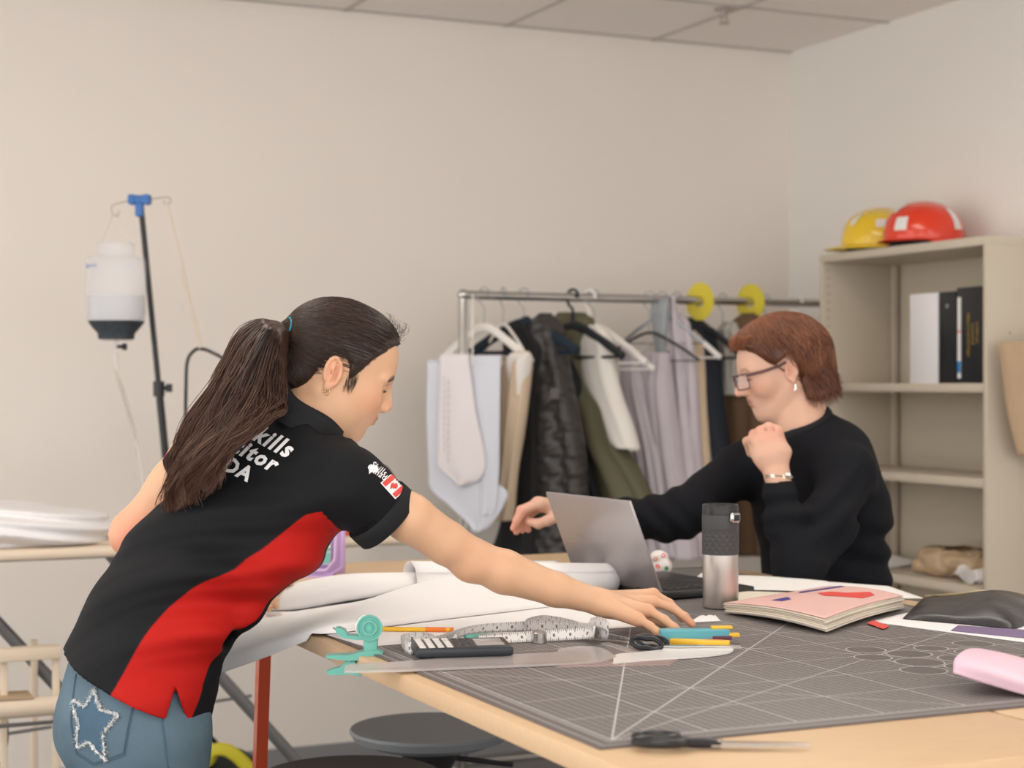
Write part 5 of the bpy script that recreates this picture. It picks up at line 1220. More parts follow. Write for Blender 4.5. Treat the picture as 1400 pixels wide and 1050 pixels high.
class Head:
    """head frame: x forward, y to the head's left, z up; origin between the ears"""
    def __init__(s, O, F, U, sc=1.0):
        s.O = np.asarray(O, float); F = nrm(F); U = nrm(U-np.dot(U, F)*F); L = np.cross(U, F); s.R = np.stack([F, L, U], 1); s.s = sc
    def w(s, p): return s.O+s.R@(np.asarray(p, float)*s.s)
    def wl(s, A): return s.O+(np.asarray(A, float)*s.s)@s.R.T
    def loc(s, V): return (np.asarray(V)-s.O)@s.R/s.s
def build_head(S, H, woman=False, neck=None, nose=1.0, lid=.0, ear=True):
    k = H.s
    def E(c, r, kk=.01, sub=False, rot=None):
        R = H.R if rot is None else H.R@np.array(rot)
        S.ell(H.w(c), np.array(r)*k, R, kk, sub)
    def C(a, b, r1, r2=None, kk=.01, sub=False): S.cap(H.w(a), H.w(b), r1*k, (r2 or r1)*k, kk, sub)
    E((-.012 if woman else -.007,0,.034), (.094 if woman else .087,.074,.080 if woman else .072), .02); E((.030,0,.030), (.062,.062,.066), .03)
    E((.030,0,-.012), (.060,.058,.062), .03)                                   # mid face
    C((.010,0,-.030), (.052,0,-.070), .050, .030, .025)                        # jaw mass
    for y in (-1, 1):
        C((-.004,.054*y,-.038), (.058,.016*y,-.088), .014, .014, .022)         # jaw line
        E((.058,.036*y,-.018), (.030,.024,.030), .02)                          # cheek
        E((.080,.030*y,.020), (.013,.024,.009), .012)                          # brow ridge
    E((.068,0,-.088), (.017,.019,.015), .014)                                  # chin
    E((.068,0,-.050), (.024,.030,.028), .02)                                   # muzzle
    C((.088,0,.010), (.104+.004*nose,0,-.018), .0075, .0095, .010)             # nose bridge to tip
    E((.104+.006*nose,0,-.024), (.011,.0105,.0095), .006)
    for y in (-1, 1): E((.098,.0115*y,-.028), (.0105,.0065,.0075), .005)       # wings
    for y in (-1, 1): E((.104,.006*y,-.0345), (.004,.0028,.003), .002, True)   # nostrils
    for y in (-1, 1): E((.0945,.031*y,.001), (.014,.017,.011), .010, True)     # sockets
    for y in (-1, 1): E((.0760,.031*y,.0005), (.0142,.0150,.0130), .004)       # lids over the eyeball
    for y in (-1, 1): E((.092,.031*y,-.0015-lid), (.0065,.0130,.0028+.0012*(lid == 0)), .002, True)  # lid opening
    wx = .0035 if woman else 0; lr = .0070 if woman else .0090
    E((.0905-wx,0,-.0470), (lr,.0200,.0046), .006); E((.0885-wx,0,-.0565), (lr,.0175,.0056), .006)   # lips
    E((.0995-wx,0,-.0518), (.006,.0190,.0009), .002, True)                        # mouth line
    E((.094,0,-.067), (.006,.016,.004), .008, True)                            # fold below the lip
    if ear:
        for y in (-1, 1):
            rot = np.array(Matrix.Rotation(math.radians(-14), 3, 'Y'))@np.array(Matrix.Rotation(math.radians(18)*-y, 3, 'Z'))
            E((-.004,.0725*y,-.004), (.0145,.0055,.0255), .004, rot=rot)
            E((.000,.078*y,-.006), (.0075,.0055,.0130), .003, True, rot=rot)
            pts = [H.w((-.004+.0128*math.cos(a)-.003*math.sin(a), (.0765)*y-.002*y*math.cos(a), -.003+.0232*math.sin(a))) for a in np.linspace(-1.0, 3.9, 16)]
            for i in range(15): S.cap(pts[i], pts[i+1], .0030*k, .0030*k, .002)
            E((-.002,.0750*y,-.027), (.0070,.0045,.0085), .004)                # lobe
            E((.008,.0745*y,-.007), (.004,.004,.007), .003)                    # tragus
            C((-.006,.0785*y,.010), (-.002,.0785*y,-.016), .0022, .0022, .002)
def head_attrs(V, H, brow_z=.021, brow_k=1.0):
    p = H.loc(V); x, y, z = p.T; ay = np.abs(y)
    lip = np.exp(-(((z+.047)/.0050)**2+(y/.021)**2)**2)+np.exp(-(((z+.0575)/.0060)**2+(y/.0185)**2)**2); lip = np.clip(lip, 0, 1)*(x > .080)
    bz = brow_z+.004*np.sin(np.clip((ay-.014)/.036, 0, 1)*PI)*1.2-.002*np.clip((ay-.04)/.015, 0, 1)
    brow = np.exp(-((z-bz)/(.0038))**4)*(ay > .013)*(ay < .052)*(x > .045)*.92*brow_k
    lash = np.zeros_like(z); inner = ((y*0+(ay-.031))/.0135)**2+((z+.0015)/.0042)**2; lash = np.clip(1-np.abs(inner-1.15)/.45, 0, 1)*(x > .078)*(z > -.0025)*.8
    nost_shade = np.exp(-(((x-.104)/.004)**2+((ay-.006)/.003)**2+((z+.035)/.003)**2))*.8  # shade painted into the nostril hollows
    mouth = np.exp(-((z+.0518)/.0011)**2)*(ay < .022)*(x > .084)*.5  # shade painted along the parting of the lips
    warm = .55*np.exp(-(((x-.07)/.03)**2+((ay-.045)/.025)**2+((z+.022)/.022)**2))+.5*np.exp(-(((x-.112)/.012)**2+(y/.014)**2+((z+.024)/.014)**2))+.45*np.exp(-((x+.004)/.016)**4-((z+.003)/.026)**4)*(ay > .0715)
    return np.clip(warm, 0, 1), lip, np.clip(brow+lash+nost_shade+mouth, 0, 1)
def eyes(H, parent, iris=(.05,.025,.012), look=(1,0,-.25)):
    for y in (-1, 1):
        MB().tube([H.w(q_) for q_ in spl([(.0795,.0455*y,-.0035),(.0868,.039*y,-.0005),(.0905,.031*y,.0004),(.0885,.020*y,-.0022)], 14)], [.0005]+[.0013]*12+[.0005], 6).build('eyelashes', M_blk, parent)
        c = H.w((.0755,.031*y,-.0005)); g = H.R@nrm(look)
        o = MB().sphere(c, .0125*H.s).build('eyeball', M_eyew, parent)
        f = nrm(g); a = nrm(np.cross(f, UP)); b_ = np.cross(a, f); R = np.stack([a, b_, f], 1)
        MB().lathe([(.0058,.0), (.0058,.0006)], c+f*.0110*H.s, R, 20).build('iris', M_iris if iris is None else mat('iris', iris, .1), o)
        MB().lathe([(.0026,.0), (.0026,.0012)], c+f*.0112*H.s, R, 16).build('pupil', M_blk, o)
M_eyew = mat('eye_white', (.72,.68,.66), .12)
def poly_sd(x, z, P_):
    """signed distance to a 2-D polygon (negative inside)"""
    P_ = np.asarray(P_, float); n = len(P_); d = np.full(np.broadcast(x, z).shape, 1e9); s = np.ones(d.shape)
    for i in range(n):
        a = P_[i]; b = P_[i-1]; e = b-a; wx = x-a[0]; wz = z-a[1]
        t = np.clip((wx*e[0]+wz*e[1])/(e@e), 0, 1); d = np.minimum(d, (wx-t*e[0])**2+(wz-t*e[1])**2)
        c1 = z >= a[1]; c2 = z < b[1]; c3 = e[0]*wz > e[1]*wx
        s = np.where((c1 & c2 & c3) | (~c1 & ~c2 & ~c3), -s, s)
    return s*np.sqrt(d)
def cut_local(S, H, poly, ymax=.2, k=.006):
    """carve a region given by a profile polygon (head x,z)"""
    X, Y, Z = S.ax[0][:,None,None]-H.O[0], S.ax[1][None,:,None]-H.O[1], S.ax[2][None,None,:]-H.O[2]
    R = H.R/H.s; lx = X*R[0,0]+Y*R[1,0]+Z*R[2,0]; lz = X*R[0,2]+Y*R[1,2]+Z*R[2,2]
    d = -poly_sd(lx, lz, poly)*H.s; h = np.maximum(k-np.abs(S.g-d), 0)/k; S.g = (np.maximum(S.g, d)+h*h*k*.25).astype(np.float32)
def box_of(pts, m): pts = np.array(pts); return pts.min(0)-m, pts.max(0)+m
def finger(S, pts, r, k=.003):
    """pts: knuckle, joints, tip; a little swollen at the joints"""
    n = len(pts); rs = np.linspace(r, r*.78, n)
    for i in range(n-1):
        S.cap(pts[i], pts[i+1], rs[i], rs[i+1], k)
    for i in range(1, n-1): S.ell(pts[i], (rs[i]*1.06,)*3, k=k)
def nail(name, tip, back, up, m, parent, r=.005, l=.008):
    d = nrm(np.asarray(tip)-np.asarray(back)); up = nrm(up-np.dot(up, d)*d); s_ = np.cross(d, up); V = []
    n1, n2 = 7, 7
    for i in range(n1):
        for j in range(n2):
            a = (j/(n2-1)-.5)*1.9; q = i/(n1-1); w = r*(1-.25*q**4); V.append(np.asarray(tip)-d*l*.75+d*l*q+s_*w*math.sin(a)+up*(w*math.cos(a)+.0004-.0008*q))
    mk(name, np.array(V), grid_faces(n1, n2), m, parent)
def frayed(path, amp, n, m, name, parent):
    pass
# ======================= the bending person ==============================
M_skinA = skin_mat('skin_light_tan', (.70,.42,.262), (.78,.32,.20), (.50,.16,.13), (.035,.022,.018))
GH = Head(P(457, 504, 2.83), D(.90,.15,-.40), D(.40,0.0,.915), 1.0)
girl = thing('person', 'person with long dark ponytail, black and red polo shirt and jeans, reaching across the table', 'person', (P(185,960,2.76)*np.array([1,1,0])))
gp = lambda u, v, d: P(u, v, d)
parts = []
# head and neck
lo, hi = box_of([GH.w((-.11,-.09,-.12)), GH.w((.125,.09,.125)), GH.w((-.11,.09,.125)), GH.w((.125,-.09,-.12)), gp(400,620,2.80)], .03)
S = Sdf(lo, hi, .0022)
S.chain([gp(410,602,2.82), gp(424,578,2.81), gp(438,550,2.82), GH.w((-.020,0,-.02))], [.050,.050,.050,.050], .02)
S.cap(gp(442,578,2.785), gp(443,535,2.780), .009, .009, .02)
[S.ell(GH.w((.040,.030*y_,-.050)), (.040,.030,.034), GH.R, .03) for y_ in (-1, 1)]
build_head(S, GH, nose=-.45, lid=.0005)
V, F = S.mesh(2); headV, headF = V, F; wA, lA, bA = head_attrs(V, GH); parts.append((V, F, wA, lA, bA)); ghead_bvh = bvh_of(V, F)
# right arm and hand
sh, el, wr = gp(486,664,2.70), gp(649,766,2.76), gp(822,824,2.795)
K = {'i': gp(893,812,2.865), 'm': gp(893,822,2.83), 'r': gp(886,834,2.79), 'p': gp(873,846,2.755)}
fing = {'p': [K['p'], gp(889,856,2.742), gp(899,864,2.735), gp(909,871,2.732)],
        'r': [K['r'], gp(908,847,2.775), gp(922,858,2.765), gp(932,867,2.762)],
        'm': [K['m'], gp(919,831,2.825), gp(936,843,2.815), gp(946,853,2.812)],
        'i': [K['i'], gp(915,825,2.86), gp(926,836,2.855), gp(932,846,2.85)]}
thumb = [gp(842,832,2.845), gp(866,838,2.87), gp(889,845,2.875), gp(908,852,2.87)]
allp = [sh, el, wr]+[q for f in fing.values() for q in f]+thumb
lo, hi = box_of(allp, .06); S = Sdf(lo, hi, .0022)
up1 = gp(500,664,2.685)
S.chain([sh, gp(560,708,2.715), gp(610,742,2.74), el], [.036,.0385,.0345,.0325], .008)
S.ell(gp(640,777,2.752), (.020,.020,.018), k=.02)
for a_, b_, r1, r2 in ((el, gp(690,782,2.772), .0325, .0345), (gp(690,782,2.772), gp(760,806,2.785), .0345, .027), (gp(760,806,2.785), wr, .027, .0200)):
    S.cap(a_, b_, r1, r2, .01)
S.ell(gp(812,812,2.79), (.011,.010,.008), k=.01)
# palm as flattened links towards each knuckle
w0 = gp(828,826,2.775); w1 = gp(828,824,2.815)
for kx, base in (('i', gp(832,821,2.825)), ('m', gp(832,823,2.81)), ('r', gp(832,826,2.795)), ('p', gp(834,830,2.78))):
    S.cap(base, K[kx]-UP*.002, .0165, .0115, .012)
S.cap(wr, gp(846,831,2.80), .0205, .018, .012); S.ell(gp(858,834,2.80), (.026,.026,.014), k=.012)
for kx in K: S.ell(K[kx]+UP*.001, (.0098,.0098,.0090), k=.004)
for kx, r in (('p',.0072),('r',.0080),('m',.0083),('i',.0082)): finger(S, fing[kx], r, .0025)
S.cap(gp(838,830,2.82), thumb[1], .013, .0105, .008); finger(S, thumb[1:], .0100, .004)
V, F = S.mesh(2); wA = np.zeros(len(V))
for q, r, a_ in [(el,.05,.15),(gp(640,780,2.75),.03,.25)]+[(f[-1],.016,.6) for f in fing.values()]+[(K[k_],.015,.35) for k_ in K]: wA = np.maximum(wA, a_*np.exp(-((np.linalg.norm(V-q, axis=1)/r)**2)))
parts.append((V, F, wA, wA*0, wA*0))
# left arm and hand
shL, elL, wrL = gp(292,598,2.88), gp(185,728,2.93), gp(352,806,3.06)
lo, hi = box_of([shL, elL, wrL, gp(405,792,3.12)], .08); S = Sdf(lo, hi, .003)
S.chain([shL, gp(240,670,2.90), elL], [.052,.046,.038], .02); S.ell(gp(176,736,2.93), (.024,.024,.024), k=.025)
S.chain([elL, gp(245,760,2.98), wrL], [.037,.036,.023], .02)
S.ell(gp(366,806,3.08), (.034,.030,.016), k=.02)
for q in ([gp(378,797,3.09), gp(390,790,3.10), gp(406,790,3.105)], [gp(376,802,3.07), gp(388,797,3.08), gp(398,797,3.085)], [gp(370,812,3.05), gp(376,822,3.02), gp(378,830,2.995)], [gp(360,815,3.04), gp(366,826,3.01), gp(367,833,2.99)]): finger(S, q, .0078, .003)
V, F = S.mesh(2); wA = .75*np.exp(-((np.linalg.norm(V-gp(185,740,2.90), axis=1)/.07)**2)); parts.append((V, F, wA, wA*0, wA*0))
# torso, shoulders and legs under the clothes (one coarser shell running into neck and arms)
CT = [gp(182,945,2.76), gp(219,847,2.765), gp(253,797,2.765), gp(293,753,2.77), gp(345,705,2.775), gp(385,650,2.79)]
SD = [D(.45,-.89,0), D(.52,-.84,-.12), D(.58,-.79,-.16), D(.64,-.71,-.22), D(.68,-.66,-.26), D(.70,-.64,-.26)]
WT = [(.173,.121),(.146,.106),(.136,.097),(.136,.094),(.146,.096),(.150,.086)]
def torso(S, g, n=6, k=.03):
    for i in range(n-1): S.ecap(CT[i], CT[i+1], SD[i], WT[i][0]+g, WT[i][1]+g, WT[i+1][0]+g, WT[i+1][1]+g, k, side2=SD[i+1])
hipR, hipL = gp(205,985,2.69), gp(160,985,2.84)
kneR, kneL = np.array([*gp(212,1000,2.74)[:2], .47]), np.array([*gp(168,1000,2.88)[:2], .47])
ankR, ankL = kneR*[1,1,0]+D(-.03,.02,.09)*1.0, kneL*[1,1,0]+D(-.03,.02,.09)
lo, hi = box_of(CT+[ankR, ankL, sh, shL, gp(425,580,2.8)], .2); lo[2] = .03; S = Sdf(lo, hi, .008)
torso(S, -.028); S.chain([shL, gp(370,622,2.86), gp(430,625,2.80), sh], [.035,.035,.035,.030], .03); S.cap(gp(400,625,2.82), gp(424,582,2.81), .045, .045, .02)
for h_, k_, a_ in ((hipR, kneR, ankR), (hipL, kneL, ankL)): S.chain([h_, k_, a_], [.085,.052,.036], .03)
V, F = S.mesh(1); parts.append((V, F, *[np.zeros(len(V))]*3))
V, F = join([(p[0], p[1]) for p in parts]); at = {n_: np.concatenate([p[i] for p in parts]) for n_, i in (('warm',2),('lip',3),('brow',4))}
gbody = mk('body', V, F, M_skinA, girl, attrs=at); eyes(GH, girl, (.02,.010,.006), look=(1,0,-.30))
for f, r in ((fing['r'],.0050),(fing['m'],.0052),(fing['p'],.0045)): nail('fingernail', f[-1], f[-2], UP*.9-FW*.25, mat('nail', (.72,.44,.36), .25), girl, r, .009)
# --- polo shirt ---
M_polo = mat('polo_pique', (.0060,.0065,.0085), .75, spec=.25, bump=.25, bscale=900)
attr_mix(M_polo, 'red', (.44,.009,.006), 0.0, .012)
lo, hi = box_of(CT+[sh, shL, gp(560,700,2.7), gp(84,900,2.76), gp(285,980,2.7)], .14); S = Sdf(lo, hi, .004)
torso(S, .0, 6, .03)
S.ecap(gp(182,945,2.76), gp(174,995,2.76), SD[0], .171, .120, .173, .123, .02)
S.chain([gp(300,606,2.87), gp(345,610,2.84), gp(392,602,2.83), gp(426,614,2.78), gp(468,654,2.71)], [.056,.062,.056,.050,.050], .03)     # shoulder yoke
S.ell(gp(345,650,2.80), (.10,.075,.085), k=.05); S.ell(gp(420,660,2.76), (.085,.085,.075), k=.05)
S.cap(gp(390,612,2.81), gp(418,582,2.805), .062, .058, .02)
# armhole to cuff
c0, c1 = gp(478,662,2.69), gp(527,708,2.715)
S.ecap(c0, c1, D(.62,0,-.78)*0+D(.65,.1,.75), .054, .054, .054, .052, .02)
S.cap(gp(445,668,2.72), gp(478,668,2.695), .062, .052, .03)
cl0, cl1 = gp(300,606,2.87), gp(262,650,2.89); S.cap(cl0, cl1, .060, .056, .03)
# cloth folds: sweeping from the armpit towards the back and hip
fd1 = nrm(D(.50,0,.40)); ctr = gp(300,760,2.7)
def folds(x, y, z):
    p = np.stack([x, y, z], -1)-ctr; a = p@RT; c = p@UP; b_ = p@FW
    q = c*.84-a*.30+.35*a*a                   # lines rising to the right
    w = np.exp(-((a+.02)/.20)**2)*np.exp(-((c+.02)/.16)**2)
    sn = np.sin(q*78+2.2*np.sin(a*9)+b_*6); f = .011*np.sign(sn)*np.abs(sn)**1.6*w
    f += .0085*np.sin((a*.55+c*.83)*60+1.2*np.sin(c*20)+b_*10)*np.exp(-((a-.06)/.07)**2)*np.exp(-((c+.10)/.08)**2)
    f += .0022*vnoise(x*28, y*28, z*28, 21)
    return f
S.disp(folds)
# pinch at the waist in front
S.ell(gp(318,874,2.70), (.020,.06,.018), k=.02, sub=True)
S.ell(gp(333,838,2.73), (.022,.05,.016), k=.03)
# openings
hn_ = nrm(D(.40,.03,.915)); hem_p = gp(180,931,2.76)
X, Y, Z = S.ax[0][:,None,None], S.ax[1][None,:,None], S.ax[2][None,None,:]
dh = (X-hem_p[0])*hn_[0]+(Y-hem_p[1])*hn_[1]+(Z-hem_p[2])*hn_[2]
S.g = np.where(dh < .055, np.maximum(S.g, -(S.g+.008+np.maximum(0, dh-.03)*2)), S.g).astype(np.float32)
S.g = np.maximum(S.g, -dh).astype(np.float32)
def prism_sub(px, d0, d1, k=0):
    pa = (X-CAM[0])*FW[0]+(Y-CAM[1])*FW[1]; la = (X-CAM[0])*RT[0]+(Y-CAM[1])*RT[1]
    uu = 700+FOC*la/pa; vv = 525-FOC*(Z-CH)/pa
    sd = poly_sd(uu+0*vv, vv+0*uu, px)*2.7/FOC; inside = np.maximum(sd, np.maximum(d0-pa, pa-d1)); S.g = np.maximum(S.g, -inside).astype(np.float32)
prism_sub([(240,938),(222,1000),(262,1000),(249,968)], 2.50, 2.70)
dn = nrm(c1-c0); S.g = np.maximum(S.g, np.where(((X-c1[0])**2+(Y-c1[1])**2+(Z-c1[2])**2) < .10**2, (X-c1[0])*dn[0]+(Y-c1[1])*dn[1]+(Z-c1[2])*dn[2]-.006, -1)).astype(np.float32)
dl = nrm(cl1-cl0); S.g = np.maximum(S.g, np.where(((X-cl1[0])**2+(Y-cl1[1])**2+(Z-cl1[2])**2) < .10**2, (X-cl1[0])*dl[0]+(Y-cl1[1])*dl[1]+(Z-cl1[2])*dl[2]-.005, -1)).astype(np.float32)
nax = nrm(D(.62,-.02,.78)); nc = gp(422,572,2.80)
S.g = np.maximum(S.g, np.where(((X-nc[0])**2+(Y-nc[1])**2+(Z-nc[2])**2) < .10**2, (X-nc[0])*nax[0]+(Y-nc[1])*nax[1]+(Z-nc[2])*nax[2]-.0, -1)).astype(np.float32)
S.cap(c1-dn*.022, c1+dn*.03, .0475, .0475, .0, sub=True)
V, F = S.mesh(1)
# side panels, as a signed angle about the torso's axis
cp_ = spl(CT, 120); sp_ = spl(SD, 120); ww = spl(WT, 120); red = np.full(len(V), -1.0)
di = np.empty(len(V), int)
for i0 in range(0, len(V), 4000): di[i0:i0+4000] = ((V[i0:i0+4000,None]-cp_[None])**2).sum(2).argmin(1)
axd = np.gradient(cp_, axis=0); axd /= np.linalg.norm(axd, axis=1)[:,None]
sv = sp_-axd*(sp_*axd).sum(1)[:,None]; sv /= np.linalg.norm(sv, axis=1)[:,None]; nv = np.cross(sv, axd)
nv *= np.sign((nv*(-FW)).sum(1))[:,None]
pv = V-cp_[di]; ps = (pv*sv[di]).sum(1)/ww[di,0]; pn = (pv*nv[di]).sum(1)/ww[di,1]; tq = di/119.0
for sg in (1, -1):
    ph = np.arctan2(pn, ps*sg); fb = np.interp(tq, [0,.35,.62,.80,.90,1], [.66,.62,.56,.50,.45,.2]); ff_ = np.interp(tq, [0,.2,.5,.85,1], [-.42,-.44,-.46,-.46,-.46])
    if sg < 0: fb = fb*.9
    if sg < 0: fb = np.where(tq > .72, -2, fb)
    red = np.maximum(red, np.minimum(fb-ph, ph-ff_))
upv = ((V-gp(438,697,2.64))@nrm(D(.815,0,.58)) > 0); red[upv] = -1
shirt = mk('polo_shirt', V, F, M_polo, girl, attrs={'red': red}); sbvh = bvh_of(V, F)
# cuff seam, collar, hem stitch
def ring_on(c, ax, r, n=60, tw=None, e=1.0, side=None):
    ax = nrm(ax); a = nrm(np.cross(ax, UP) if side is None else side-np.dot(side, ax)*ax); b_ = np.cross(ax, a); return [np.asarray(c)+r*(math.cos(t)*a*e+math.sin(t)*b_) for t in np.linspace(0, 2*PI, n, endpoint=False)]
V2 = []; n_ = 64
fr_s = nrm(np.cross(nax, UP)); fr_b = np.cross(nax, fr_s)
prof = [(.0570,-.020),(.0560,.012),(.0575,.022),(.0600,.024),(.0640,.010),(.0690,-.008),(.0730,-.020),(.0715,-.023),(.0670,-.012),(.0630,-.014)]
for r, h in prof:
    for j in range(n_):
        t_ = 2*PI*j/n_; fwd = max(0, -math.cos(t_-0.0)); V2.append(nc+nax*(h+.004*math.sin(3*t_))+r*(math.cos(t_)*fr_s+math.sin(t_)*fr_b))
mk('collar', np.array(V2), grid_faces(len(prof), n_, True), mat('collar_rib', (.009,.0095,.012), .85, bump=.2, bscale=500), girl)
V2 = []
sA = nrm(D(.65,.1,.75)-np.dot(D(.65,.1,.75), dn)*dn); sB = np.cross(dn, sA)
for r, h in [(.0500,-.020),(.0560,-.021),(.0565,-.010),(.0560,.007),(.0545,.0085),(.0500,.007),(.0490,-.01)]:
    for j in range(n_):
        t_ = 2*PI*j/n_; V2.append(c1+dn*h+(r+.0022+.0015*math.sin(2*t_+1))*(math.cos(t_)*sA*1.0+math.sin(t_)*sB*.965))
mk('sleeve_cuff', np.array(V2), grid_faces(7, n_, True), mat('cuff_rib', (.0075,.008,.010), .85), girl)
# lettering on the back
M_print = mat('white_print', (.93,.92,.93), .6)
def lay_text(s, right_px, size, name='back_print', ang=24.0, shear=.35, d=2.66, bold=.0, sp=1.0, m=None, parent=None, bv=None, off=.0012):
    Vt, Ft = text_mesh(s, size, bold=bold, shear=shear, align='RIGHT', spacing=sp, res=2); ar = math.radians(ang)
    ax = RT*math.cos(ar)-UP*math.sin(ar); ay = RT*math.sin(ar)+UP*math.cos(ar)
    return decal(name, Vt, Ft, P(*right_px, d), ax, ay, bv or sbvh, m or M_print, parent or shirt, off, .006)
lay_text('Skills', (394,618), .035, bold=.0013, sp=1.2); lay_text('Competitor', (373,637), .034, bold=.0013, sp=1.2); lay_text('CANADA', (338,652), .032, bold=.0013, sp=1.12, shear=.15)
# sleeve badge: leaf mark, two words, flag
lay_text('Skills', (524,651), .0120, 'sleeve_print', 38, 0, 2.62, .0001, 1.1); lay_text('Canada', (528,660), .0120, 'sleeve_print', 38, 0, 2.62, .0001, 1.1)
ar = math.radians(38); ax = RT*math.cos(ar)-UP*math.sin(ar); ay = RT*math.sin(ar)+UP*math.cos(ar)
leaf = [(0,-1),(.08,-.35),(.55,-.45),(.42,-.25),(.95,.1),(.78,.2),(.85,.5),(.5,.42),(.45,.58),(.22,.35),(.3,.85),(.15,.78),(0,1.05),(-.15,.78),(-.3,.85),(-.22,.35),(-.45,.58),(-.5,.42),(-.85,.5),(-.78,.2),(-.95,.1),(-.42,-.25),(-.55,-.45),(-.08,-.35)]
decal('sleeve_emblem', np.array(leaf)*.0085, [tuple(range(len(leaf)))], P(507,644,2.62), ax, ay, sbvh, M_print, shirt, .001, .004)
ar = math.radians(50); ax = RT*math.cos(ar)-UP*math.sin(ar); ay = RT*math.sin(ar)+UP*math.cos(ar)
fc = P(534,668,2.62); rc = lambda a, b, c, d: (np.array([(a,b),(c,b),(c,d),(a,d)]), [(0,1,2,3)])
decal('flag_patch', *rc(-.017,-.010,.017,.010), fc, ax, ay, sbvh, M_print, shirt, .0010, .004)
for a, c in ((-.0155,-.0075),(.0075,.0155)): decal('flag_bar', *rc(a,-.0085,c,.0085), fc, ax, ay, sbvh, M_red, shirt, .0016, .004)
decal('flag_leaf', np.array(leaf)*.0062, [tuple(range(len(leaf)))], fc, ax, ay, sbvh, M_red, shirt, .0016, .003)
# --- jeans ---
M_denim = mat('denim', (.105,.160,.205), .8, noise=.25, nscale=14, bump=.35, bscale=900, stretch=(1,1,1), spec=.2)
lo, hi = box_of([gp(182,925,2.76), ankR, ankL], .22); lo[2] = .05; hi[2] = gp(182,915,2.76)[2]+.02; S = Sdf(lo, hi, .005)
S.ecap(gp(186,900,2.76), gp(184,965,2.76), SD[0], .145, .098, .155, .108, .02); S.ecap(gp(184,965,2.76), gp(188,1015,2.765), SD[0], .155, .108, .155, .100, .03)
for c_ in (gp(152,1000,2.71), gp(136,1000,2.82)): S.ell(c_, (.072,.072,.075), k=.04)
for h_, k_, a_ in ((gp(205,1010,2.69), kneR, ankR), (gp(172,1010,2.85), kneL, ankL)):
    S.chain([h_, k_, a_], [.093,.062,.052], .025)
S.disp(lambda x, y, z: .003*vnoise(x*22, y*22, z*34, 31)+.0025*np.sin(z*95+4*np.sin(x*18+y*11))*np.exp(-((z-.45)/.2)**2))
V, F = S.mesh(1); jeans = mk('jeans', V, F, M_denim, girl); jb = bvh_of(V, F)
M_stitch = mat('denim_seam', (.07,.12,.17), .8); M_patch = mat('dark_denim_patch', (.060,.115,.175), .85, noise=.2, nscale=30); M_fray = mat('frayed_thread', (.62,.64,.64), .9)
def pxpoly(pts, c): u0, v0, d0 = c; return np.array([((u-u0)*d0/FOC, (v0-v)*d0/FOC) for u, v in pts])
def path_on(pts, c, closed=False, n=120, off=.001, bv=None):
    q = pxpoly(pts+([pts[0]] if closed else []), c); s_ = np.linspace(0, len(q)-1, n); W = np.stack([np.interp(s_, range(len(q)), q[:,i]) for i in (0, 1)], 1); o = []
    for x, y in W:
        p = P(*c)+x*RT+y*UP; h = (bv or jb).ray_cast(Vector(p-FW*.2), Vector(FW), .5)
        if h[0] is not None: o.append(np.array(h[0])-FW*off)
    return o
cj = (140, 985, 2.66)
pocket = [(98,925),(100,985),(108,1028),(135,1040),(183,1020),(193,958)]
for o_ in (0, 4):
    pk_ = [(u+(145-u)*.012*o_*.7, v-(.8*o_ if v > 1000 else 0)) for u, v in pocket]; pth = path_on(pk_, cj, n=140, off=.0012); MB().tube(pth, .0008, 5).build('pocket_seam', M_stitch, jeans)
pth = path_on([(226,950),(235,1000),(240,1060)], cj, n=60, off=.0006); MB().tube(pth, .0016, 6).build('side_seam', M_stitch, jeans)
star = [(135,938),(147,962),(174,968),(152,992),(156,1029),(130,1007),(110,1018),(114,982),(100,958),(124,960)]
decal('star_patch', pxpoly(star, cj), [tuple(range(10))], P(*cj), RT, UP, jb, M_patch, jeans, .0022, .006)
pth = np.array(path_on(star, cj, True, 260, .0030)); rj = np.random.default_rng(5)
pj = pth+rj.normal(size=pth.shape)*.0012
MB().tube(pj, np.abs(.0016+.0010*rj.normal(size=len(pj))), 5, closed=True).build('frayed_edge', M_fray, jeans)
st = []
for i in range(700):
    b0 = pth[rj.integers(len(pth))]+rj.normal(size=3)*.0012; d_ = nrm(rj.normal(size=3)*[1,1,1]+UP*.1); st.append([b0, b0+d_*.003, b0+d_*.006+rj.normal(size=3)*.001])
Vs, Fs, r_, t_ = strands(np.array(st), .00030); mk('frayed_threads', Vs, Fs, M_fray, jeans)
# shoes
M_shoe = mat('white_trainer', (.6,.6,.6), .6)
for a_ in (ankR, ankL):
    lo, hi = box_of([a_, a_+D(.2,0,0)], .12); lo[2] = -.01; S = Sdf(lo, hi, .006); g0 = a_*[1,1,0]
    S.cap(g0+D(-.03,0,.05), g0+D(.13,0,.035), .045, .038, .03); S.cap(g0+D(-.02,0,.05), a_+UP*.02, .045, .045, .03); S.plane(g0+UP*.002, (0,0,-1)); V, F = S.mesh(1); mk('shoe', V, F, M_shoe, girl)
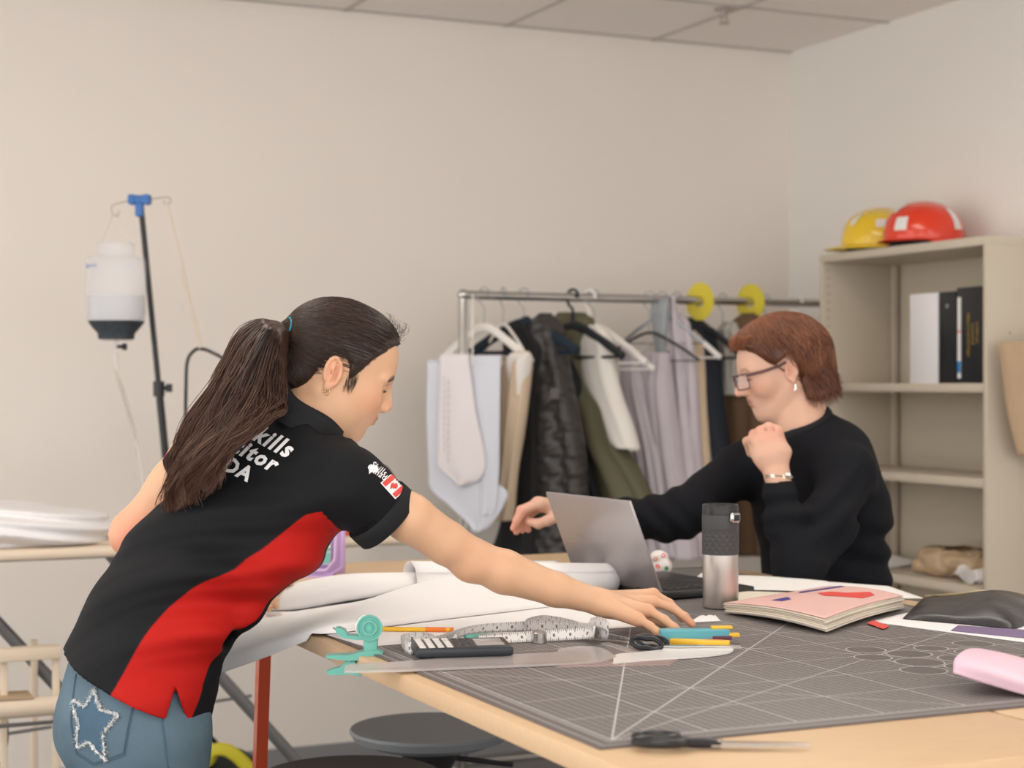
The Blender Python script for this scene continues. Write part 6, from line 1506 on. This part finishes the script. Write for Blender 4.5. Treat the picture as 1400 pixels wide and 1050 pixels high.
# --- hair: cap swept back to the tie, then the ponytail ---
M_hairA = hair_mat('dark_brown_hair', (.010,.0055,.0045), (.17,.080,.050), .40)
lo, hi = box_of([GH.w((-.12,-.1,-.08)), GH.w((.12,.1,.14)), GH.w((-.12,.1,.14)), GH.w((.12,-.1,-.08))], .02); S = Sdf(lo, hi, .0025)
S.ell(GH.w((-.007,0,.035)), (.0945,.081,.0795), GH.R, .01); S.ell(GH.w((.030,0,.034)), (.0650,.0670,.0700), GH.R, .03); S.ell(GH.w((-.045,0,-.024)), (.044,.058,.042), GH.R, .02)
tieL = np.array([-.098,0,.028])
S.cap(GH.w((-.072,0,.036)), GH.w(tieL+[-.004,0,0]), .024, .008, .012)
cut_local(S, GH, [(.0835,.079),(.066,.068),(.048,.040),(.034,.010),(.028,-.008),(.022,-.004),(.016,.022),(-.002,.034),(-.021,.026),(-.027,-.008),(-.027,-.038),(-.040,-.056),(-.11,-.066),(-.11,-.3),(.3,-.3),(.3,.081),(.12,.081)], k=.008)
S.disp(lambda x, y, z: .0012*vnoise(x*90, y*90, z*60, 41))
V, F = S.mesh(2); hair = mk('hair', V, F, M_hairA, girl, attrs={'rnd': np.full(len(V), .12)}); 
hb = bvh_of(V, F)
# strands over the cap
N = 2600; st = []; hc = np.array([-.008,0,.036])
loc = GH.loc(V); keep = np.nonzero((loc[:,2] > -.07))[0]
for q in rng.choice(keep, N):
    s0 = loc[q]; T_ = tieL+np.array([.004,0,0])+rng.normal(size=3)*.004; row = []
    for t in np.linspace(0, 1, 13):
        p = s0*(1-t)+T_*t; v_ = p-hc; dn_ = np.linalg.norm(v_)
        base = hc+v_*(1/np.sqrt((v_[0]/.098)**2+(v_[1]/.084)**2+(v_[2]/.082)**2)); w = (1-abs(2*t-1)**3) if t > 0 else 0
        row.append(base*w+p*(1-w) if t < .86 else p*1.0)
    st.append(GH.wl(np.array(row)+np.array([0,0,0])))
st = np.array(st)
# snap onto the cap
for a in range(st.shape[0]):
    for b_ in range(st.shape[1]):
        h = hb.find_nearest(Vector(st[a,b_]))
        if h[0] is not None: st[a,b_] = np.array(h[0])+np.array(h[1])*(.0008+.0010*((a*7+b_)%3 == 0))
Vs, Fs, r_, t_ = strands(st, .00045); mk('hair_strands', Vs, Fs, M_hairA, hair, attrs={'rnd': r_*.36})
# loose hairs along the hairline
st = []
for i in range(90):
    b0 = GH.w((.070+rng.uniform(-.03,.012), rng.uniform(-.05,.03), .078+rng.uniform(0,.025))); d_ = GH.R@nrm((.3,rng.uniform(-.5,.3),rng.uniform(.2,1))); L = rng.uniform(.01,.028)
    st.append([b0, b0+d_*L*.5, b0+d_*L-GH.R[:,0]*L*.3, b0+d_*L-GH.R[:,0]*L*.7])
Vs, Fs, r_, t_ = strands(np.array(st), .00022); mk('flyaway_hairs', Vs, Fs, M_hairA, hair, attrs={'rnd': r_*.5})
# baby hair / sideburn fade beside the ear
st = []
for i in range(160):
    y = -(.062+rng.uniform(0,.004)); x = rng.uniform(.020,.036); z = rng.uniform(-.016,.012); h = ghead_bvh.find_nearest(Vector(GH.w((x,y,z)))); b0 = np.array(h[0])+np.array(h[1])*.0004; d_ = GH.R@nrm((.25,0,-1)); st.append([b0, b0+d_*.006, b0+d_*.012])
Vs, Fs, r_, t_ = strands(np.array(st), .00016); mk('sideburn_hairs', Vs, Fs, M_hairA, hair, attrs={'rnd': r_*.5})
# ponytail
tie = GH.w(tieL-np.array([.004,0,0]))
G9 = [[(393,450,2.80),(362,441,2.80),(334,460,2.79),(308,508,2.76),(286,548,2.74),(264,588,2.73),(246,628,2.74),(234,666,2.76),(228,700,2.78)],
      [(393,451,2.80),(366,447,2.78),(342,476,2.76),(320,524,2.72),(300,565,2.70),(279,602,2.69),(258,640,2.69),(244,676,2.71),(238,705,2.73)],
      [(393,452,2.79),(371,451,2.76),(352,488,2.73),(336,535,2.69),(318,574,2.67),(294,608,2.655),(272,640,2.655),(257,668,2.67),(249,690,2.68)],
      [(394,454,2.79),(377,458,2.75),(363,500,2.72),(351,545,2.68),(336,580,2.66),(312,608,2.645),(292,632,2.645),(282,652,2.65),(278,668,2.655)],
      [(394,456,2.79),(384,468,2.76),(374,508,2.73),(366,543,2.70),(351,568,2.675),(329,587,2.65),(305,604,2.64),(292,620,2.64),(288,636,2.645)],
      [(394,458,2.80),(387,478,2.77),(384,512,2.745),(388,540,2.72),(384,556,2.70),(366,569,2.675),(345,580,2.655),(328,592,2.645),(318,602,2.64)]]
G9 = np.array([spl([P(*q) for q in g], 30) for g in G9])
N = 5200; st = np.zeros((N, 30, 3)); tt = np.linspace(0, 1, 30)
ncl = 120; clw = rng.random(ncl)*5; clp = rng.random(ncl)*6.28; cla = rng.uniform(.3, 1, ncl); clo = rng.normal(size=(ncl, 3))
Lend = 1-rng.random(N)**1.6*.32
for i in range(N):
    c_ = rng.integers(ncl); w = np.clip(clw[c_]+rng.normal()*.13, 0, 4.999); k_ = int(w); f = w-k_
    base = G9[k_]*(1-f)+G9[k_+1]*f; tl = tt*Lend[i]; base = np.stack([np.interp(tl, tt, base[:,j]) for j in range(3)], 1)
    sp = np.minimum(1, tl*4)[:,None]
    off = (clo[c_]*.0065*(.5+.7*tl[:,None])+rng.normal(size=3)*.0022)*sp*(np.array([1,1,1]))-FW*abs(rng.normal())*.012*np.sin(np.clip(tl*1.1,0,1)*PI)[:,None]
    wav = (np.sin(tl*PI*2*(1.8+cla[c_])+clp[c_])*.0125*cla[c_]*sp[:,0])[:,None]*RT+(np.cos(tl*PI*2*(2.0+cla[c_])+clp[c_])*.004*sp[:,0])[:,None]*FW
    st[i] = base+off+wav*np.minimum(1, tl*1.6)[:,None]
# keep off the shirt
Vs, Fs, r_, t_ = strands(st, .00060, .00018, tipfade=.35); mk('ponytail', Vs, Fs, M_hairA, hair, attrs={'rnd': np.clip(r_*.7+t_*.75-.22, 0, 1)})
lo, hi = box_of(G9.reshape(-1, 3), .05); S = Sdf(lo, hi, .005)
for g in range(5):
    q = (G9[g]+G9[g+1])/2
    for i in range(0, 24, 2): S.cap(q[i], q[i+2], .005+.008*min(1, i/6)*(1 if i < 16 else .4), .005+.008*min(1, (i+2)/6)*(1 if i < 16 else .3), .008)
V, F = S.mesh(2); mk('ponytail_core', V, F, M_hairA, hair, attrs={'rnd': np.full(len(V), .22)})
M_tie = mat('teal_hair_tie', (.02,.26,.38), .6)
ta = nrm(P(380,447,2.79)-P(400,456,2.80)); tc_ = P(394,450,2.800); a1 = nrm(np.cross(ta, FW)); b1 = np.cross(ta, a1)
mb = MB()
for k_ in (-1.2, 0, 1.2): mb.tube([tc_+ta*(.0026*k_)+.0178*math.cos(x)*a1+.0205*math.sin(x)*b1+ta*.0012*math.sin(2*x+k_) for x in np.linspace(0, 2*PI, 40, endpoint=False)], .0023, 8, closed=True)
mb.build('hair_tie', M_tie, girl)
M_gold2 = mat('gold', (.75,.55,.30), .2, metal=1)
for q in ((.001,-.0770,-.037), (-.005,-.0765,-.035)):
    c_ = GH.w(q); MB().tube([c_+GH.R@np.array([.0036*math.cos(x), 0, .0046*math.sin(x)]) for x in np.linspace(0, 2*PI, 24, endpoint=False)], .0006, 6, closed=True).build('hoop_earring', M_gold2, girl)
# ======================= the seated person ===============================
M_skinB = skin_mat('skin_fair', (.69,.42,.31), (.78,.30,.22), (.48,.17,.14), (.14,.065,.035))
wp = P
WH = Head(wp(1068, 506, 3.90), D(-.955,-.10,-.27), D(-.26,0,.96), .98)
wom = thing('person', 'seated person in black turtleneck with short auburn hair and glasses, fist at chin', 'person', wp(1120,800,3.85)*np.array([1,1,0]))
parts = []
lo, hi = box_of([WH.w((-.12,-.09,-.13)), WH.w((.13,.09,.13)), WH.w((-.12,.09,.13)), WH.w((.13,-.09,-.13)), wp(1105,620,3.90)], .03)
S = Sdf(lo, hi, .0026)
S.chain([wp(1112,625,3.90), wp(1098,585,3.89), WH.w((-.022,0,-.03))], [.066,.060,.056], .02)
S.ell(WH.w((.030,0,-.085)), (.035,.035,.020), WH.R, .03)
build_head(S, WH, woman=True, nose=1.0, lid=.001)
V, F = S.mesh(2); wA, lA, bA = head_attrs(V, WH, brow_k=.55); wA = np.clip(wA*.55, 0, 1); parts.append((V, F, wA, lA*.8, bA)); wheadb = bvh_of(V, F)
# near (left) forearm raised, fist under the chin
shN, elN, wrN = wp(1156,648,3.74), wp(1092,778,3.585), wp(1063,652,3.68)
lo, hi = box_of([shN, elN, wrN, wp(1045,590,3.72)], .08); S = Sdf(lo, hi, .0026)
S.chain([shN, elN], [.045,.038], .02); S.chain([elN, wrN], [.038,.0265], .02)
# back of the hand faces the viewer, fingers folded away beneath the chin
hb0, hb1 = wp(1060,640,3.69), wp(1049,606,3.70)
fd = nrm(hb1-hb0); 
S.ecap(wp(1062,648,3.685), wp(1056,622,3.69), RT, .0265, .020, .038, .022, .01); S.ecap(wp(1056,622,3.69), wp(1050,602,3.70), RT, .040, .022, .037, .020, .01)
kn = [wp(1031,600,3.715), wp(1040,590,3.705), wp(1051,585,3.70), wp(1062,589,3.70)]
for i, k_ in enumerate(kn):
    S.ell(k_, (.0115,.0115,.0115), k=.010)
    p1 = k_+D(-.012,.030,-.006); p2 = p1+D(.010,.012,-.026); p3 = p2+D(.014,-.006,-.010)
    S.cap(wp(1052+3*i-4,612,3.70), k_, .013, .0110, .008); S.cap(k_, p1, .0102, .0095, .003); S.cap(p1, p2, .0092, .0085, .003); S.cap(p2, p3, .0085, .0078, .003)
S.cap(wp(1046,634,3.69), wp(1032,618,3.705), .014, .011, .01); S.cap(wp(1032,618,3.705), wp(1028,605,3.735), .011, .0095, .004)
for i in range(3):
    m_ = (kn[i]+kn[i+1])/2+D(0,-.010,.0)+UP*.002; S.cap(m_, m_+D(.004,.0,-.022), .0022, .001, .004, sub=True)
V, F = S.mesh(2); wA = .35*np.exp(-((V-kn[1])@UP/.02)**2); 
for k_ in kn: wA = np.maximum(wA, .5*np.exp(-(np.linalg.norm(V-k_, axis=1)/.012)**2))
parts.append((V, F, wA*(np.linalg.norm(V-kn[1], axis=1) < .06), wA*0, wA*0))
# far (right) arm stretched out to the left, hand drooping over the laptop lid
shF, elF, wrF = wp(1008,640,3.98), wp(925,704,3.82), wp(796,699,3.74)
lo, hi = box_of([shF, elF, wrF, wp(695,730,3.70)], .08); S = Sdf(lo, hi, .0028)
S.chain([shF, elF], [.046,.038], .02); S.chain([elF, wp(860,703,3.78), wrF], [.032,.028,.0225], .02)
S.ecap(wrF, wp(768,694,3.73), UP, .020, .026, .0185, .034, .012); S.ecap(wp(768,694,3.73), wp(741,690,3.725), UP, .0185, .036, .0150, .038, .012)
kf = [wp(738,688,3.685), wp(735,687,3.71), wp(737,689,3.735), wp(742,692,3.76)]
ft = [[wp(716,697,3.685), wp(707,712,3.69), wp(702,722,3.695)], [wp(712,697,3.705), wp(706,713,3.71), wp(706,727,3.71)], [wp(716,700,3.735), wp(711,714,3.73), wp(714,725,3.725)], [wp(724,703,3.76), wp(719,715,3.755), wp(722,724,3.75)]]
for k_, f in zip(kf, ft):
    S.ell(k_, (.012,.012,.011), k=.008); S.cap(wp(765,697,3.73), k_, .014, .0115, .01); finger(S, [k_]+f, .0098, .003)
S.cap(wp(768,703,3.70), wp(748,712,3.685), .014, .012, .01); finger(S, [wp(748,712,3.685), wp(736,716,3.685), wp(724,713,3.69)], .0115, .004)
V, F = S.mesh(2); wA = np.clip(((wp(722,700,3.7)-V)@RT+.02)/.05, 0, 1)*.55; parts.append((V, F, wA, wA*0, wA*0))
# trunk and thighs, inside the clothes
lo, hi = box_of([wp(1120,600,3.9), wp(1120,900,3.9), shN, shF], .25); lo[2] = .05; S = Sdf(lo, hi, .009)
pel = np.array([*wp(1128,850,3.92)[:2], .68]); CW = [pel, wp(1122,770,3.92), wp(1108,690,3.90), wp(1098,640,3.90)]; SW = D(.62,-.76,.0)
for i in range(3): S.ecap(CW[i], CW[i+1], SW, [.12,.11,.11,.09][i], [.075,.07,.07,.05][i], [.12,.11,.11,.09][i+1], [.075,.07,.07,.05][i+1], .03)
S.chain([shF, wp(1060,632,3.93), wp(1110,630,3.88), shN], [.025,.028,.028,.025], .02); S.cap(wp(1108,650,3.9), wp(1108,612,3.9), .05, .045, .03)
kneN = np.array([*(pel+D(-.36,-.22,0))[:2], .62]); kneF = np.array([*(pel+D(-.42,.0,0))[:2], .62]); ftN = kneN*[1,1,0]+D(.05,0,.24); ftF = kneF*[1,1,0]+D(.05,0,.24)
for k_, a_, h_ in ((kneN, ftN, pel+D(-.03,-.07,0)), (kneF, ftF, pel+D(-.03,.07,0))): S.chain([h_, k_, a_], [.07,.05,.035], .03)
V, F = S.mesh(1); parts.append((V, F, *[np.zeros(len(V))]*3))
V, F = join([(p[0], p[1]) for p in parts]); at = {n_: np.concatenate([p[i] for p in parts]) for n_, i in (('warm',2),('lip',3),('brow',4))}
mk('body', V, F, M_skinB, wom, attrs=at); eyes(WH, wom, (.06,.05,.035), look=(1,0,-.40))
# --- turtleneck ---
M_knit = mat('black_knit', (.0075,.008,.011), .85, spec=.2, bump=.2, bscale=700)
lo, hi = box_of([wp(1120,560,3.9), wp(1125,880,3.9), shN, shF, elN, elF, wp(820,695,3.75), wp(1208,740,3.85)], .13); S = Sdf(lo, hi, .0045)
WWt = [(.158,.115),(.152,.112),(.158,.112),(.148,.095)]
CW2 = [wp(1128,850,3.92), wp(1128,775,3.92), wp(1118,700,3.90), wp(1106,640,3.90)]
for i in range(3): S.ecap(CW2[i], CW2[i+1], SW, *WWt[i], *WWt[i+1], .03)
S.cap(CW2[0], pel, .12, .12, .06)
S.chain([wp(1012,640,3.97), wp(1060,618,3.93), wp(1108,606,3.88), wp(1156,646,3.76)], [.052,.050,.058,.058], .05)
S.cap(wp(1150,620,3.86), wp(1172,700,3.83), .062, .066, .05)
S.chain([wp(1102,632,3.89), wp(1099,594,3.89)], [.074,.067], .03)
S.chain([wp(1158,652,3.74), wp(1130,715,3.66), elN], [.060,.056,.050], .03); S.ell(elN+UP*.004, (.048,.048,.042), k=.02)
S.chain([elN, wp(1075,715,3.63), wp(1064,660,3.67)], [.049,.043,.0345], .02)
S.chain([wp(1010,644,3.96), elF], [.057,.050], .03); S.chain([elF, wp(870,708,3.785), wp(821,697,3.752)], [.050,.040,.0285], .02)
S.cap(wp(950,700,3.84), wp(900,712,3.80), .046, .043, .03)
# folds: sleeve wrinkles and waist bunching
def wf(x, y, z):
    p = np.stack([x, y, z], -1); r = lambda c, s_: np.exp(-(((p-c)**2).sum(-1))/s_**2)
    a = (p-elN)@RT; c = (p-elN)@UP; b_ = (p-elN)@FW
    f = .0080*np.sin((c*.75-a*.65)*120+2.5*np.sin(a*18)+b_*15)*r(wp(1135,725,3.66), .11)
    f += .0060*np.sin((c-.3*a)*150+2*np.sin(a*30))*r(wp(1072,700,3.63), .06)
    f += .0055*np.sin((((p-elF)@RT)*.9+((p-elF)@UP)*.35)*115+3*np.sin(((p-elF)@UP)*25))*r(wp(895,705,3.80), .13)
    f += .0075*np.sin((c*1.0+.45*a)*95+2*np.sin(a*14))*r(wp(1185,755,3.84), .10)
    f += .0018*vnoise(x*26, y*26, z*26, 77); return f
S.disp(wf)
X, Y, Z = S.ax[0][:,None,None], S.ax[1][None,:,None], S.ax[2][None,None,:]
def cut_end(c, ax_, R, off=0.0):
    ax_ = nrm(ax_); S.g = np.maximum(S.g, np.where(((X-c[0])**2+(Y-c[1])**2+(Z-c[2])**2) < R*R, (X-c[0])*ax_[0]+(Y-c[1])*ax_[1]+(Z-c[2])*ax_[2]-off, -1)).astype(np.float32)
cut_end(wp(1064,658,3.672), D(-.08,0.05,.99), .07); cut_end(wp(820,697,3.752), D(-.98,0,.05), .06)
ncw = wp(1097,581,3.885); naw = nrm(D(-.42,-.18,.89)); cut_end(ncw, naw, .10, .004)
S.cap(wp(1063,640,3.68), wp(1066,664,3.67), .0285, .0300, .0, sub=True)
V, F = S.mesh(1); knit = mk('turtleneck', V, F, M_knit, wom)
# folded collar
V2 = []; n_ = 64; fs = nrm(np.cross(naw, UP)); fb_ = np.cross(naw, fs); cc_ = wp(1099,590,3.888)
for r, h in [(.0620,-.03),(.0612,.010),(.0630,.026),(.0665,.030),(.0730,.025),(.0770,.015),(.0760,.008),(.0800,-.002),(.0795,-.011),(.0840,-.022),(.0820,-.036)]:
    for j in range(n_):
        t_ = 2*PI*j/n_; V2.append(cc_+naw*(h+.0025*math.sin(3*t_+1))+(r+.0012*math.sin(7*t_+h*60))*(math.cos(t_)*fs+math.sin(t_)*fb_))
mk('rolled_collar', np.array(V2), grid_faces(11, n_, True), mat('collar_knit', (.008,.0085,.0115), .9, bump=.3, bscale=400, stretch=(1,1,.2)), wom)
# trousers and shoes (under the table)
lo, hi = box_of([pel, kneN, kneF, ftN, ftF], .15); S = Sdf(lo, hi, .008); S.ell(pel-UP*.01, (.17,.17,.10), k=.03)
for k_, a_, h_ in ((kneN, ftN, pel+D(-.03,-.07,0)), (kneF, ftF, pel+D(-.03,.07,0))): S.chain([h_, k_, a_], [.092,.068,.055], .03)
V, F = S.mesh(1); mk('trousers', V, F, mat('dark_trousers', (.02,.022,.03), .8), wom)
for a_ in (ftN, ftF):
    lo, hi = box_of([a_], .2); S = Sdf(lo, hi, .006); g0 = a_-UP*.07
    S.cap(g0+D(.02,0,.03), g0+D(-.13,0,.02), .042, .034, .03); S.cap(g0+D(.01,0,.03), a_, .042, .04, .03); S.plane(g0+UP*.0, (0,0,-1)); V, F = S.mesh(1); mk('shoe', V, F, M_shoe, wom)
# badge
bw = bvh_of(*[knit.data and np.array([v.co[:] for v in knit.data.vertices])+np.array(wmat(knit).translation)][0:1], F) if False else None
bc_ = wp(1096,714,3.70)
kv = np.array([v.co[:] for v in knit.data.vertices])+np.array(wmat(knit).translation); kf_ = np.array([p.vertices[:] for p in knit.data.polygons]); kb_ = bvh_of(kv, kf_)
for nm, px, m_, off in (('name_badge', [(-.012,-.014),(.009,-.018),(.012,.014),(-.012,.016)], mat('badge_pink', (.62,.28,.28), .5), .0015), ('badge_print', [(-.008,.004),(.009,.003),(.009,.009),(-.008,.010)], M_print, .0024), ('badge_print', [(-.003,-.012),(.006,-.013),(.006,-.006),(-.003,-.005)], M_red, .0024)):
    decal(nm, np.array(px), [(0,1,2,3)], wp(1098,715,3.78), RT, UP, kb_, m_, knit, off, .01)
# bracelet / watch
M_silver = mat('silver', (.75,.70,.64), .2, metal=1)
cb_ = wp(1066,653,3.678); bx = nrm(D(-.08,.05,.99)); s1 = nrm(np.cross(bx, FW)); s2 = np.cross(bx, s1)
for k_ in (0, 1): MB().tube([cb_+bx*(.0+.004*k_)+.0305*math.cos(x)*s1+.026*math.sin(x)*s2+UP*.004*math.cos(x) for x in np.linspace(0, 2*PI, 50, endpoint=False)], .0022, 8, closed=True).build('bracelet', M_silver, wom)
MB().box(wp(1077,650,3.66), (.012,.006,.012), np.stack([RT, FW, UP], 1), bev=.002).build('watch_case', M_silver, wom)
c_ = kn[0]*.5+wp(1036,606,3.70)*.5; MB().tube([wp(1033,604,3.712)+.0118*(math.cos(x)*D(.5,.3,.75)+math.sin(x)*D(-.3,.95,0)) for x in np.linspace(0, 2*PI, 30, endpoint=False)], .0014, 6, closed=True).build('ring', M_silver, wom)
# earring
q = WH.w((-.002,.0815,-.036)); MB().tube([q, q-UP*.010+RT*.001, q-UP*.016-RT*.001], [.0018,.0026,.0016], 8).build('earring', M_silver, wom)
# --- glasses ---
M_gl = mat('plum_frame', (.10,.035,.040), .3); M_lens = mat('lens_glass', (.85,.85,.9), .05, alpha=.22)
gz = -.001
gl = MB()
fr_pts = lambda y0: [(.098+.0*abs(t), y0+.0245*sx, gz+sz*.0165) for sx, sz, t in ((-1,.8,0),(-.85,1,0),(.85,1,0),(1,.8,0),(1,-.6,0),(.8,-1,0),(-.7,-1,0),(-1,-.6,0))]
def arcx(y): return .112-.0022*(abs(y)/.03)**2*2.2
for y0 in (-.0325, .0325):
    p_ = [WH.w((arcx(y), y, z)) for _, y, z in fr_pts(y0)]; g_ = MB(); g_.tube(spl(p_+[p_[0]], 50)[:-1], .0014, 8, closed=True); g_.build('lens_rim', M_gl, wom)
    mk('lens', np.array(spl(p_+[p_[0]], 40)[:-1]), [tuple(range(39))], M_lens, wom, smooth=False)
    sy = 1 if y0 > 0 else -1
    MB().tube([WH.w((arcx(.056), .058*sy, gz+.013)), WH.w((.095,.066*sy,gz+.013)), WH.w((.06,.0725*sy,gz+.012)), WH.w((.022,.0755*sy,gz+.014)), WH.w((.004,.0765*sy,gz+.018))], .0021, 8, flat=1.6).build('temple', M_gl, wom)
MB().tube([WH.w((arcx(0), -.009, gz+.008)), WH.w((arcx(0)+.002, 0, gz+.011)), WH.w((arcx(0), .009, gz+.008))], .0020, 8).build('bridge', M_gl, wom)
# --- auburn bob ---
M_hairB = hair_mat('auburn_hair', (.030,.009,.006), (.42,.150,.065), .38)
lo, hi = box_of([WH.w((-.14,-.11,-.13)), WH.w((.14,.11,.15)), WH.w((-.14,.11,.15)), WH.w((.14,-.11,-.13))], .02); S = Sdf(lo, hi, .0030)
S.ell(WH.w((-.014,0,.038)), (.107,.090,.091), WH.R, .01); S.ell(WH.w((.032,0,.044)), (.068,.072,.066), WH.R, .03); S.ell(WH.w((.064,0,.084)), (.026,.040,.011), WH.R, .02)
for y in (-1, 1): S.ecap(WH.w((-.045,.055*y,.02)), WH.w((-.050,.055*y,-.070)), WH.R[:,0], .058, .034, .040, .026, .02)
S.ecap(WH.w((-.070,0,.03)), WH.w((-.078,0,-.068)), WH.R[:,1], .085, .045, .070, .030, .03)
cut_local(S, WH, [(.090,.080),(.064,.064),(.042,.030),(.028,.016),(.016,.022),(-.004,.034),(-.020,.026),(-.026,-.004),(-.022,-.045),(-.022,-.080),(-.05,-.092),(-.10,-.080),(-.14,-.085),(-.14,-.3),(.3,-.3),(.3,.095),(.115,.092)], k=.008)
S.ell(WH.w((.02,0,-.06)), (.06,.075,.10), WH.R, .01, True)
S.disp(lambda x, y, z: .0016*vnoise(x*80, y*80, z*50, 51))
V, F = S.mesh(2); hairw = mk('hair', V, F, M_hairB, wom, attrs={'rnd': np.full(len(V), .22)}); hwb = bvh_of(V, F); loc = WH.loc(V)
# strands fall from a parting near the crown
crown = np.array([.020,-.020,.135]); st = []
outer = np.nonzero((loc[:,2] < .10))[0]
for q in rng.choice(outer, 5200):
    e = loc[q]; s0 = crown+rng.normal(size=3)*[.030,.006,.002]; side = 1 if e[1] > -.02 else -1; row = []
    front = np.clip((e[0]-.0)/.08, 0, 1)
    for t in np.linspace(0, 1, 12):
        p = s0*(1-t)+e*t; c_ = np.array([-.010,0,.030]); v_ = p-c_; base = c_+v_/np.sqrt((v_[0]/.112)**2+(v_[1]/.095)**2+(v_[2]/.098)**2); w = 1-abs(2*t-1)**3; row.append(base*w+p*(1-w))
    st.append(WH.wl(np.array(row)))
st = np.array(st); lc_ = WH.loc(st.reshape(-1, 3)).reshape(st.shape)
ear_ = (np.abs(lc_[:,:,0]+.003) < .020) & (np.abs(lc_[:,:,2]+.004) < .030)
st = st[~ear_.any(1)]; ph = rng.random(len(st))*6.28
for a in range(st.shape[0]):
    for b_ in range(st.shape[1]):
        h = hwb.find_nearest(Vector(st[a,b_]))
        if h[0] is not None: st[a,b_] = np.array(h[0])+np.array(h[1])*(.0010+.0018*abs(math.sin(ph[a]*3+b_*.5)))
Vs, Fs, r_, t_ = strands(st, .00060); mk('hair_strands', Vs, Fs, M_hairB, hairw, attrs={'rnd': np.clip(r_*.65+.40*(1-t_)-.08, 0, 1)})
# flicked ends at the nape and side
st = []
low = np.nonzero((loc[:,2] < -.03) & (loc[:,0] < -.010))[0]
for q in rng.choice(low, 1500):
    e = loc[q]; out_ = np.array([-.12 if e[0] < -.08 else .05, .10*np.sign(e[1]), -1]); L = rng.uniform(.008,.028); d_ = nrm(out_+rng.normal(size=3)*.12); cu = np.array([-.003*(e[0] < -.07),0,0])
    st.append(WH.wl(np.array([e+np.array([.0,.0,.012]), e, e+d_*L*.5, e+d_*L+cu])))
Vs, Fs, r_, t_ = strands(np.array(st), .00055, .00015, tipfade=.6); mk('hair_ends', Vs, Fs, M_hairB, hairw, attrs={'rnd': r_*.7})
# wispy fringe
st = []
for i in range(700):
    y = rng.uniform(-.05,.055); b0 = np.array([.062+rng.uniform(-.02,.02)-.3*abs(y)*.5, y, .108+rng.uniform(-.008,.004)-.25*abs(y)]); e = np.array([.100+rng.uniform(-.014,.006)-.6*max(0,abs(y)-.02), y+rng.uniform(.0,.016), .080+rng.uniform(-.010,.008)]); m_ = (b0+e)/2+np.array([.004,0,.006]); st.append(WH.wl(spl([b0, m_, e], 8)))
Vs, Fs, r_, t_ = strands(np.array(st), .00055, .00015, tipfade=.5); mk('fringe', Vs, Fs, M_hairB, hairw, attrs={'rnd': np.clip(r_*.6+.45, 0, 1)})
stool((pel[0], pel[1], 0), M_seat, 'grey round stool under the seated person, hidden behind the table edge', .5)
